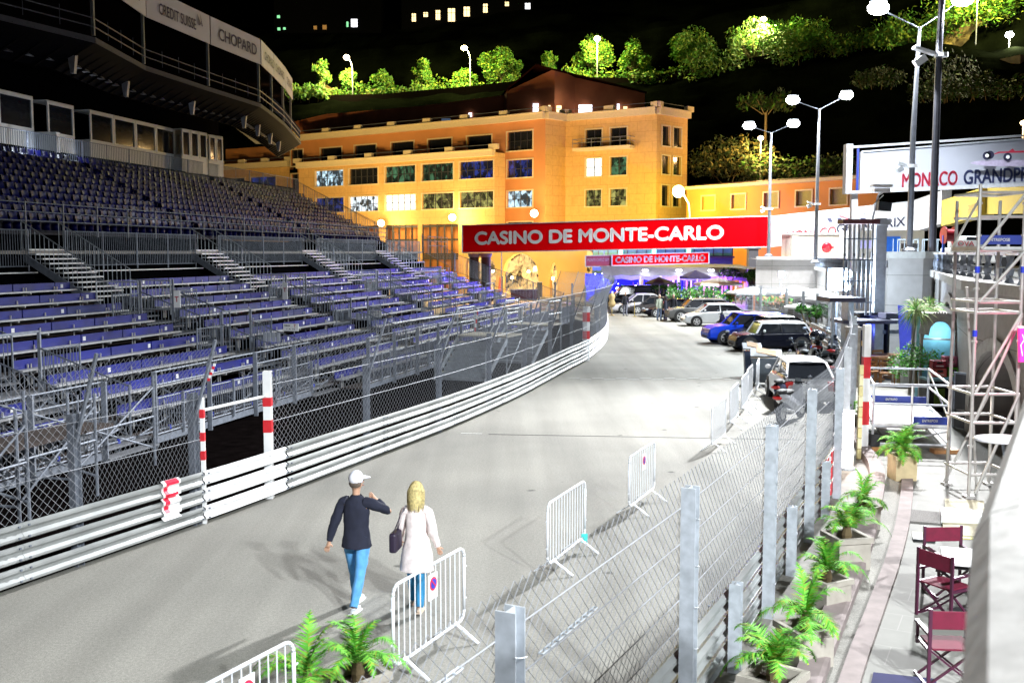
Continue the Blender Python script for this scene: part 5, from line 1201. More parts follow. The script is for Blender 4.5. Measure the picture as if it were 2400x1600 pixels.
# ================================================================ street lamps on the viaduct
def double_lamp(label, px, d, zb, zt, half, heads, power, lean=0.):
    o = thing('street_lamp', label, 'street lamp', XY(px, d, zb), group='double-headed street lamps'); h = zt - zb
    k = MB(); k.tube((0, 0, 0), (0, 0, h * .55), .13, 10, .11); k.tube((0, 0, h * .55), (lean, 0, h), .11, 10, .06); k.lathe((0, 0, 0), [(.32, 0), (.32, .08), (.2, .2)], 10); build('pole', k, mat('lamp_pole_steel', (.20, .21, .24), rough=.4, metal=.7), o)
    for sg, dzz in ((-1, heads[0]), (1, heads[1])):
        k = MB(); k.tube((lean, 0, h - .05), (lean + sg * half, 0, h + dzz), .028, 6); build('arm', k, GALVD, o)
        k = MB(); k.sphere((lean + sg * half, 0, h + dzz), .36, 12, sc=(1.25, 1, .75)); lh = build('lamp_head', k, LAMPW, o)
        k = MB(); k.sphere((lean + sg * half, 0, h + dzz + .27), .3, 8, sc=(1.3, 1.0, .2)); hd = build('head_cover', k, GALV, o)
        q = o.location + V((lean + sg * half, -.2, h + dzz - .35)); lamp(q, power, (.90, .96, 1), kind='SPOT', r=.3, aim=(q.x - 2.5, q.y - .5, 0), cone=152, blend=.35)
    k = MB(); z = h * .38; k.tube((0, 0, z), (0, 0, z + .12), .24, 10); k.box((-.4, 0, z + .12), (.45, .2, .1), rot=Matrix.Rotation(.35, 3, 'Y')); k.box((-.5, 0, z - .08), (.26, .16, .2), rot=Matrix.Rotation(-.5, 3, 'Y')); k.tube((0, 0, z + .05), (-.5, 0, z + .1), .04, 5); build('loudspeaker', k, WHITEP, o)
    return o
MAINP = 21000
double_lamp('tall double-headed street lamp with two glaring heads cut near the top edge', 2131, 43, 4.7, 13.9, 1.72, (.75, 1.1), MAINP * .5, lean=.12)
double_lamp('double-headed street lamp in the middle of the row, left of the big billboard', 1911, 67, 4.0, 13.9, 1.72, (.55, .85), MAINP * .75)
double_lamp('farthest double-headed street lamp, standing in front of the red banner end', 1801, 73, 4.4, 13.1, 1.55, (.45, .6), MAINP * .5)
o = thing('floodlight_mast', 'dark tall mast rising out of the top edge beside the near double lamp', 'mast', XY(2184, 42.5, 4.7))
k = MB(); k.tube((0, 0, 0), (0, 0, 8), .16, 10, .13); k.tube((0, 0, 8), (.15, 0, 16), .13, 10, .1); build('pole', k, mat('dark_grey_steel', (.10, .10, .12), rough=.4, metal=.6), o)
k = MB(); k.tube((.1, 0, 3.9 + 4), (.1, 0, 8.05), .27, 10); k.box((-.6, 0, 8.15), (.9, .3, .12), rot=Matrix.Rotation(.3, 3, 'Y')); k.box((-.75, 0, 7.75), (.5, .25, .3), rot=Matrix.Rotation(-.6, 3, 'Y')); build('loudspeaker', k, WHITEP, o)
k = MB()
for x in (-1.2, -.4, .4, 1.2): k.box((.15 + x, -.3, 15.8), (.6, .35, .45))
k.bar((-1.6, 0, 15.6), (1.9, 0, 15.6), .1, .1); build('floodlights', k, LAMPW, o)
lamp(o.location + V((.1, -1.0, 15.2)), MAINP * 5.0, (.95, .97, 1), kind='SPOT', r=.7, aim=(5, 16, 0), cone=82, blend=.8)
o = double_lamp('added double-headed street lamp behind the camera, unseen, lighting the near posts and terrace', 1200, 1, 3.8, 12.5, 1.7, (.5, .7), 9500)
o.location = (9.5, -5, 3.8)  # unseen lamp added to brighten the near posts and terrace
for l_ in [x for x in C.objects if x.type == 'LIGHT'][-2:]: l_.location += V((9.5, -6, 0)); l_.data.spot_size = R(74); l_.data.spot_blend = .9; l_.data.energy = 33000; l_.rotation_euler = (V((4.2, 10.5, 0)) - l_.location).to_track_quat('-Z', 'Y').to_euler()
# yellow street lamp near the building corner
p = XY(1594, 101, 10.7); o = thing('street_lamp', 'glaring yellow street lamp on a curved arm at the corner of the orange building', 'street lamp', XY(1614, 102, 0)); dx = p.x - o.location.x
k = MB(); k.path([V((0, 0, 0)), V((0, 0, 8.4)), V((-.1, 0, 9.5)), V((dx * .5, 0, 10.3)), V((dx, 0, 10.6))], .09, 6); build('pole', k, mat('pale_pole', (.5, .5, .52)), o); k = MB(); k.sphere((dx, 0, 10.7), .6, 12); build('lamp_head', k, mat('yellow_lamp_glass', (.8, .8, .6), emit=(1, .9, .25), es=30), o)
lamp(p + V((0, .6, -.9)), 5500, (1, .78, .10), r=.4)
# lamps added unseen behind the stand and the red banner to light the facade
for x, y, hh, pw_, lab in ((-31, 113, 7.6, 8000, 'added lamp unseen behind the grandstand, lighting the left wing'), (-21, 108, 6.4, 7000, 'added lamp unseen behind the grandstand, lighting the left of the facade'), (-10, 99, 4.2, 8000, 'added lamp unseen behind the grandstand, lighting the middle of the facade'), (-1, 98, 5.7, 2600, 'added lamp unseen behind the left end of the red banner'), (8.5, 95, 5.7, 5500, 'added lamp unseen behind the middle of the red banner')):
    o = thing('street_lamp', lab, 'street lamp', (x, y, 0)); k = MB(); k.tube((0, 0, 0), (0, 0, hh), .07, 6, .05); build('pole', k, GALVD, o); k = MB(); k.sphere((0, 0, hh + .1), .24, 8); build('lamp_head', k, LAMPY, o); lamp((x, y + .1, hh + .45), pw_, (1, .70, .27), r=.4)

# ================================================================ viaduct, balustrades
VIA = thing('viaduct', 'pale concrete viaduct wall with a rounded pillar and arched openings on the right', 'viaduct', (15, 45, 0))
VC = tiled('viaduct_concrete', (.27, .25, .235), 3.2, 1.25, .012, (.10, .09, .085), vertical=True, off=0)
def vwall(A, B, z1, holes=(), depth=1.2, name='wall', m=VC, z0=0):
    mb = MB(); wall_holes(mb, A, B, z0, z1, list(holes), depth=depth); a_ = V((A[0], A[1], z1)); b_ = V((B[0], B[1], z1)); d = (b_ - a_).normalized(); n_ = V((d.y, -d.x, 0))
    mb.quad(a_, b_, b_ - n_ * 6, a_ - n_ * 6); return build(name, mb, m, VIA, world=True)
W = [(17.1, 72), (21.2, 71.5), (15.9, 43.4), (17.6, 43.0), (17.6, 42.5), (14.9, 35), (11.9, 26.6), (11.0, 21.5), (11.0, 12)]
vwall(W[0], W[1], 4.25); vwall(W[1], W[2], 3.55)
mb = MB(); pts = [W[0], W[1]]; mb.bar(V((*W[0], 4.3)) + V((0, -.1, 0)), V((*W[1], 4.3)) + V((0, -.1, 0)), .5, .22); mb.bar(V((*W[1], 3.6)), V((*W[2], 3.6)), .4, .2)
mb.bar(V((17.5, 42.4, 3.84)), V((14.9, 35, 3.84)), .45, .26); mb.bar(V((14.9, 35, 3.84)), V((11.9, 26.6, 3.84)), .45, .26); mb.bar(V((11.9, 26.6, 3.84)), V((11.0, 21.5, 3.84)), .45, .26); mb.bar(V((11.0, 21.5, 3.84)), V((11.0, 12, 3.84)), .45, .26)
build('coping', mb, mat('coping_stone', (.36, .345, .32), rough=.85), VIA, world=True)
# pillar with rounded right corner
mb = MB(); pil = [(15.55, 43.0), (15.6, 42.6), (16.9, 42.2), (17.3, 42.3), (17.6, 42.7), (17.7, 44.5), (15.6, 44.5)]; mb.prism(pil, 0, 4.45); build('pillar', mb, VC, VIA, world=True)
mb = MB(); mb.prism([(x + (x - 16.6) * .07, y + (y - 43.4) * .12) for x, y in pil], 4.45, 4.72); build('pillar_cap', mb, mat('coping_stone', (.50, .48, .44)), VIA, world=True)
def arch_wall(A, B, z1, ua, ub, zs, zt, m=VC, depth=1.5, inner=None, name='arch_wall'):
    A = V((*A, 0)); B = V((*B, 0)); L = (B - A).length; d = (B - A) / L; n_ = V((d.y, -d.x, 0)); mb = MB(); q = lambda u, z, o=0.: A + d * u - n_ * o + V((0, 0, z))
    mb.quad(q(0, 0), q(ua, 0), q(ua, z1), q(0, z1)); mb.quad(q(ub, 0), q(L, 0), q(L, z1), q(ub, z1)); N = 16
    h = lambda u: zs + (zt - zs) * math.sqrt(max(0, 1 - ((u - (ua + ub) / 2) / ((ub - ua) / 2)) ** 2))
    for i in range(N):
        u0, u1 = ua + (ub - ua) * i / N, ua + (ub - ua) * (i + 1) / N
        mb.quad(q(u0, h(u0)), q(u1, h(u1)), q(u1, z1), q(u0, z1)); mb.quad(q(u0, h(u0)), q(u0, h(u0), depth), q(u1, h(u1), depth), q(u1, h(u1)))
    for u in (ua, ub): mb.quad(q(u, 0), q(u, 0, depth), q(u, zs, depth), q(u, zs))
    mb.quad(q(0, z1), q(L, z1), q(L, z1, 6), q(0, z1, 6)); build(name, mb, m, VIA, world=True)
    k = MB(); k.quad(q(ua - .2, 0, depth), q(ub + .2, 0, depth), q(ub + .2, zt + .1, depth), q(ua - .2, zt + .1, depth)); build('arch_back', k, inner or DARK, VIA, world=True)
    t_ = MB()
    for i in range(N):
        u0, u1 = ua + (ub - ua) * i / N, ua + (ub - ua) * (i + 1) / N; t_.bar(q(u0, h(u0) + .16, -.03), q(u1, h(u1) + .16, -.03), .08, .3)
    build('arch_trim', t_, mat('coping_stone', (.50, .48, .44)), VIA, world=True); return q
q1 = arch_wall((17.5, 42.4), (11.9, 26.6), 3.75, 5.2, 13.2, 1.2, 3.05, inner=mat('pale_blue_wall', (.25, .55, .68), rough=.6))
k = MB(); a_ = q1(5.6, 0, .9); b_ = q1(12.6, 0, .9); k.bar(a_ + V((0, 0, 2.25)), b_ + V((0, 0, 2.25)), .15, .08); k.bar(q1(12.4, .2, .6), q1(12.4, 2.6, .6), .9, .5); build('niche_shelf', k, mat('pale_blue_wall', (.25, .55, .68)), VIA, world=True)
lamp(q1(8.5, 2.4, .2), 110, (.55, .85, 1), r=.2)
arch_wall((12.45, 31.1), (13.7, 30.6), 2.85, .08, 1.02, 2.05, 2.6, inner=mat('pale_blue_wall', (.25, .55, .68), rough=.6), depth=.7, name='niche_wall')
k = MB(); k.quad(V((12.45, 31.1, 0)), V((14.0, 35.5, 0)), V((14.0, 35.5, 2.85)), V((12.45, 31.1, 2.85))); k.bar((12.6, 31.3, 2.05), (13.5, 30.95, 2.05), .1, .05); build('niche_return', k, VC, VIA, world=True)
lamp((12.95, 31.1, 2.2), 26, (.6, .88, 1), r=.15)
q2 = arch_wall((11.9, 26.6), (11.0, 21.5), 3.75, .35, 4.6, .6, 2.35)
vwall((11.0, 21.5), (11.0, 12), 3.75)
# iron balustrades
def balus(label, a_, b_, z, h=.68, gap=.42, r=.045, base=.15):
    a_ = V((*a_, z)); b_ = V((*b_, z)); o = thing('balustrade', label, 'railing', a_.lerp(b_, .5)); L = (b_ - a_).length; n_ = int(L / gap); k = MB(); k.bar(a_ + V((0, 0, h)), b_ + V((0, 0, h)), .2, .07); build('top_rail', k, mat('pale_rail', (.5, .49, .46), rough=.5), o, world=True); k = MB()
    for zz in (.15, .35): k.tube(a_ + V((0, 0, zz)), b_ + V((0, 0, zz)), .02, 4)
    for i in range(n_ + 1):
        c = a_.lerp(b_, i / n_); k.lathe(c, [(r * 1.4, 0), (r * .8, .1), (r * 1.3, h * .45), (r * .7, h * .7), (r * 1.3, h)], 6)
    build('balusters', k, GALVD, o, world=True)
balus('iron balustrade on top of the wall left of the rounded pillar', (21.0, 71), (15.7, 44.2), 3.7)
balus('iron balustrade on the curved wall right of the rounded pillar', (17.4, 42.2), (14.9, 35), 3.97, gap=1.3, r=.09)
balus('iron balustrade on the curved wall behind the scaffold tower', (14.85, 34.8), (11.2, 22.5), 3.97, gap=1.5, r=.09)
k = MB(); pl_ = [(17.3, 90), W[0], W[1], W[2], (15.9, 42.6), (17.4, 42.6), (14.9, 35), (11.9, 26.6), (11.0, 21.5), (11.0, 12), (60, 12), (60, 90)]; k.add([V((x + .15, y, 3.5)) for x, y in pl_], [tuple(range(len(pl_)))]); setp(build('upper_road', k, mat('upper_road_asphalt', (.2, .2, .2), rough=.9)), kind='structure')
# things on the upper road
o = thing('site_hut', 'cream cabin wall below the white banner, left of the gantry column', 'hut', XY(1925, 72, 4)); k = MB(); k.box((0, 1.2, .8), (4.4, 2.4, 2.3)); k.box((-1.9, -.1, .9), (.5, .2, 1.9)); build('body', k, mat('cream_panel', (.36, .32, .27), rough=.6), o); k = MB(); k.box((0, 1.2, 1.99), (4.6, 2.6, .1)); build('roof', k, CABW, o)
o = thing('lifebuoy', 'shiny red ball-shaped reel cover on the cream cabin', 'reel', D(1938, 580, 70.5)); k = MB(); k.sphere((0, 0, 0), .36, 12, sc=(1, .5, 1)); build('cover', k, mat('glossy_red', (.55, .01, .02), rough=.2, coat=.6), o); k = MB(); k.box((.35, 0, 0), (.2, .1, .12)); k.tube((0, 0, 0), (0, .4, 0), .05, 5); build('spout', k, REDP, o)
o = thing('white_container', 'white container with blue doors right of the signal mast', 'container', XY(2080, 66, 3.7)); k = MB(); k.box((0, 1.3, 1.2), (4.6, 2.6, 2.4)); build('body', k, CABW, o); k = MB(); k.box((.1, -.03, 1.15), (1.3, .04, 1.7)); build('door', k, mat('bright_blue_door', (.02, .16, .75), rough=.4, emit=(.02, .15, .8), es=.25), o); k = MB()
for i in range(3): k.box((-1.6 + i * .5, -.03, 1.5), (.35, .04, .5))
build('windows', k, mat('pale_violet_glass', (.4, .4, .8), emit=(.5, .5, 1), es=.5), o)
o = thing('hose_reel', 'dark red hose reel on a blue stand behind the balustrade', 'reel', XY(2222, 40, 4.4)); rx = Matrix.Rotation(R(90), 3, 'Y'); k = MB(); k.lathe((0, 0, .95), [(.34, -.22), (.34, -.17), (.24, -.16), (.24, .16), (.34, .17), (.34, .22)], 16, M=rx); build('drum', k, mat('dark_red_reel', (.30, .01, .02), rough=.35, coat=.4), o); k = MB(); k.bar((-.2, 0, 0), (-.2, 0, .95), .08, .08); k.bar((-.35, 0, 0), (.1, 0, 0), .3, .06); build('stand', k, mat('blue_steel', (.02, .08, .4)), o)
o = board('shop_sign', 'white sign reading PIOVA behind the scaffold tower', 2262, 580, 44, 1.25, .62, m=CABW, txt=[('PIOVA', .95, .2, -.1, .17, mat('pale_red_lettering', (.72, .18, .2))), ('MA', .5, .17, .15, -.12, TXTK)], rz=0)
o = thing('jeep', 'white off-road vehicle with a spare wheel parked above the balustrade', 'car', XY(2285, 47, 3.75)); k = MB(); k.box((0, 0, .8), (2.6, 1.7, .7)); k.box((.1, 0, 1.4), (2.2, 1.6, .55)); build('body', k, CABW, o, bevel=.08); k = MB(); k.box((.1, -.82, 1.42), (1.8, .03, .4)); build('window', k, GLASS, o); k = MB()
for x in (-.8, .9): k.lathe((x, -.75, .38), [(.36, -.12), (.38, 0), (.36, .12)], 14, M=Matrix.Rotation(R(90), 3, 'X'))
build('wheels', k, BLACKP, o); k = MB(); k.lathe((-.3, -.9, 1.1), [(.33, -.08), (.33, .08)], 14, M=Matrix.Rotation(R(90), 3, 'X')); build('spare_wheel', k, GALVD, o)
o = thing('stacked_cages', 'pale metal cage trolleys standing between the two tall lamp poles', 'trolley', XY(2160, 50, 3.9)); k = MB()
for x in (-.7, .5):
    for z in (.2, .8, 1.4): k.tube((x - .5, 0, z), (x + .5, 0, z), .03, 4)
    for xx in (-.5, -.17, .17, .5): k.tube((x + xx, 0, .2), (x + xx, 0, 1.45), .025, 4); k.tube((x + xx, .6, .2), (x + xx, .6, 1.45), .025, 4)
build('bars', k, mat('pale_blue_steel', (.45, .55, .65), rough=.4), o); k = MB(); k.box((-.5, .3, 1.1), (.7, .4, .25)); k.box((.6, .3, .6), (.5, .4, .3)); build('contents', k, BLACKM, o)
# big billboard on its gantry column
c0, c1 = D(2016, 447, 50), D(2440, 427, 50.5); o = banner('billboard', 'big white billboard with a racing car and MONACOGRANDPRIX at the right edge', c0, c1, D(2016, 356, 50).z - c0.z, D(2440, 322, 50.5).z - c1.z, mat('billboard_white', (.31, .325, .38), rough=.5, var=.03, scale=.5), cat='billboard',
           txts=[('MONACO', 2.72, .66, .38, .2, mat('crimson_lettering', (.38, .02, .05)), .012), ('GRANDPRIX', 3.9, .66, .785, .2, mat('slate_lettering', (.03, .04, .12)), .012)], depth=.5)
k = MB(); k.bar(c0 + V((-.65, -.05, -.15)), c0 + V((-.65, -.05, 2.2)), .3, .5); k.bar(c0 + V((-.18, -.06, 0)), c0 + V((-.18, -.06, 2.0)), .1, .1, m=1); k.bar(c0 + V((-.8, 0, -.1)), c1 + V((0, 0, -.1)), .3, .14); k.bar(c0 + V((-.8, 0, 2.05)), c1 + V((0, 0, 2.3)), .2, .1)
k.bar(D(2001, 453, 50.3), XY(2001, 50.3, 3.7), .3, .3)
build('support_column', k, [mat('grey_gantry_steel', (.42, .43, .46), rough=.5), NAVY], o, world=True)
# racing car emblem (generic low racing car)
def flat(pts, dz=.0): return [V((x, -dz, z)) for x, z in pts]
k = MB(); k.add(flat([(-1.2, 0), (-.9, .16), (-.4, .18), (-.2, .32), (-.1, .2), (.6, .22), (1.3, .1), (1.6, 0), (1.2, -.1), (.9, -.04), (1.1, .06), (.4, .12), (-.8, .1)]), [tuple(range(13))]); cc = D(2380, 362, 49.9)
e = build('car_emblem', k, mat('crimson_lettering', (.38, .02, .05)), parent=o); e.matrix_local = rootinv(o) @ Matrix.Translation(cc + V((0, -.12, -.05)))
k = MB()
for x, z in ((-1.45, -.02), (-.45, -.08), (-1.3, .02)): k.lathe((x, 0, z), [(.2, -.01), (.2, .01)], 14, M=Matrix.Rotation(R(90), 3, 'X'))
for x, z in ((-1.45, -.02), (-.45, -.08)): k.lathe((x, -.03, z), [(.09, -.01), (.09, .01)], 10, m=1, M=Matrix.Rotation(R(90), 3, 'X'))
e2 = build('wheel_emblem', k, [TXTK, TXTW], parent=o); e2.matrix_local = rootinv(o) @ Matrix.Translation(cc + V((0, -.16, -.06)))
k = MB(); k.sphere((0, 0, 0), 1.0, 16, sc=(1.9, .005, .16)); e3 = build('shadow_emblem', k, mat('mauve_lettering', (.34, .3, .42)), parent=o); e3.matrix_local = rootinv(o) @ Matrix.Translation(cc + V((-.3, -.09, -.42)))

# ================================================================ signal gantry mast + tube bundle + awning
mp_ = XY(2052, 40, 0); o = thing('crane_mast', 'thick grey steel mast with a camera on top in front of the viaduct', 'mast', mp_)
k = MB(); k.box((0, 0, 3.0), (.42, .42, 6.0)); k.box((0, 0, 5.85), (.62, .62, .22)); k.box((0, 0, 2.25), (.7, .6, .12)); build('shaft', k, mat('grey_gantry_steel', (.42, .43, .46), rough=.5), o, bevel=.02)
k = MB(); k.box((.5, 0, 2.0), (1.5, .5, .14)); k.box((.5, 0, 1.6), (1.5, .5, .14)); k.box((1.2, 0, 1.85), (.2, .6, 1.0)); build('outrigger', k, GALVD, o)
k = MB(); k.box((.05, -.1, 6.45), (.5, .5, .34), rot=Matrix.Rotation(.1, 3, 'Y')); build('camera_housing', k, mat('dark_lens_box', (.04, .05, .06), rough=.3), o)
k = MB(); k.path([V((-.3, 0, 5.95)), V((-.1, 0, 6.9)), V((.2, 0, 7.1))], .04, 5); k.box((0, 0, 7.25), (.75, .4, .1)); k.box((0, 0, 7.08), (.6, .3, .16)); k.tube((-.9, 0, 5.9), (.1, 0, 6.9), .02, 4); build('top_light', k, WHITEP, o)
k = MB(); k.tube((.22, -.24, 4.1), (.22, -.24, 4.4), .05, 6); build('latch', k, ALU, o)
bp_ = XY(2005, 39, 0); o = thing('tube_bundle', 'cluster of tall vertical steel tubes hanging under a dark cap beside the mast', 'scaffold', bp_); k = MB()
for i, x in enumerate((-.55, -.38, -.2, -.02, .15, .32, .5)):
    for y in (0,): k.tube((x, y, 2.55 - .25 * (x > .2)), (x, y, 5.75 + x * .05), .045, 6)
build('tubes', k, GALV, o); k = MB(); k.box((0, .15, 5.85), (1.4, .7, .16)); build('cap', k, mat('dark_red_cap', (.12, .03, .04)), o); k = MB()
for z in (2.8, 3.6, 4.4, 5.2): k.tube((-.6, -.06, z), (.6, -.06, z), .025, 4)
for x in (-.55, -.2, .15, .5): k.box((x, -.06, 4.6), (.07, .06, .1)); k.box((x, -.06, 3.4), (.07, .06, .1))
build('braces', k, GALVD, o)
for px, py, d, lab in ((1833, 643, 68, 'glaring white floodlight on the pale wall above the white parasols'), (1968, 655, 41, 'cluster of glaring blue-white floodlights left of the tube bundle')):
    c = D(px, py, d); o = thing('floodlight', lab, 'floodlight', c, group='low floodlights on the right'); k = MB()
    for dx, dz_ in (((0, 0),) if px < 1900 else ((0, 0), (-.3, .25), (.25, -.3), (-.2, -.3), (.3, .22))): k.lathe((dx, 0, dz_), [(.14, 0), (.16, .1)], 10, M=Matrix.Rotation(R(90), 3, 'X'))
    build('lens', k, mat('blue_white_lamp', (.8, .9, 1), emit=(.6, .8, 1), es=40), o); k = MB(); k.box((0, .25, 0), (.9, .25, .9) if px > 1900 else (.4, .25, .4)); k.tube((0, .3, -.4), (0, .3, -c.z + .1), .05, 6); build('housing', k, GALVD, o)
    lamp(c + V((0, -.6, 0)), 1500 if px > 1900 else 800, (.7, .85, 1), r=.25)
c = D(1985, 693, 38); o = thing('kiosk_canopy', 'dark flat canopy with a kiosk below the tube bundle', 'canopy', (c.x, c.y, 0)); k = MB(); k.box((-.1, .4, 2.95), (1.3, 1.6, .16)); build('roof', k, mat('dark_awning', (.05, .04, .07)), o); k = MB(); k.box((.2, .5, 2.0), (.2, .8, 1.8)); k.box((-.35, .5, 2.0), (.08, .08, 1.8)); build('posts', k, GALV, o)
k = MB(); k.box((.9, .8, 2.1), (2.0, 1.6, .12)); k.box((1.9, .9, 2.3), (.5, .8, .2)); build('lower_roof', k, mat('dark_awning', (.05, .04, .07)), o)
c = XY(2047, 39.5, 0); o = thing('bar_hut', 'dark bar hut with a blue lamp and a grey post under the mast', 'kiosk', c); k = MB(); k.box((0, .9, 1.15), (1.15, .1, 2.3)); k.box((-.52, .5, 1.15), (.08, .8, 2.3)); k.box((.58, .5, 1.15), (.08, .8, 2.3)); k.box((0, .5, 2.33), (1.3, 1.0, .08)); build('walls', k, BLACKM, o); k = MB(); k.box((.12, .0, 1.1), (.3, .2, 2.2)); build('post', k, mat('grey_gantry_steel', (.42, .43, .46)), o); k = MB(); k.sphere((-.15, .3, 1.95), .1, 8); build('blue_lamp', k, mat('blue_lamp', (.1, .1, 1), emit=(.05, .1, 1), es=6), o)
k = MB(); k.box((-.25, .35, 1.15), (.2, .15, .2)); build('amber_lamp', k, mat('amber_glow', (.6, .4, .1), emit=(1, .6, .2), es=.4), o); lamp(c + V((-.2, .1, 1.7)), 12, (.1, .15, 1), r=.1)
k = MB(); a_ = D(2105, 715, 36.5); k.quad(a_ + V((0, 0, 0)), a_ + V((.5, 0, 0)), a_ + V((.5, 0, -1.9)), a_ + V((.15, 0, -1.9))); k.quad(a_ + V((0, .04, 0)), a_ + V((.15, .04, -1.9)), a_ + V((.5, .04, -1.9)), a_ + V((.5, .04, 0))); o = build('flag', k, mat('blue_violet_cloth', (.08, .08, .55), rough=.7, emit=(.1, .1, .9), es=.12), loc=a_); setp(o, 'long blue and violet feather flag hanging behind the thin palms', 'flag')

# ================================================================ near stone parapet
o = thing('stone_parapet', 'blurred pale stone parapet filling the lower right corner', 'parapet', (1.2, 2, 0))
def par(p0, p1, wdt=.75):
    k = MB(); p0 = V((*p0, 0)); p1 = V((*p1, 0)); prof = [(0, 3.0), (0, 4.13), (.03, 4.185), (.08, 4.205), (.5, 4.24), (wdt, 4.2), (wdt, 3.0)]
    n_ = 14; path = [p0.lerp(p1, i / n_) for i in range(n_ + 1)]; k.sweep(path, prof); return k
build('coping_stone', par((.05, .15), (.885, 1.93)), CAST, o, world=True, smooth=False); build('coping_stone', par((.89, 1.94), (1.78, 3.55)), CAST, o, world=True); build('coping_stone', par((1.785, 3.56), (2.9, 5.6)), CAST, o, world=True)
k = MB(); k.sweep([V((.1, .1, 0)), V((.92, 1.9, 0)), V((1.83, 3.5, 0)), V((3.0, 5.6, 0))], [(.04, 0), (.04, 3.0), (.7, 3.0), (.7, 0)]); build('wall', k, CONC, o, world=True)
# ================================================================ scaffold tower (right edge)
PINKM = mat('tower_tube_galvanised', (.55, .53, .50), rough=.4, metal=.5, var=.12)
o = thing('scaffold_tower', 'tall scaffold tower with a blue toe board at the right edge of the picture', 'scaffold', (9.1, 19.6, 0))
X0, X1, Y0, Y1 = 8.75, 9.6, 19.3, 20.4
k = MB()
for x, y in ((X0, Y0), (X1, Y0), (X0 + .05, Y1), (X1 + .05, Y1)): k.tube((x, y, 0), (x, y, 5.95 if y == Y0 else 5.7), .034, 8); k.box((x, y, .03), (.18, .18, .05))
build('standards', k, PINKM, o, world=True)
k = MB()
for z in (.45, 1.45, 2.0, 3.55, 3.75, 4.72, 5.35, 5.8): 
    k.tube((X0, Y0, z), (X1, Y0, z), .03, 6); k.tube((X0, Y1, z), (X1, Y1, z), .03, 6)
    if z not in (5.35,): k.tube((X0, Y0, z), (X0, Y1, z), .026, 6); k.tube((X1, Y0, z), (X1, Y1, z), .026, 6)
for z in (1, 2, 3, 4, 5, 5.6): 
    for x in (X0, X1): k.lathe((x, Y0, z), [(.055, -.02), (.055, .02)], 8)
build('ledgers', k, PINKM, o, world=True)
k = MB()
for z0, z1 in ((2.05, 3.55), (3.75, 4.7), (4.75, 5.8)): k.tube((X0 + .04, Y0 - .05, z0), (X1, Y0 - .05, z1), .03, 6)
k.tube((X0 + .04, Y0 - .05, 1.5), (X1, Y0 - .05, 3.5), .03, 6); k.tube((X0 + .1, Y0 - .06, .1), (X1, Y0 - .06, 2.0), .03, 6); k.tube((X0 - .03, Y1, 0), (X1, Y1, 1.9), .026, 6); k.tube((X0, Y0, 5.7), (X0, Y1, 4.8), .026, 6); k.tube((X1 - .2, Y1, 0), (X0 + .3, Y1, 4), .026, 6)
build('braces', k, PINKM, o, world=True)
k = MB(); k.box(((X0 + X1) / 2 + .3, (Y0 + Y1) / 2, 4.76), (1.5, 1.1, .06)); build('deck', k, ALU, o, world=True)
k = MB(); k.box((X0 + .62, Y0 + .02, 4.92), (1.2, .03, .17)); tb = build('toe_board', k, NAVY, o, world=True)
k = text_mb('ENTREPOSE', .42, .055, bold=.01); k.v = [v + V((X0 + .38, Y0 - .003, 4.92)) for v in k.v]; kk = build('lettering', k, ALU); kk.parent = tb; kk.matrix_parent_inverse = Matrix.Translation(o.location).inverted()
k = MB()
for x in (X0, X1 + .01): k.tube((x, Y0, 4.3), (x, Y0, 4.42), .045, 8); k.tube((x, Y0, 3.1), (x, Y0, 3.22), .045, 8)
build('blue_couplers', k, mat('coupler_blue', (.02, .05, .6)), o, world=True)
c = D(2392, 808, 18.9); o = thing('magenta_sign', 'glowing magenta sign hung on the scaffold tower at the right edge', 'sign', c); k = MB(); k.box((.12, 0, 0), (.3, .08, .62), rot=Matrix.Rotation(-.06, 3, 'Y')); build('panel', k, mat('magenta_glow', (.8, .02, .25), emit=(1, .02, .22), es=2.2), o); k = MB(); k.path([V((.0, -.05, .2)), V((.04, -.05, .1)), V((-.02, -.05, 0)), V((.02, -.05, -.2))], .008, 4); k.box((.12, 0, .33), (.32, .1, .03)); build('tube_outline', k, mat('pale_pink_glow', (.9, .7, .7), emit=(1, .7, .7), es=1.5), o)
lamp(c + V((-.05, -.5, 0)), 26, (1, .06, .22), r=.2)
# ================================================================ mobile platform
o = thing('work_platform', 'low mobile scaffold platform with white guard rails and blue boards on the terrace', 'scaffold', (9.3, 25.5, 0))
c_ = [V((8.55, 24.0, 0)), V((10.25, 23.7, 0)), V((11.1, 27.1, 0)), V((9.5, 27.5, 0))]
k = MB(); PZ = .62
for p in c_: k.tube(p, p + V((0, 0, PZ + .98)), .03, 7)
for i in range(4):
    a_, b_ = c_[i], c_[(i + 1) % 4]
    for z in (.18, PZ - .03, PZ + .5, PZ + .97): k.tube(a_ + V((0, 0, z)), b_ + V((0, 0, z)), .027, 6)
m_ = c_[0].lerp(c_[1], .5); k.tube(m_ + V((0, 0, PZ)), m_ + V((0, 0, PZ + .97)), .027, 6)
k.tube(c_[3] + V((0, 0, PZ + .9)), c_[0] + V((0, 0, PZ + .1)), .02, 5); k.tube(c_[2] + V((0, 0, PZ + .9)), c_[1] + V((0, 0, PZ + .1)), .02, 5); k.tube(c_[0] + V((0, 0, .1)), c_[1] + V((0, 0, PZ - .1)), .02, 5)
build('guard_rails', k, mat('bright_galvanised', (.62, .64, .68), rough=.35, metal=.5), o, world=True)
k = MB(); k.prism([p[:2] for p in c_], PZ, PZ + .05); build('deck', k, mat('white_deck', (.7, .7, .7), rough=.5), o, world=True)
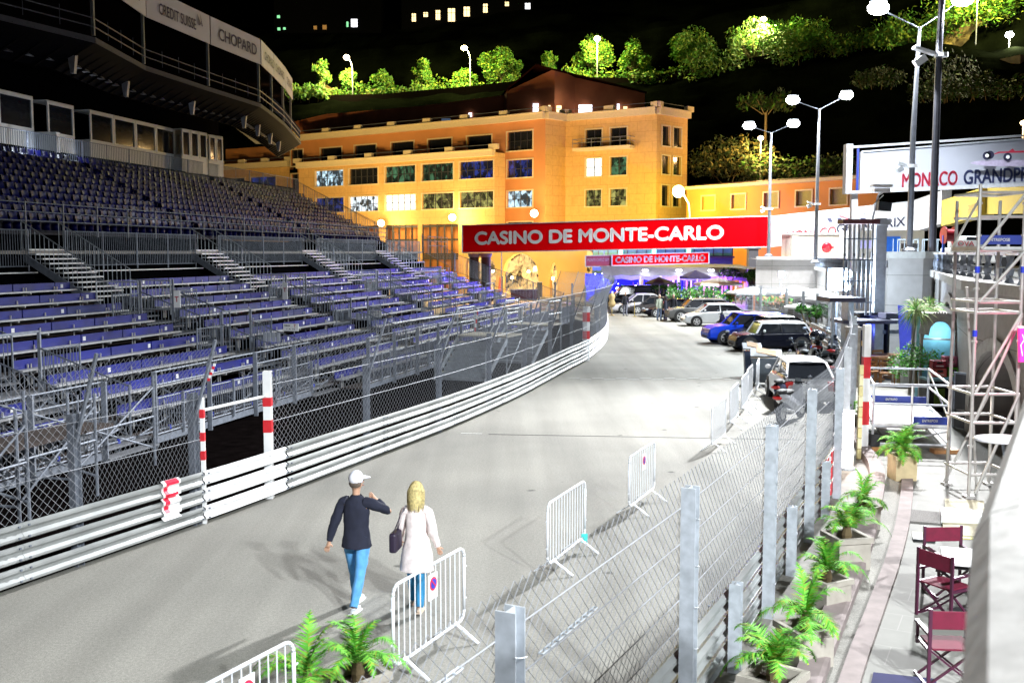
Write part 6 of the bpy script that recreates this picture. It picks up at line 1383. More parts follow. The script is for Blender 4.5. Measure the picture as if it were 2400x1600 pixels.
for (u0, u1, e) in ((.52, .99, 0), (.03, .97, 2)):
    a_, b_ = (c_[0], c_[1]) if e == 0 else (c_[3], c_[2]); p, q = a_.lerp(b_, u0), a_.lerp(b_, u1); k = MB(); k.bar(p + V((0, -.02, PZ + .14)), q + V((0, -.02, PZ + .14)), .03, .18); tb = build('toe_board', k, NAVY, o, world=True)
    k = text_mb('ENTREPOSE', .38, .06, bold=.01); pm_ = p.lerp(q, .45); k.v = [v + pm_ + V((0, -.06, PZ + .14)) for v in k.v]; kk = build('lettering', k, ALU); kk.parent = tb; kk.matrix_parent_inverse = Matrix.Translation(o.location).inverted()
k = MB(); k.box(c_[0] + V((.1, .1, .05)), (.55, .3, .1)); k.box(c_[1] + V((-.1, 0, .05)), (.6, .3, .1)); k.box(c_[2] + V((-.3, 0, .05)), (.5, .3, .1)); k.box(c_[0] + V((.05, .05, .25)), (.22, .22, .3), m=1); build('pads', k, [WOOD, BLACKP], o, world=True)

# ================================================================ potted palms
def frond(mb, base, az, el, L, rnd, n_=20, wmax=.2):
    pts = []; p = V(base); d = V((math.cos(az) * math.cos(el), math.sin(az) * math.cos(el), math.sin(el))); stp = L / n_
    for i in range(n_ + 1): pts.append((p.copy(), d.copy())); p += d * stp; d = (d + V((0, 0, -.055 - .008 * i))).normalized()
    for i in range(n_): mb.add([pts[i][0] + V((0, .004, 0)), pts[i][0] - V((0, .004, 0)), pts[i + 1][0] - V((0, .003, 0)), pts[i + 1][0] + V((0, .003, 0))], [(0, 1, 2, 3)], 0)
    for i in range(2, n_ + 1):
        q, dd = pts[i]; side = dd.cross(V((0, 0, 1))).normalized(); t_ = i / n_; ln = wmax * math.sin(math.pi * min(1, .25 + t_ * .72)) * rnd.uniform(.8, 1.15)
        for sg in (-1, 1):
            for h in (0, .5):
                b0 = q - dd * stp * h; tip = b0 + (side * sg * .85 + dd * .55 + V((0, 0, -.15 + rnd.uniform(-.25, .25)))).normalized() * ln
                wv = dd * .009; mb.add([b0 - wv, b0 + wv, tip], [(0, 1, 2)], rnd.choice((0, 0, 1, 1, 2)))
def potted_palm(seed, size=1.0, box=.44, bh=.42, nfr=14, terra=True):
    rnd = random.Random(seed); o = thing('potted_palm', 'palm', 'potted plant', (0, 0, 0)); k = MB(); t_ = .035
    for sg in (-1, 1): k.box((sg * (box / 2 - t_ / 2), 0, bh / 2), (t_, box, bh)); k.box((0, sg * (box / 2 - t_ / 2), bh / 2), (box - 2 * t_, t_, bh))
    for sg in (-1, 1): k.box((sg * (box / 2), 0, bh - .03), (.05, box + .05, .07)); k.box((0, sg * (box / 2), bh - .03), (box - .05, .05, .07))
    pl = build('planter', k, TERRA if terra else mat('beige_planter', (.52, .42, .24), rough=.8), o); k = MB(); k.box((0, 0, bh - .1), (box - .08, box - .08, .02)); build('soil', k, SOIL, pl)
    k = MB(); k.lathe((0, 0, bh - .1), [(.05, 0), (.07, .1), (.045, .2), (.02, .26)], 8); build('stem', k, mat('palm_fibre', (.10, .07, .03), rough=.9), o)
    k = MB()
    for i in range(nfr):
        az = i * 2.4 + rnd.uniform(-.3, .3); el = R(rnd.uniform(20, 85)); frond(k, (0, 0, bh + .08), az, el, size * rnd.uniform(.42, .72), rnd, wmax=.17 * size)
    build('fronds', k, [LEAF, mat('palm_leaf_light', (.16, .46, .05), rough=.75, var=.3, spec=.2), mat('palm_leaf_yellow', (.26, .32, .04), rough=.75, var=.3, spec=.2)], o); return o
pp = [potted_palm(3), potted_palm(8), potted_palm(15)]
grp = 'potted palms lining the fence'
defs = [(0, P(1812, 1590, .42), .9, 1.12, 'potted palm nearest the bottom edge behind the fence posts'), (1, P(1886, 1468, .42), .35, 1.05, 'potted palm second from the bottom edge, right of the tall post'),
        (2, P(1938, 1352, .42), .5, 1.0, 'potted palm third from the bottom edge behind the fence'), (0, P(1984, 1262, .42), .2, 1.15, 'potted palm fourth from the bottom edge, below the glowing column'),
        (1, P(2022, 1182, .42), .6, .95, 'thin potted palm at the foot of the glowing column'), (2, P(838, 1580, .42), .75, 1.05, 'potted palm on the track beside the leaning barriers, bottom edge'), (1, P(722, 1622, .42), .1, 1.1, 'potted palm half hidden behind the cut-off barrier, bottom left')]
for i, p, rz_, sc, lab in defs: place(pp[i], USED, (p.x, p.y, .005), rz_, lab, sc, grp)
o = potted_palm(21, 1.05, .40, .46, 26, terra=False); place(o, USED, (*P(2114, 1100, .2)[:2], .008), .05, 'bushy palm in a square beige pot in front of the work platform', 1.1, grp)
o = potted_palm(33, .8, .35, .3, 14); place(o, USED, (*P(1990, 978, .3)[:2], .008), .3, 'green palm seen between the grey post and the striped post', 1.2, grp)
# two tall thin cordyline trees with a bush in white tubs
def cordyline(lab, px, py, d, h, seed):
    rnd = random.Random(seed); c = D(px, py, d); c.z = .35; o = thing('cordyline', lab, 'plant', c); k = MB(); k.path([V((0, 0, 0)), V((.05, 0, h * .5)), V((.12, 0, h))], .045, 6); build('trunk', k, mat('grey_bark', (.22, .20, .17), rough=.9), o); k = MB()
    for i in range(210):
        az = rnd.uniform(0, 6.28); el = rnd.uniform(-1.1, 1.5); d_ = V((math.cos(az) * math.cos(el), math.sin(az) * math.cos(el), math.sin(el))); b_ = V((.12, 0, h)); L = rnd.uniform(.35, .7); mid = b_ + d_ * L * .6; tip = b_ + d_ * L + V((0, 0, -.18)); sd_ = d_.orthogonal().normalized() * .018
        k.add([b_, mid + sd_, tip, mid - sd_], [(0, 1, 2, 3)], rnd.choice((0, 1, 1)))
    build('crown', k, [LEAF, mat('palm_leaf_pale', (.42, .5, .22), rough=.6, var=.3)], o)
cordyline('thin palm-like tree with a spiky crown, left of the pair by the blue niche', 2133, 860, 31, 2.6, 5); cordyline('darker spiky-crowned tree, right of the pair by the blue niche', 2166, 860, 32, 2.55, 6)
shrub('bush', 'grey-green bush at the foot of the two spiky-crowned trees', 2138, 876, 31, 1.15, .95, 91, n_=1100, mats=[mat('silver_leaf', (.22, .30, .16), rough=.7, var=.4), LEAF], leaf=.07)
for px, w_, lab in ((2142, .55, 'large white tub under the two spiky-crowned trees'), (2114, .38, 'smaller pale tub left of the large white tub')):
    c = P(px, 905, 0); o = thing('plant_tub', lab, 'tub', (c.x, c.y, .008)); k = MB(); k.lathe((0, 0, 0), [(w_ * .78, 0), (w_, .62), (w_ * 1.04, .64), (w_ * 1.04, .68), (w_ * .9, .68)], 18); build('tub', k, mat('pale_tub', (.6, .62, .62), rough=.6), o); k = MB(); k.lathe((0, 0, .6), [(w_ * .92, 0), (w_ * .9, .03)], 16); build('soil', k, SOIL, o)
# wooden tables and chairs by the bar hut
for i, (px, py, rz_, lab) in enumerate(((2042, 862, .1, 'honey wood chair nearest the striped post, by the bar hut'), (2078, 866, -.2, 'honey wood chair in the middle by the bar hut'), (2064, 842, .3, 'honey wood chair behind the other two by the bar hut'))):
    c = P(px, py + 38, 0); o = thing('wooden_chair', lab, 'chair', (c.x, c.y, .008), rz=rz_, group='wooden chairs by the bar hut'); k = MB(); k.box((0, 0, .45), (.5, .45, .05)); build('seat', k, WOOD, o); k = MB()
    for x in (-.23, .23): k.box((x, .22, .7), (.05, .04, .5))
    for z in (.62, .78, .92): k.box((0, .22, z), (.46, .03, .09))
    build('backrest', k, WOOD, o)
    for x in (-.22, .22):
        for y in (-.2, .2): k = MB(); k.box((x, y, .215), (.05, .05, .43)); build('leg', k, WOOD, o)
for px, py, lab in ((2052, 828, 'honey wood bar table at the left by the bar hut'), (2090, 824, 'honey wood bar table with a teal cloth by the bar hut')):
    c = P(px, py + 62, 0); o = thing('wooden_table', lab, 'table', (c.x, c.y, .008)); k = MB(); k.box((0, 0, .86), (.8, .8, .06)); build('table_top', k, WOOD, o); k = MB(); k.box((0, 0, .42), (.1, .1, .84)); k.box((0, 0, .04), (.5, .5, .06)); build('pedestal', k, WOOD, o)
# drink crates on a counter
c = D(2218, 886, 29.5); o = thing('counter', 'dark service counter under the stacked drink crates', 'counter', (c.x, c.y + .5, .008)); k = MB(); k.box((.1, 0, .97), (1.1, .7, .06)); build('top', k, mat('teal_counter_top', (.12, .25, .28), rough=.5), o); k = MB(); k.box((.1, .1, .46), (1.0, .5, .92)); build('body', k, BLACKM, o); k = MB(); k.box((-.05, -.18, .45), (.3, .04, .5)); build('green_label', k, mat('olive_green_panel', (.12, .2, .02)), o)
def crate(lab, px0, px1, py0, py1, d, col, txt=None):
    a_ = D(px0, py1, d); b_ = D(px1, py0, d); w_, h = b_.x - a_.x, b_.z - a_.z; o = thing('drink_crate', lab, 'crate', ((a_.x + b_.x) / 2, d + .15, a_.z), group='drink crates stacked on the counter'); k = MB(); m = mat(lab[:14] + '_plastic', col, rough=.45)
    for sg in (-1, 1): k.box((sg * (w_ / 2 - .01), 0, h / 2), (.02, .3, h)); 
    k.box((0, .14, h / 2), (w_, .02, h)); k.box((0, -.14, h * .28), (w_, .02, h * .56)); k.box((0, -.14, h * .92), (w_, .02, h * .16)); k.box((0, 0, .01), (w_, .3, .02))
    for x in (-.36, .36): k.box((x * w_, -.14, h * .7), (w_ * .26, .02, h * .3))
    build('shell', k, m, o); k = MB(); k.box((0, -.155, h * .3), (w_ * .55, .006, h * .12)); k.box((0, -.12, h * .7), (w_ * .46, .01, h * .25), m=1); build('label_strip', k, [CABW, BLACKM], o)
crate('dark red drink crate, top of the left stack on the counter', 2187, 2219, 845, 863, 29.5, (.25, .01, .03)); crate('salmon red drink crate, bottom of the left stack on the counter', 2188, 2220, 864, 884, 29.5, (.60, .12, .10))
crate('pink drink crate standing on the green one', 2215, 2245, 836, 860, 29.7, (.65, .2, .3)); crate('bright green drink crate under the pink one', 2221, 2252, 862, 883, 29.5, (.10, .42, .02))
# dark screens / bins right of the counter
for i, (px, lab) in enumerate(((2262, 'tall dark folding screen left of the scaffold tower, left leaf'), (2290, 'tall dark folding screen left of the scaffold tower, right leaf'))):
    c = P(px + 16, 1010, 0); o = thing('dark_screen', lab, 'screen', (c.x, c.y, .008), rz=R(-62)); k = MB()
    for z in (.05, .55, 1.05): k.box((0, 0, z + .2), (1.1, .05, .46))
    build('panels', k, mat('dark_slate_panel', (.03, .03, .035), rough=.6), o); k = MB(); k.box((-.57, 0, .73), (.05, .07, 1.46)); k.box((.57, 0, .73), (.05, .07, 1.46)); k.box((0, 0, 1.48), (1.2, .08, .05)); build('frame', k, GALVD, o)
# glowing column lamp
c = P(1985, 1100, 0); o = thing('column_lamp', 'glowing white cylindrical column lamp standing behind the grey posts', 'lamp', (c.x, c.y, .005)); k = MB(); k.lathe((0, 0, 0), [(.12, 0), (.12, 1.25), (.10, 1.28)], 18); build('shade', k, mat('glowing_shade', (.9, .85, .8), emit=(1, .93, .86), es=5.0), o); k = MB(); k.lathe((0, 0, 0), [(.16, 0), (.16, .05)], 18); k.lathe((0, 0, 1.25), [(.135, 0), (.135, .04)], 18); build('base', k, GALV, o)
lamp(c + V((-.05, -.35, 1.1)), 80, (1, .9, .78), r=.18)
k = MB(); q = P(2012, 1075, 0)
for i in range(9): k.box(q + V((.0, 0, .12 + i * .24)), (.09, .09, .225), m=i % 2)
o = build('stone_strip', k, [mat('yellow_stone', (.5, .45, .22)), mat('yellow_stone_pale', (.6, .56, .35))], loc=q); setp(o, 'narrow yellowish stone strip beside the glowing column lamp', 'post')
c = P(1996, 905, 0); o = thing('stone_pier', 'rough beige stone pier behind the top of the striped post', 'pier', (c.x, c.y, 0)); k = MB(); k.box((0, 0, 1.0), (.42, .4, 2.0)); build('shaft', k, mat('beige_stone', (.42, .36, .30), rough=.95, var=.25, scale=8, bump=.5), o, bevel=.03); k = MB(); k.box((0, 0, 2.05), (.5, .48, .1)); build('cap', k, CONC, o)
# ================================================================ director chairs and table
MAR = mat('maroon_canvas', (.13, .002, .022), rough=.8, var=.15, scale=12); PURP = mat('dark_maroon_frame', (.06, .008, .03), rough=.45)
def dchair():
    o = thing('director_chair', 'chair', 'chair', (0, 0, 0), group='maroon folding chairs on the terrace')
    k = MB()  # local: faces +y, back at -y
    k.box((0, -.2, .78), (.52, .02, .2)); build('backrest', k, MAR, o, bevel=.008); k = MB(); k.box((0, .02, .45), (.44, .4, .02)); build('seat', k, MAR, o)
    for x in (-.26, .26): k = MB(); k.box((x, -.2, .45), (.035, .03, .9)); k.box((x, .02, .62), (.045, .46, .03)); k.box((x, .2, .5), (.03, .03, .24)); k.box((x, .02, .44), (.03, .42, .03)); k.box((x, .02, .03), (.03, .46, .03)); build('side_frame', k, PURP, o)
    k = MB()
    for y in (-.15, .18): k.bar((-.25, y, .04), (.25, y, .44), .03, .02); k.bar((.25, y, .04), (-.25, y, .44), .03, .02)
    build('cross_legs', k, PURP, o); return o
dc = dchair(); gz = .009
for px, py, rz_, lab in ((2226, 1262, R(183), 'maroon folding chair with its back to the camera, behind the white table'), (2206, 1310, R(-62), 'dark maroon folding chair standing sideways at the white table'), (2211, 1440, R(-4), 'maroon folding chair in front, partly hidden by the stone parapet')):
    p = P(px, py, .78); place(dc, USED, (p.x + (.06 if rz_ < 0 else 0), p.y, gz), rz_, lab)
p = P(2262, 1305, .74); o = thing('cafe_table', 'white-topped square table between the maroon chairs', 'table', (p.x + .1, p.y, gz), rz=R(-20)); k = MB(); k.box((0, 0, .72), (.75, .75, .04)); build('table_top', k, WHITEP, o, bevel=.006); k = MB(); k.box((0, 0, .36), (.08, .08, .68)); k.box((0, 0, .02), (.5, .08, .04)); k.box((0, 0, .02), (.08, .5, .04)); k.box((0, 0, .66), (.6, .6, .05)); build('pedestal', k, BLACKM, o)
# mats, boards, boxes on the terrace
def slab(name, lab, cat, corners, m, h=.03, z=.01):
    q = [P(px, py, z) for px, py in corners]; k = MB(); k.prism([v[:2] for v in q], z, z + h); o = build(name, k, m, loc=q[0]); setp(o, lab, cat)
slab('door_mat', 'dark blue mat cut by the bottom edge', 'mat', [(2047, 1580), (2195, 1596), (2190, 1680), (2025, 1680)], mat('dark_blue_mat', (.02, .02, .08), rough=.95))
slab('grid_mat', 'grey grid mat lying across the terrace step', 'mat', [(2131, 1196), (2208, 1204), (2204, 1230), (2128, 1224)], mat('grey_grid_mat', (.14, .13, .12), rough=.9, var=.5, scale=60))
slab('cardboard_sheet', 'beige board lying behind the white box', 'board', [(2214, 1172), (2306, 1178), (2306, 1206), (2216, 1203)], mat('beige_board', (.48, .44, .30), rough=.8), .04)
slab('cardboard_sheet', 'beige board lying in front of the white box', 'board', [(2208, 1222), (2300, 1226), (2290, 1262), (2212, 1255)], mat('beige_board', (.48, .44, .30), rough=.8), .04)
slab('white_box', 'long low white box on the terrace between the two beige boards', 'box', [(2203, 1208), (2302, 1216), (2300, 1232), (2206, 1228)], WHITEP, .16)
slab('drain_grille', 'dark toothed grille strip left of the maroon chairs', 'grille', [(2138, 1260), (2192, 1264), (2192, 1272), (2140, 1268)], BLACKM, .04)
slab('yellow_strip', 'pale yellow strip above the toothed grille', 'strip', [(2138, 1248), (2290, 1256), (2290, 1264), (2138, 1260)], mat('yellow_tape', (.6, .55, .2)), .02)
k = MB(); a_ = D(2305, 1029, 14); k.sphere(a_ + V((.25, 0, 0)), .32, 16, sc=(1.2, 1, .16)); o = build('dish', k, mat('white_enamel', (.8, .78, .8), rough=.3), loc=a_, smooth=True); setp(o, 'white oval dish-shaped lamp shade poking out behind the stone parapet', 'lamp shade')
k = MB(); k.tube(a_ + V((.25, 0, .03)), a_ + V((.7, .3, -1.6)), .02, 6); build('stand', k, GALVD, o, world=True)

# ================================================================ crowd barriers
def barrier(L=1.65):
    o = thing('crowd_barrier', 'barrier', 'barrier', (0, 0, 0), group='steel crowd barriers on the track'); r_ = .12; k = MB(); z0, z1 = .2, 1.1; pts = []
    for cx_, cz, a0 in ((L / 2 - r_, z1 - r_, 0), (-L / 2 + r_, z1 - r_, 90), (-L / 2 + r_, z0 + r_, 180), (L / 2 - r_, z0 + r_, 270)):
        for a_ in range(0, 91, 22): pts.append(V((cx_ + r_ * math.cos(R(a0 + a_)), 0, cz + r_ * math.sin(R(a0 + a_)))))
    k.path(pts, .02, 8, closed=True); fr_ = build('frame', k, WHITES, o, smooth=True); k = MB()
    for i in range(1, 14): x = -L / 2 + L * i / 14; k.tube((x, 0, z0), (x, 0, z1), .0075, 5)
    build('bars', k, WHITES, o)
    for x in (-L * .36, L * .36): k = MB(); k.bar((x, 0, z0 + .02), (x + .02, -.3, .01), .035, .02); k.bar((x, 0, z0 + .02), (x + .02, .3, .01), .035, .02); build('foot', k, WHITES, o)
    k = MB()
    for z in (.45, .85): k.bar((L / 2, 0, z), (L / 2 + .06, 0, z), .015, .015); k.bar((-L / 2 - .05, 0, z), (-L / 2, 0, z), .015, .015)
    build('hooks', k, WHITES, o); return o
WHITES = mat('bright_zinc', (.74, .76, .80), rough=.4, metal=.1, var=.06)
cb = barrier()
bl_ = [((928, 1369), (1081, 1284), 'crowd barrier with a no-parking plate, just right of the walking couple'), ((395, 1650), (683, 1499), 'crowd barrier cut by the bottom edge left of the potted palms'), ((1285, 1179), (1370, 1126), 'crowd barrier with a turquoise tag, third from the bottom'),
       ((1479, 1068), (1531, 1036), 'crowd barrier with a faint red plate, fourth from the bottom'), ((1674, 950), (1697, 935), 'crowd barrier fifth from the bottom, beyond the dark road joint'), ((1714, 911), (1729, 897), 'crowd barrier sixth from the bottom'),
       ((1740, 884), (1752, 872), 'crowd barrier seventh from the bottom, left of the motorbikes'), ((1752, 866), (1763, 855), 'crowd barrier eighth from the bottom, in front of the tall bin'), ((1773, 852), (1780, 838), 'farthest crowd barrier, standing against the tall grey bin')]
bo = []
for a_, b_, lab in bl_:
    p, q = P(*a_, 1.1), P(*b_, 1.1); c = (p + q) / 2; ang = math.atan2((q - p).y, (q - p).x)
    if lab.startswith('crowd barrier cut'): c = q - (q - p).normalized() * .8
    bo.append(place(cb, USED, (c.x, c.y, 0), ang, lab))
NP = [mat('sign_white', (.8, .8, .85), rough=.4), mat('sign_red', (.7, .02, .05), rough=.4), mat('sign_blue', (.03, .05, .5), rough=.4)]
for i, lab in ((0, 'small no-parking plate wired on the barrier beside the couple'), (1, 'small no-parking plate wired on the barrier at the bottom edge'), (3, 'small faded plate wired on the fourth barrier')):
    b_ = bo[i]; o = thing('parking_plate', lab, 'sign', b_.matrix_basis @ V((.0 if i != 1 else .15, -.03, .86)), rz=b_.rotation_euler.z, group='no-parking plates on the barriers'); k = MB(); k.box((0, 0, 0), (.2, .008, .3)); build('plate', k, NP[0], o); Mx = Matrix.Rotation(R(90), 3, 'X'); k = MB(); k.lathe((0, -.006, .03), [(.08, -.003), (.08, .003)], 18, M=Mx); k.lathe((0, -.010, .03), [(.058, -.003), (.058, .003)], 18, m=1, M=Mx); k.bar((-.045, -.015, .075), (.045, -.015, -.015), .006, .016); build('roundel', k, [NP[1], NP[2]], o)
b_ = bo[2]; k = MB(); q = b_.matrix_basis @ V((.72, -.03, .2)); k.box((0, 0, 0), (.1, .02, .14)); o = build('tag', k, mat('turquoise_tag', (.05, .55, .5))); o.location = q; setp(o, 'turquoise tag hanging from the third crowd barrier', 'tag')

# ================================================================ wheelie bins
BIN = mat('grey_bin_plastic', (.085, .11, .14), rough=.45, var=.1); BIN2 = mat('dark_blue_bin_plastic', (.03, .05, .11), rough=.45)
def wbin(lab, c, rz_, w_, d_, h, m, open_=True):
    o = thing('wheelie_bin', lab, 'bin', c, rz=rz_); k = MB(); t0, t1 = .86, 1.0; k.add([V((x * w_ / 2 * t_, y * d_ / 2 * t_, z)) for z, t_ in ((.12, t0), (h, t1)) for x, y in ((-1, -1), (1, -1), (1, 1), (-1, 1))], [(0, 1, 5, 4), (1, 2, 6, 5), (2, 3, 7, 6), (3, 0, 4, 7), (3, 2, 1, 0), (4, 5, 6, 7)]); k.box((0, 0, h - .03), (w_ + .06, d_ + .06, .08)); build('body', k, m, o, bevel=.02)
    k = MB(); 
    if open_: k.box((0, .1, h + .14), (w_ + .08, d_, .05), rot=Matrix.Rotation(R(14), 3, 'X')); k.box((0, -.1, h + .22), (w_ * .7, d_ * .6, .03), m=1, rot=Matrix.Rotation(R(18), 3, 'X') @ Matrix.Rotation(.2, 3, 'Y'))
    else: k.box((0, 0, h + .04), (w_ + .08, d_ + .08, .05))
    build('lid', k, [m, mat('cardboard', (.40, .27, .17), rough=.9)], o)
    for x in (-w_ * .38, w_ * .38): k = MB(); k.lathe((x, d_ * .4, .11), [(.1, -.03), (.11, 0), (.1, .03)], 12, M=Matrix.Rotation(R(90), 3, 'Y')); build('wheel', k, BLACKP, o)
    k = MB(); k.tube((-w_ * .4, d_ / 2 + .06, h), (w_ * .4, d_ / 2 + .06, h), .02, 6); build('handle', k, m, o)
c = P(1794, 902, 0); wbin('big grey wheelie bin with cardboard under its half-open lid', (c.x, c.y, 0), R(-12), 1.0, .75, .98, BIN)
c = P(1762, 884, 0); wbin('dark blue wheelie bin behind the big grey one', (c.x, c.y, 0), R(-8), .62, .7, 1.02, BIN2, True)

# ================================================================ parasols, terrace plants
def parasol(m, r_=1.7, h=2.5, n_=8):
    o = thing('parasol', 'parasol', 'parasol', (0, 0, 0), group='parasols of the terrace restaurant'); k = MB(); vs = [V((0, 0, h + .5))] + [V((r_ * math.cos(2 * math.pi * i / n_), r_ * math.sin(2 * math.pi * i / n_), h)) for i in range(n_)] + [V((r_ * 1.0 * math.cos(2 * math.pi * i / n_), r_ * math.sin(2 * math.pi * i / n_), h - .18)) for i in range(n_)]
    k.add(vs, [(0, 1 + i, 1 + (i + 1) % n_) for i in range(n_)] + [(1 + i, n_ + 1 + i, n_ + 1 + (i + 1) % n_, 1 + (i + 1) % n_) for i in range(n_)]); build('canopy', k, m, o); k = MB(); k.tube((0, 0, 0), (0, 0, h + .55), .035, 6); k.lathe((0, 0, 0), [(.3, 0), (.3, .08)], 10); build('pole', k, mat('pale_pole', (.5, .5, .52)), o); return o
PW = parasol(mat('white_canvas', (.62, .60, .58), rough=.8)); PD = parasol(mat('dark_canvas', (.05, .04, .09), rough=.8))
for px, py, d, sc, dk, lab in ((1545, 655, 83, .75, 1, 'dark parasol left of the flower pots, in front of the violet panels'), (1683, 657, 82, 1.15, 0, 'wide pale parasol in the middle of the terrace'), (1630, 640, 86, .8, 1, 'violet-shaded parasol behind the wide pale one'), (1765, 678, 72, 1.1, 0, 'pale parasol right of the dark square pillar'), (1815, 672, 78, 1.15, 0, 'white parasol below the left wall floodlight'),
                       (1862, 676, 70, 1.15, 0, 'white parasol left of the curved fence crest'), (1910, 684, 64, 1.0, 0, 'white parasol behind the middle of the curved fence'), (1945, 692, 60, 1.0, 0, 'white parasol next to the kiosk canopy'), (1900, 712, 60, .95, 0, 'low white parasol behind the curved fence')):
    c = D(px, py, d); h_ = c.z; s_ = sc; pz = max(0, h_ - 2.75 * s_) if False else 0; place(PD if dk else PW, USED, (c.x, c.y, 0), random.random(), lab, (s_, s_, max(.45, c.z / 2.75)))
for px, py, d, w_, h_, lab, ms in ((1600, 700, 77, 2.6, 1.6, 'flowering shrubs left of the men in suits', None), (1668, 712, 74, 2.9, 2.4, 'bright green broad-leaved plants behind the silver hatchback', None), (1735, 702, 73, 2.2, 1.4, 'orange-tinted shrubs right of the broad-leaved plants', None), (1708, 650, 88, 1.6, 1.5, 'pale leafy treetop behind the wide parasol', None), (1768, 655, 82, 1.6, 1.6, 'leafy climber on the dark square pillar', None),
                         (1815, 715, 68, 2.6, 1.2, 'low greenery with orange flowers behind the blue car', None), (1930, 742, 52, 3.0, 1.2, 'pale greenery behind the curved fence', None), (1560, 680, 84, 2.4, 1.2, 'dark palm leaves under the dark parasol', None)):
    c = D(px, py, d); shrub('terrace_plants', lab, px, py, d, w_ * .85, h_ * .6, int(px), n_=520, mats=[mat('plant_leaf_fresh', (.05, .20, .02), rough=.8, var=.4, spec=.1), mat('plant_leaf_dark', (.02, .08, .015), rough=.8, spec=.1), mat('flower_orange', (.35, .10, .04)) if 'orange' in lab else mat('leaf_pale', (.12, .2, .09), rough=.8)], leaf=.15)
lamp((15.0, 80, 2.3), 160, (1, .95, .8), r=.07); lamp((19.5, 72, 2.0), 300, (1, .8, .62), r=.07); lamp((20, 64, 2.0), 240, (1, .85, .75), r=.07)
o = thing('terrace_screen', 'row of orange and cream lit panels behind the white parasols', 'screen', (20, 74, 0)); k = MB(); rnd = random.Random(3)
for i in range(16): k.box((17.8 + i * .36, 75, .9), (.3, .08, 1.5), m=rnd.randrange(3))
build('panels', k, [mat('orange_panel', (.7, .28, .12), rough=.7), mat('cream_panel', (.62, .55, .46)), mat('pale_rose_panel', (.6, .4, .35))], o, world=True)
# cafe clutter seen under the red banner, left
for px, py, d, lab, col, w_, h in ((1172, 668, 105, 'closed orange parasol in front of the arches', (.6, .1, .02), .3, 2.0), (1265, 672, 104, 'dark upright loudspeaker box beside the small arch', (.02, .02, .02), .5, 1.6), (1228, 676, 100, 'long dark counter in front of the large arch', (.03, .01, .01), 2.6, 1.0), (1145, 684, 98, 'dark crate-like trolley left of the counter', (.03, .02, .02), .9, 1.0)):
    c = D(px, py, d); o = thing('cafe_item' if 'counter' not in lab else 'cafe_counter', lab, 'cafe furniture', (c.x, c.y, 0)); k = MB(); m = mat(lab[:16] + '_m', col, rough=.7)
    if 'parasol' in lab: k.lathe((0, 0, .3), [(.05, 0), (.2, .3), (.16, 1.4), (.03, 2.0)], 8); build('cloth', k, m, o); k = MB(); k.tube((0, 0, 0), (0, 0, 2.4), .04, 6); build('pole', k, GALVD, o)
    else: k.box((0, 0, h / 2 + .06), (w_, .6, h)); build('body', k, m, o, bevel=.03); k = MB(); k.box((0, -.02, h + .1), (w_ + .1, .7, .06)); build('top', k, GALVD, o)
o = thing('cafe_plant', 'potted banana plant left of the large arch', 'potted plant', (*D(1178, 640, 104)[:2], 0)); rnd = random.Random(2); k = MB()
for i in range(9): frond(k, (0, 0, 2.2), i * .7, R(rnd.uniform(15, 70)), 1.5, rnd, 8, .5)
build('leaves', k, [LEAF, LEAF, LEAF], o); k = MB(); k.tube((0, 0, .5), (0, 0, 2.3), .08, 6); k.lathe((0, 0, 0), [(.3, 0), (.4, .6)], 10, m=1); build('stem_and_pot', k, [BARK, TERRA], o)
for i, (px, d, lab) in enumerate(((1200, 106, 'white cafe lamp on a stand left of the large arch opening'), (1296, 103, 'pair of glowing lamps at the small arch'))):
    c = XY(px, d, 0); o = thing('cafe_lamp', lab, 'lamp', c); k = MB(); k.tube((0, 0, 0), (0, 0, 1.9), .04, 5); build('stand', k, GALVD, o); k = MB(); k.sphere((0, 0, 2.1), .16, 8); 
    build('shade', k, LAMPO, o); lamp(c + V((0, -.5, 2.1)), 260, (1, .75, .4), r=.3)
# ================================================================ cars
def paint(name, col, metal=.3): return mat(name, col, rough=.22, metal=0, var=.03, coat=(.4 if min(col) > .3 else 0), spec=(.4 if min(col) > .3 else .1))
def wheel(o, x, y, r_=.32, w_=.2, spokes=5):
    sg = 1 if y > 0 else -1; M = Matrix.Rotation(R(90), 3, 'X'); k = MB(); k.lathe((x, y, r_), [(r_ * .7, -w_ / 2), (r_, -w_ / 2 + .03), (r_, w_ / 2 - .03), (r_ * .7, w_ / 2)], 20, M=M); t_ = build('tyre', k, BLACKP, o, smooth=False)
    k = MB(); k.lathe((x, y + sg * .0, r_), [(r_ * .68, -w_ / 2 + .01), (r_ * .68, w_ / 2 - .01)], 18, m=1, M=M); k.lathe((x, y + sg * (w_ / 2 - .0), r_), [(r_ * .68, -.012), (r_ * .68, .012)], 18, m=1, M=M); yy = y + sg * (w_ / 2 + .018)
    for i in range(spokes): a_ = 2 * math.pi * i / spokes + .3; k.bar((x, yy, r_), (x + math.cos(a_) * r_ * .62, yy, r_ + math.sin(a_) * r_ * .62), .03, .07, up=(0, 1, 0)) if False else k.bar((x, yy, r_), (x + math.cos(a_) * r_ * .62, yy, r_ + math.sin(a_) * r_ * .62), .075, .02, up=(0, 1, 0))
    n_ = 18
    for i in range(n_): a0, a1 = 2 * math.pi * i / n_, 2 * math.pi * (i + 1) / n_; k.bar((x + math.cos(a0) * r_ * .64, yy, r_ + math.sin(a0) * r_ * .64), (x + math.cos(a1) * r_ * .64, yy, r_ + math.sin(a1) * r_ * .64), .03, .02, up=(0, 1, 0))
    build('rim', k, [ALU, BLACKM], t_)
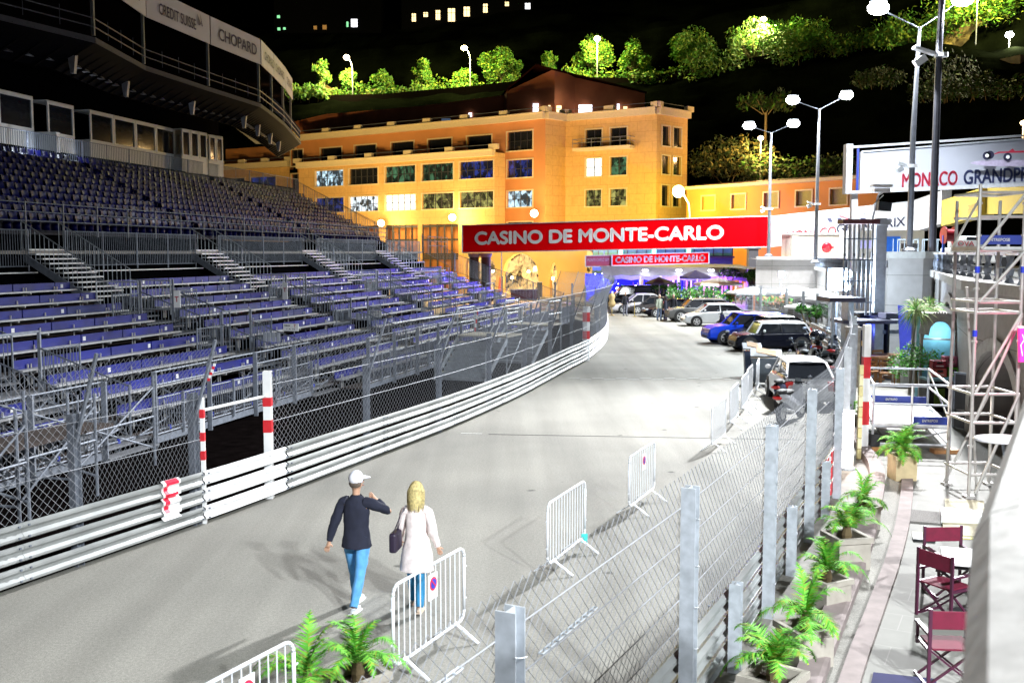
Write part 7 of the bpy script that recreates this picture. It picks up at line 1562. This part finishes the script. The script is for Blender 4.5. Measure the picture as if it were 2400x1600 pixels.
def car(name, lab, loc, rz_, L, W, H, col, kind='hatch', roofcol=None, r_=.31, spokes=5, wb=None):
    """local: nose at +x, wheels on z=0"""
    o = thing('parked_car', lab, 'car', loc, rz=rz_, group='parked cars'); hw = W / 2; pm = paint(name + '_paint', col); rm = paint(name + '_roof_paint', roofcol) if roofcol else pm
    bz = {'hatch': .98, 'mini': .95, 'suv': 1.05, 'sedan': .93, 'van': 1.15}[kind] * (H / {'hatch': 1.43, 'mini': 1.41, 'suv': 1.6, 'sedan': 1.43, 'van': 1.8}[kind])
    # lower body stations: x fraction from nose (0) to tail (1): top z, half width factor, bottom z
    S = {'hatch': [(0, .50, .72, .28), (.03, .62, .88, .20), (.10, .74, .96, .18), (.22, .85, 1, .18), (.30, .93, 1, .18), (.6, .97, 1, .18), (.9, 1.0, .98, .2), (.97, .95, .94, .24), (1, .8, .85, .32)],
         'mini': [(0, .55, .75, .28), (.02, .74, .90, .22), (.08, .86, .97, .2), (.22, .93, 1, .18), (.6, .96, 1, .18), (.93, .98, .97, .2), (.98, .95, .93, .24), (1, .75, .86, .3)],
         'suv': [(0, .55, .75, .34), (.02, .76, .90, .26), (.10, .88, .97, .24), (.25, .96, 1, .22), (.6, .98, 1, .22), (.93, 1.0, .98, .24), (.98, .98, .95, .3), (1, .8, .88, .36)],
         'van': [(0, .5, .75, .3), (.03, .74, .9, .24), (.14, .92, .98, .2), (.25, 1, 1, .2), (.95, 1.0, .98, .22), (1, .85, .92, .3)],
         'sedan': [(0, .48, .72, .28), (.02, .60, .88, .22), (.1, .70, .96, .18), (.28, .84, 1, .18), (.6, .92, 1, .18), (.82, .95, .99, .2), (.96, .92, .93, .24), (1, .75, .85, .32)]}[kind]
    rings = []; 
    for (fx, tz, wf, zb) in S:
        x = L / 2 - fx * L; w_ = hw * wf; zt = bz * tz; zm = zb + (zt - zb) * .55
        rings.append([V((x, s_ * yy, zz)) for s_, pr in ((1, [(w_ * .86, zb), (w_, zb + .1), (w_ * 1.0, zm), (w_ * .97, zt - .06), (w_ * .88, zt)]), (-1, [(w_ * .88, zt), (w_ * .97, zt - .06), (w_, zm), (w_, zb + .1), (w_ * .86, zb)])) for yy, zz in pr])
    k = MB(); n_ = len(rings[0]); vs = [p for r in rings for p in r]; fs = [(i * n_ + j, i * n_ + (j + 1) % n_, (i + 1) * n_ + (j + 1) % n_, (i + 1) * n_ + j) for i in range(len(rings) - 1) for j in range(n_)] + [tuple(range(n_))[::-1], tuple(range((len(rings) - 1) * n_, len(rings) * n_))]; k.add(vs, fs); build('body', k, pm, o, bevel=.025)
    G = {'hatch': (.24, .40, .82, .97), 'mini': (.26, .34, .90, .97), 'suv': (.25, .38, .90, .98), 'van': (.12, .26, .95, .99), 'sedan': (.27, .42, .70, .86)}[kind]
    xs = [L / 2 - g * L for g in G]; wb_ = hw * .88; wt = hw * .72; zt = H - .04; bzz = bz - .02
    base = [V((xs[0], wb_ * .94, bzz * .93)), V((xs[0], -wb_ * .94, bzz * .93)), V((xs[3], -wb_ * .95, bzz)), V((xs[3], wb_ * .95, bzz))]; top = [V((xs[1], wt * .96, zt)), V((xs[1], -wt * .96, zt)), V((xs[2], -wt * .95, zt - .02)), V((xs[2], wt * .95, zt - .02))]
    k = MB(); k.add(base + top, [(0, 1, 5, 4), (1, 2, 6, 5), (2, 3, 7, 6), (3, 0, 4, 7)]); build('windows', k, GLASS, o)
    k = MB(); e = .03; rows = [[V((x, y, z)) for y, z in ((wt * f1, z0), (wt * f1 * .8, z0 + .05), (0, z0 + .075), (-wt * f1 * .8, z0 + .05), (-wt * f1, z0))] for x, z0, f1 in ((xs[1] + .03, zt - .02, 1.0), (xs[1] - .2, zt + .0, 1.04), ((xs[1] + xs[2]) / 2, zt + .01, 1.06), (xs[2] + .1, zt - .01, 1.04), (xs[2] - .04, zt - .05, 1.0))]
    k.grid(rows); k.grid([[p - V((0, 0, .05)) for p in r] for r in rows]); 
    for a_, b_ in ((base[0], top[0]), (base[1], top[1]), (base[2], top[2]), (base[3], top[3])): k.bar(a_, b_, .07, .07)
    fr_ = .5 if kind != 'van' else .45
    for sg in (1, -1):
        for f in ((.47,) if kind in ('hatch', 'mini') and name != 'wagon' else (.38, .72)):
            a_ = base[0].lerp(base[3], f) if sg > 0 else base[1].lerp(base[2], f); b_ = top[0].lerp(top[3], max(0, f - .05)) if sg > 0 else top[1].lerp(top[2], max(0, f - .05)); k.bar(a_ + V((0, sg * .008, 0)), b_ + V((0, sg * .008, 0)), .07, .03, m=(1 if kind == 'mini' else 0))
        k.bar((xs[1], sg * wt * 1.0, zt - .02), (xs[2], sg * wt * .99, zt - .04), .04, .04)
    build('roof', k, [rm, BLACKM], o)
    wbx = (L / 2 - L * (.19 if kind != 'mini' else .17), L / 2 - L * (.81 if kind != 'mini' else .84))
    for x in wbx:
        for sg in (1, -1):
            k = MB(); M = Matrix.Rotation(R(90), 3, 'X'); k.lathe((x, sg * (hw - .06), r_ + .01), [(r_ + .065, -.065), (r_ + .065, .065)], 20, M=M); build('wheel_arch', k, BLACKP if kind in ('mini', 'suv') else BLACKM, o); wheel(o, x, sg * (hw - .075), r_, .2, spokes)
    for sg in (1, -1):
        k = MB(); k.sphere((L / 2 - L * .045, sg * hw * .68, bz * .66), .15, 10, sc=(.9, .9, .55) if kind != 'mini' else (.8, .9, .9)); build('headlight', k, mat('headlight_glass', (.65, .68, .72), rough=.15, metal=.4, coat=1), o)
        k = MB(); k.box((-L / 2 + .06, sg * hw * .76, bz * .74), (.12, .24, .3)); build('tail_light', k, mat('tail_light_red', (.5, .01, .01), rough=.3, coat=.5), o, bevel=.02)
        k = MB(); k.sphere((xs[0] - .32, sg * (hw + .07), bz + .06), .1, 8, sc=(.7, 1, .75)); build('wing_mirror', k, WHITEP if roofcol else pm, o)
        k = MB(); k.box((.0, sg * (hw * .985), bz * .60), (L * .5, .02, .03)); build('side_trim', k, BLACKM, o)
    k = MB(); k.box((L / 2 - .02, 0, .38), (.04, W * .5, .14)); build('grille', k, BLACKM, o); k = MB(); k.box((-L / 2 - .005, 0, bz * .55), (.02, .5, .11)); build('number_plate', k, WHITEP, o)
    return o
def park(px, py, rz_deg, L): # front wheel ground point given
    p = P(px, py, 0); a_ = R(rz_deg); return V((p.x, p.y, 0)) - V((math.cos(a_), math.sin(a_), 0)) * (L * .31)
car('silver_hatch', 'silver three-door hatchback parked nose to the track, behind the blue car', park(1625, 763, 184, 4.0), R(184), 4.0, 1.66, 1.43, (.62, .64, .66), 'hatch')
car('wagon', 'bright blue estate car parked nose to the track', park(1687, 804, 186, 4.4), R(186), 4.4, 1.75, 1.58, (.01, .05, .55), 'suv', r_=.34)
car('black_hatch', 'black hatchback between the blue car and the white-roofed black car', park(1725, 812, 186, 4.1) + V((.45, .6, 0)), R(186), 4.1, 1.72, 1.5, (.006, .006, .008), 'hatch')
car('two_tone', 'black car with a white roof, nearest of the parked row', park(1748, 822, 185, 3.75), R(185), 3.75, 1.7, 1.41, (.005, .006, .012), 'mini', roofcol=(.75, .75, .78), r_=.33, spokes=9)
car('white_small', 'small white car seen from behind with red tail lights, next to the bins', (P(1902, 962, 0) + V((.15, 1.9, 0))), R(84), 3.8, 1.62, 1.42, (.66, .66, .68), 'hatch')
car('grey_suv', 'grey off-roader with a black wheel left of the silver hatchback', park(1588, 753, 184, 4.3), R(184), 4.3, 1.75, 1.55, (.12, .12, .12), 'suv', r_=.38)
car('black_coupe', 'low black sports car behind the standing group, nearer one', park(1532, 742, 184, 4.4), R(184), 4.4, 1.8, 1.3, (.006, .005, .008), 'sedan')
car('brown_coupe', 'low dark grey sports car farther left behind the group', park(1513, 737, 184, 4.4) + V((-.6, 1.6, 0)), R(184), 4.4, 1.8, 1.3, (.05, .045, .045), 'sedan')
car('silver_saloon', 'large silver saloon car at the far end of the row', park(1456, 733, 183, 5.0), R(183), 5.0, 1.85, 1.5, (.5, .48, .5), 'sedan')
car('black_van', 'black people carrier behind the silver saloon', (10.4, 86, 0), R(183), 5.0, 1.9, 1.95, (.006, .006, .008), 'van')
car('black_saloon', 'dark car peeping out left behind the fence bend', (P(1436, 733, 0) + V((-.6, 3, 0))), R(183), 4.4, 1.8, 1.42, (.008, .008, .012), 'sedan')
# ================================================================ motorbikes
def bike(lab, loc, rz_, col, kind='scooter', sc=1.0, topbox=False):
    o = thing('motorbike', lab, 'motorbike', loc, rz=rz_, group='parked motorbikes', scale=sc); M = Matrix.Rotation(R(90), 3, 'X'); pm = paint('bike_' + lab[:10].replace(' ', '_'), col, .1); L = .68
    for x in (L, -L):
        k = MB(); k.lathe((x, 0, .29), [(.2, -.05), (.29, -.04), (.30, 0), (.29, .04), (.2, .05)], 18, M=M); t_ = build('wheel', k, BLACKP, o); k = MB(); k.lathe((x, 0, .29), [(.17, -.056), (.17, .056)], 14, M=M); build('rim', k, ALU, t_)
    k = MB(); rows = []
    for x, zb, zt, w_ in ((.52, .6, 1.0, .08), (.42, .35, .98, .2), (.25, .25, .55 if kind == 'scooter' else .85, .22), (0, .25, .62 if kind == 'scooter' else .88, .2), (-.3, .38, .78, .2), (-.6, .55, .82, .18), (-.95, .68, .84, .08)):
        rows.append([V((x, y * w_, z)) for y, z in ((.8, zb), (1, (zb + zt) / 2), (.7, zt), (-.7, zt), (-1, (zb + zt) / 2), (-.8, zb), (.8, zb))])
    k.grid(rows); build('fairing', k, pm, o, smooth=False, bevel=.02)
    k = MB(); k.sphere((-.35, 0, .84), .36, 12, sc=(1.15, .42, .22)); k.sphere((-.68, 0, .90), .22, 10, sc=(1.2, .6, .3)); build('seat', k, BLACKP, o)
    k = MB(); k.path([V((.35, .36, 1.02)), V((.42, .2, 1.06)), V((.46, 0, 1.03)), V((.42, -.2, 1.06)), V((.35, -.36, 1.02))], .018, 6); k.tube((.46, 0, 1.0), (L, .09, .3), .03, 6); k.tube((.46, 0, 1.0), (L, -.09, .3), .03, 6); build('handlebar', k, BLACKM, o)
    for sg in (1, -1): k = MB(); k.tube((.42, sg * .25, 1.05), (.4, sg * .34, 1.2), .008, 4); k.sphere((.4, sg * .36, 1.22), .07, 8, sc=(.4, 1, .6)); build('mirror', k, GALVD, o)
    k = MB(); k.sphere((.55, 0, .82), .12, 10, sc=(.6, 1, .8)); build('headlight', k, mat('headlight_glass', (.65, .68, .72)), o); k = MB(); k.sphere((-.97, 0, .74), .09, 8, sc=(.5, 1.6, .6)); build('tail_light', k, mat('tail_light_red', (.5, .01, .01)), o)
    k = MB(); k.tube((-.25, -.17, .3), (-.85, -.2, .42), .05, 8); k.box((-.15, 0, .35), (.4, .2, .25), m=1); k.tube((0, .1, .3), (-.05, .25, .0), .012, 4); build('exhaust_and_engine', k, [ALU, GALVD], o)
    k = MB(); k.add([V((.5, .12, .95)), V((.5, -.12, .95)), V((.42, -.09, 1.16)), V((.42, .09, 1.16))], [(0, 1, 2, 3)]); build('windscreen', k, mat('smoked_screen', (.1, .12, .14), rough=.1), o)
    if topbox: k = MB(); k.sphere((-.9, 0, 1.08), .24, 12, sc=(1, 1.05, .75)); build('top_box', k, mat('glossy_black_box', (.01, .01, .012), rough=.12, coat=1), o, smooth=True)
c = P(1862, 985, 0); bike('silver and dark scooter lying nearest, in front of the white car', (c.x - .1, c.y, 0), R(52), (.45, .46, .5), sc=1.0)
c = P(1848, 962, 0); bike('second scooter with a red tail light close to the nearest one', (c.x, c.y + .5, 0), R(60), (.05, .06, .1))
c = P(1912, 862, 0); bike('large black motorbike with a shiny top box under the curved fence', (c.x, c.y, 0), R(75), (.01, .01, .014), 'moto', 1.3, topbox=True)
c = P(1880, 882, 0); bike('black motorbike beside the rear of the white-roofed car', (c.x, c.y, 0), R(80), (.012, .012, .016), 'moto', 1.15)
c = P(1950, 868, 0); bike('black motorbike between the one with the top box and the curved fence', (c.x, c.y, 0), R(70), (.015, .01, .012), 'moto', 1.2)
c = P(1944, 905, 0); bike('dark motorbike squeezed against the fence right of the white car', (c.x - .1, c.y, 0), R(80), (.008, .008, .01), 'moto', 1.05)
c = P(1830, 905, 0); bike('dark scooter between the grey bin and the white car', (c.x, c.y, 0), R(85), (.015, .015, .02))
c = P(1703, 775, 0); bike('dark moped with a red lamp beside the silver hatchback', (c.x, c.y, 0), R(120), (.02, .02, .06))

FOLD = bpy.data.textures.new('folds', 'CLOUDS'); FOLD.noise_scale = .11
# ================================================================ people
def skin(name, joints, edges, m, parent, sub=1, smooth=True):
    me = bpy.data.meshes.new(name); me.from_pydata([tuple(j[0]) for j in joints], edges, []); ob = bpy.data.objects.new('tmp', me); C.objects.link(ob); sk = ob.modifiers.new('s', 'SKIN'); sk.use_smooth_shade = True; lay = me.skin_vertices[0] if me.skin_vertices else None
    if lay is None: ob.data.skin_vertices.new() if hasattr(ob.data.skin_vertices, 'new') else None; lay = me.skin_vertices[0]
    for i, j in enumerate(joints): r_ = j[1]; lay.data[i].radius = (r_, r_) if not isinstance(r_, tuple) else r_; lay.data[i].use_root = (i == 0)
    sb = ob.modifiers.new('u', 'SUBSURF'); sb.levels = sb.render_levels = sub; bpy.context.view_layer.update()
    m2 = bpy.data.meshes.new_from_object(ob.evaluated_get(bpy.context.evaluated_depsgraph_get())); bpy.data.objects.remove(ob); m2.name = name; m2.materials.clear(); m2.materials.append(m)
    for p in m2.polygons: p.use_smooth = True
    o = bpy.data.objects.new(name, m2); C.objects.link(o); o.parent = parent
    if name in ('jacket', 'coat', 'trousers'):
        s2 = o.modifiers.new('s', 'SUBSURF'); s2.levels = s2.render_levels = 1; dm_ = o.modifiers.new('folds', 'DISPLACE'); dm_.texture = FOLD; dm_.strength = .045; dm_.mid_level = .5; dm_.texture_coords = 'LOCAL'
    return o
SKINM = mat('skin', (.52, .30, .20), rough=.55, var=.05)
def person(lab, loc, rz_, h=1.75, top=(.02, .02, .03), legs=(.08, .2, .45), hair=(.05, .03, .02), cap=None, coat=False, stride=0., la=(0, 0), ra=(0, 0), lf=0., rf_=0., female=False, shoes=(.6, .6, .6), bag=False, detail=False, skirt=None, tie=False, headturn=0.):
    """local: faces +y, right = +x. la/ra: (swing forward deg, abduct deg) ; lf/rf_: elbow flex"""
    s_ = h / 1.75; o = thing('person', lab, 'person', loc, rz=rz_, scale=s_); fem = .92 if female else 1.0
    hip = .93; hx = .095; sh = 1.43; sx = .19 * fem
    st_ = R(stride)
    def leg(sg, a_):
        kx = sg * hx; knee = V((kx, math.sin(a_) * .44, hip - math.cos(a_) * .44)); b_ = a_ - (.35 if a_ < 0 else .05) * min(1, abs(stride) / 20 + .001); ank = knee + V((0, math.sin(b_) * .41, -math.cos(b_) * .41)); return V((kx, 0, hip - .02)), knee, ank
    Lh, Lk, La = leg(-1, st_); Rh, Rk, Ra = leg(1, -st_); low = min(La.z, Ra.z) - .08; dz_ = V((0, 0, -low)); 
    Lh, Lk, La, Rh, Rk, Ra = [v + dz_ for v in (Lh, Lk, La, Rh, Rk, Ra)]
    hipz = hip + dz_.z; shz = sh + dz_.z
    def arm(sg, sw, ab, fl):
        sp = V((sg * sx, 0, shz - .03)); a_, b_ = R(sw), R(ab); d = V((sg * math.sin(b_), math.sin(a_) * math.cos(b_), -math.cos(a_) * math.cos(b_))); el = sp + d * .29; a2 = a_ + R(fl); d2 = V((sg * math.sin(b_) * (1 if fl < 60 else -.85), math.sin(a2) * math.cos(b_), -math.cos(a2) * math.cos(b_))).normalized(); wr = el + d2 * .25; hd = wr + d2 * .09; return sp, el, wr, hd, d2
    LA = arm(-1, la[0], la[1], lf); RA = arm(1, ra[0], ra[1], rf_)
    pel = V((0, 0, hipz)); wa = V((0, 0, hipz + .18)); chs = V((0, .0, shz - .14)); nk = V((0, 0, shz + .03)); nk2 = V((0, .01, shz + .11)); hd = V((0, .015, shz + .19)); hd2 = V((0, .01, shz + .27))
    J = [(pel, (.10, .09)), (wa, (.085 * fem, .08)), (chs, (.10 * fem, .085)), (nk, .05), (nk2, .052), (hd, (.072, .085)), (hd2, (.068, .082))]; E = [(0, 1), (1, 2), (2, 3), (3, 4), (4, 5), (5, 6)]
    def chain(pts, par): 
        i0 = par
        for p, r_ in pts: J.append((p, r_)); E.append((i0, len(J) - 1)); i0 = len(J) - 1
        return i0
    chain([(Lh, .085), (Lk, .055), (La, .037), (La + V((0, .05, -.04)), .03)], 0); chain([(Rh, .085), (Rk, .055), (Ra, .037), (Ra + V((0, .05, -.04)), .03)], 0)
    for A_, sg in ((LA, -1), (RA, 1)):
        w_ = chain([(A_[0], .05), (A_[1], .03), (A_[2], .024), (A_[2] + A_[4] * .05, (.036, .018))], 2)
        if detail:
            side = A_[4].cross(V((0, 1, 0))).normalized(); base = A_[2] + A_[4] * .06
            for f in range(4): off = side * (-.028 + .0185 * f); L_ = (.062, .075, .07, .055)[f]; chain([(base + off + A_[4] * .03, .0095), (base + off + A_[4] * (.03 + L_ * .55), .0085), (base + off + A_[4] * (.03 + L_ * .9) + V((0, .015, 0)), .0065)], w_)
            chain([(A_[2] + A_[4] * .03 + side * .04, .011), (A_[2] + A_[4] * .065 + side * .055 + V((0, .015, 0)), .009)], w_)
        else: chain([(A_[3] + A_[4] * .05, (.03, .014))], w_)
    body = skin('body', J, E, SKINM, o, 1)
    # face pieces merged with the head: nose, ears
    Rh_ = Matrix.Rotation(headturn, 3, 'Z'); hc = V((0, .012, shz + .225)); k = MB(); k.sphere(hc, .098, 12, sc=(.8, .98, 1.2)); f = lambda x, y, z: hc + Rh_ @ V((x, y, z))
    k.add([f(-.014, .088, -.02), f(.014, .088, -.02), f(0, .118, -.028), f(0, .09, .025)], [(0, 1, 2), (0, 2, 3), (1, 3, 2)]); k.sphere(f(.08, 0, -.005), .025, 6, sc=(.4, .7, 1.1)); k.sphere(f(-.08, 0, -.005), .025, 6, sc=(.4, .7, 1.1)); fc = build('head', k, SKINM, body, smooth=True)
    if detail or True:
        k = MB(); k.sphere(f(-.03, .087, .012), .009, 6); k.sphere(f(.03, .087, .012), .009, 6); k.box(f(0, .09, -.055), (.04, .01, .007), m=1); build('eyes_and_mouth', k, [BLACKM, mat('lip', (.35, .1, .08))], body)
    tm = mat('cloth_%d%d%d' % tuple(int(c_ * 99) for c_ in top), top, rough=.9, var=.15, scale=14); lm = mat('trousers_%d%d%d' % tuple(int(c_ * 99) for c_ in legs), legs, rough=.9, var=.2, scale=10)
    # top
    def garment(name, lofts, m):
        k = MB()
        for pts in lofts:
            rows = []
            for i, (c_, rx, ry) in enumerate(pts):
                d = (pts[min(i + 1, len(pts) - 1)][0] - pts[max(i - 1, 0)][0]).normalized(); x = V((0, 1, 0)).cross(d); x = (x if x.length > .2 else V((1, 0, 0))).normalized(); y = d.cross(x)
                rows.append([c_ + x * (rx * math.cos(a_)) + y * (ry * math.sin(a_)) for a_ in [2 * math.pi * t_ / 14 for t_ in range(15)]])
            k.grid(rows); k.add(rows[0][:14], [tuple(range(14))]); k.add(rows[-1][:14], [tuple(range(14))])
        g_ = build(name, k, m, o, smooth=True); s2 = g_.modifiers.new('s', 'SUBSURF'); s2.levels = s2.render_levels = 2; dm_ = g_.modifiers.new('folds', 'DISPLACE'); dm_.texture = FOLD; dm_.strength = .03; dm_.mid_level = .5
    hem = hipz - (.36 if coat else .1); z_ = lambda q: V((0, 0, q))
    T_ = [(z_(hem), .25 if coat else .20, .20 if coat else .165)] + ([(z_(hipz - .1), .222, .18)] if coat else [(z_(hipz + .0), .192, .155)]) + [(z_(hipz + .16), .158 * fem, .122), (z_(shz - .2), .178 * fem, .125), (z_(shz - .06), .178 * fem, .108), (z_(shz + .015), .115, .082), (z_(shz + .06), .066, .064)]
    def sleeve(A_): return [(A_[0] - V((A_[0].x * .35, 0, 0)), .07, .07), (A_[0], .075, .075), (A_[0].lerp(A_[1], .5), .064, .064), (A_[1], .07, .07), (A_[1].lerp(A_[2], .5), .05, .05), (A_[2] - A_[4] * .01, .041, .041)]
    garment('coat' if coat else 'jacket', [T_, sleeve(LA), sleeve(RA)], tm)
    def leg_(H_, K_, A_): return [(H_ + V((0, 0, .05)), .082, .10), (H_.lerp(K_, .3), .088, .098), (K_, .07, .075), (K_.lerp(A_, .4), .066, .07), (A_ + V((0, 0, .0)), .058, .062)]
    garment('trousers', [[(z_(hipz + .1), .125, .095), (z_(hipz - .02), .15, .11), (z_(hipz - .1), .155, .115)], leg_(Lh, Lk, La), leg_(Rh, Rk, Ra)], lm)
    sm_ = mat('shoe_%d' % int(shoes[0] * 99), shoes, rough=.6)
    for A_ in (La, Ra): k = MB(); k.sphere(A_ + V((0, .055, -.045)), .1, 10, sc=(.46, 1.35, .42)); k.box(A_ + V((0, .055, -.072)), (.085, .25, .016)); build('shoe', k, sm_, o, smooth=False)
    hm = mat('hair_%d%d' % (int(hair[0] * 99), int(hair[2] * 99)), hair, rough=.8, var=.4, scale=30); k = MB()
    if cap: 
        k.sphere(hc + V((0, -.008, .045)), .108, 14, sc=(.86, 1.02, .95)); k.box(f(0, .12, .045), (.13, .1, .012), rot=Rh_); build('cap', k, mat('cap_cloth', cap, rough=.8), o, smooth=True); k = MB(); k.sphere(hc + V((0, -.035, -.01)), .095, 10, sc=(.88, .8, .75)); build('hair', k, hm, o, smooth=True)
    elif female: 
        k.sphere(hc + V((0, -.02, .035)), .112, 12, sc=(.92, 1.0, 1.05)); k.sphere(hc + V((0, -.06, -.07)), .1, 10, sc=(.95, .6, 1.2)); k.sphere(hc + V((0, -.05, -.13)), .07, 10, sc=(1.1, .6, 1.0)); build('hair', k, hm, o, smooth=True); rn = random.Random(5); k = MB()
        for i in range(260):
            az = rn.uniform(.3, 5.98) + math.pi / 2; r0 = rn.uniform(.2, 1); p_ = hc + V((math.cos(az) * .105 * r0, math.sin(az) * .112 * r0 - .015, .13 * math.sqrt(max(0, 1 - r0 * r0)) + .03)); q_ = hc + V((math.cos(az) * .125, math.sin(az) * .12 - .03, rn.uniform(-.04, .03))); s_2 = hc + V((math.cos(az) * rn.uniform(.08, .13), math.sin(az) * .1 - .045, rn.uniform(-.26, -.14))); t2 = V((-math.sin(az), math.cos(az), 0)) * .007
            k.add([p_ - t2, p_ + t2, q_ + t2, q_ - t2, s_2 + t2 * .4, s_2 - t2 * .4], [(0, 1, 2, 3), (3, 2, 4, 5)])
        build('hair_strands', k, hm, o)
    else: k.sphere(hc + V((0, -.018, .03)), .104, 12, sc=(.86, .98, 1.05)); build('hair', k, hm, o, smooth=True)
    if tie: k = MB(); k.box((0, .118, shz - .16), (.035, .01, .3)); k.box((0, .112, shz - .16), (.12, .01, .34), m=1); build('shirt_and_tie', k, [BLACKM, WHITEP], o)
    return o
c = P(838, 1424, 0); man = person('man in a white cap, dark sweater and jeans, right hand raised to his face', (c.x, c.y, 0), R(-16), 1.82, top=(.012, .014, .03), legs=(.10, .32, .62), hair=(.12, .09, .07), cap=(.75, .75, .82), stride=15, la=(-14, 16), ra=(30, 62), lf=10, rf_=125, shoes=(.75, .78, .8), detail=True, headturn=R(-35))
c = P(978, 1424, 0); wom = person('blonde woman in a pale pink coat and jeans walking beside the man', (c.x, c.y, 0), R(-10), 1.66, top=(.78, .68, .66), legs=(.03, .22, .42), hair=(.52, .42, .18), coat=True, stride=11, la=(10, 12), ra=(-8, 12), lf=25, rf_=30, female=True, shoes=(.66, .52, .40), detail=True, headturn=R(-20))
o = thing('handbag', 'dark handbag hanging at the left hip of the woman in the pale coat', 'bag', wom.location + V((-.27, -.08, .93)), rz=R(-10)); k = MB(); k.box((0, 0, 0), (.1, .3, .26)); build('bag_body', k, mat('dark_leather', (.02, .012, .03), rough=.5), o, bevel=.03); k = MB(); k.path([V((0, -.12, .12)), V((.08, -.06, .34)), V((.14, .02, .47)), V((.08, .08, .34)), V((0, .12, .12))], .007, 5); build('strap', k, mat('dark_leather', (.02, .012, .03)), o)
for px, py, hh, rz_, kw, lab in (
    (1545, 751, 1.78, R(200), dict(top=(.30, .33, .26), legs=(.16, .22, .34), hair=(.3, .25, .2)), 'man in a grey-green sweater and jeans by the dark cars, left of three'),
    (1559, 751, 1.68, R(80), dict(top=(.015, .015, .03), legs=(.03, .05, .22), hair=(.03, .02, .02), female=True), 'dark-haired person in a dark jacket and blue jeans, middle of three'),
    (1578, 748, 1.74, R(150), dict(top=(.012, .012, .018), legs=(.02, .02, .03), hair=(.25, .2, .16)), 'person all in black with a bald head, right of three'),
    (1465, 740, 1.76, R(190), dict(top=(.01, .01, .015), legs=(.18, .18, .22), hair=(.1, .05, .04)), 'man in a black jacket and grey trousers beside the silver saloon'),
    (1617, 741, 1.8, R(200), dict(top=(.012, .012, .02), legs=(.015, .015, .02), hair=(.06, .04, .03), tie=True), 'man in a dark suit standing behind the grey off-roader, left one'),
    (1640, 740, 1.78, R(170), dict(top=(.012, .012, .02), legs=(.015, .015, .02), hair=(.15, .09, .05), tie=True), 'man in a dark suit behind the silver hatchback, right one')):
    c = P(px, py, 0); person(lab, (c.x, c.y, 0), rz_, hh, la=(4, 8), ra=(6, 8), lf=15, rf_=20, stride=4, shoes=(.05, .05, .05), **kw)
c = P(1683, 735, 0); person('person in a pale shirt behind the green plants of the terrace', (c.x, c.y, 0), R(180), 1.7, top=(.6, .55, .5), legs=(.1, .1, .12), hair=(.03, .02, .02), la=(4, 8), ra=(6, 8), stride=3, shoes=(.05, .05, .05))
# golden mannequin-like statue on a stand
c = P(1434, 739, 0); o = thing('statue', 'beige tailor-dummy-like figure on a thin golden stand beside the fence bend', 'statue', (c.x, c.y, 0)); k = MB(); k.lathe((0, 0, .62), [(.12, 0), (.24, .12), (.27, .3), (.17, .55), (.24, .75), (.24, .88), (.1, 1.02), (.06, 1.05)], 16); build('torso', k, mat('beige_figure', (.48, .34, .15), rough=.5), o, smooth=True); k = MB(); k.sphere((0, 0, 1.72), .1, 10); build('hat', k, WHITEP, o); k = MB(); k.tube((0, 0, 0), (0, 0, .65), .035, 6); k.lathe((0, 0, 0), [(.2, 0), (.2, .04)], 12); build('stand', k, mat('gold_stand', (.5, .35, .08), rough=.3, metal=.7), o)
c = P(1487, 742, 0); o = thing('rope_post', 'thin golden barrier post left of the low black sports cars', 'post', (c.x, c.y, 0)); k = MB(); k.tube((0, 0, 0), (0, 0, 1.0), .03, 6); k.lathe((0, 0, 0), [(.16, 0), (.16, .04)], 12); k.sphere((0, 0, 1.03), .05, 8); build('shaft', k, mat('gold_stand', (.5, .35, .08)), o)
# leaves and litter on the road edge near the white guard rail
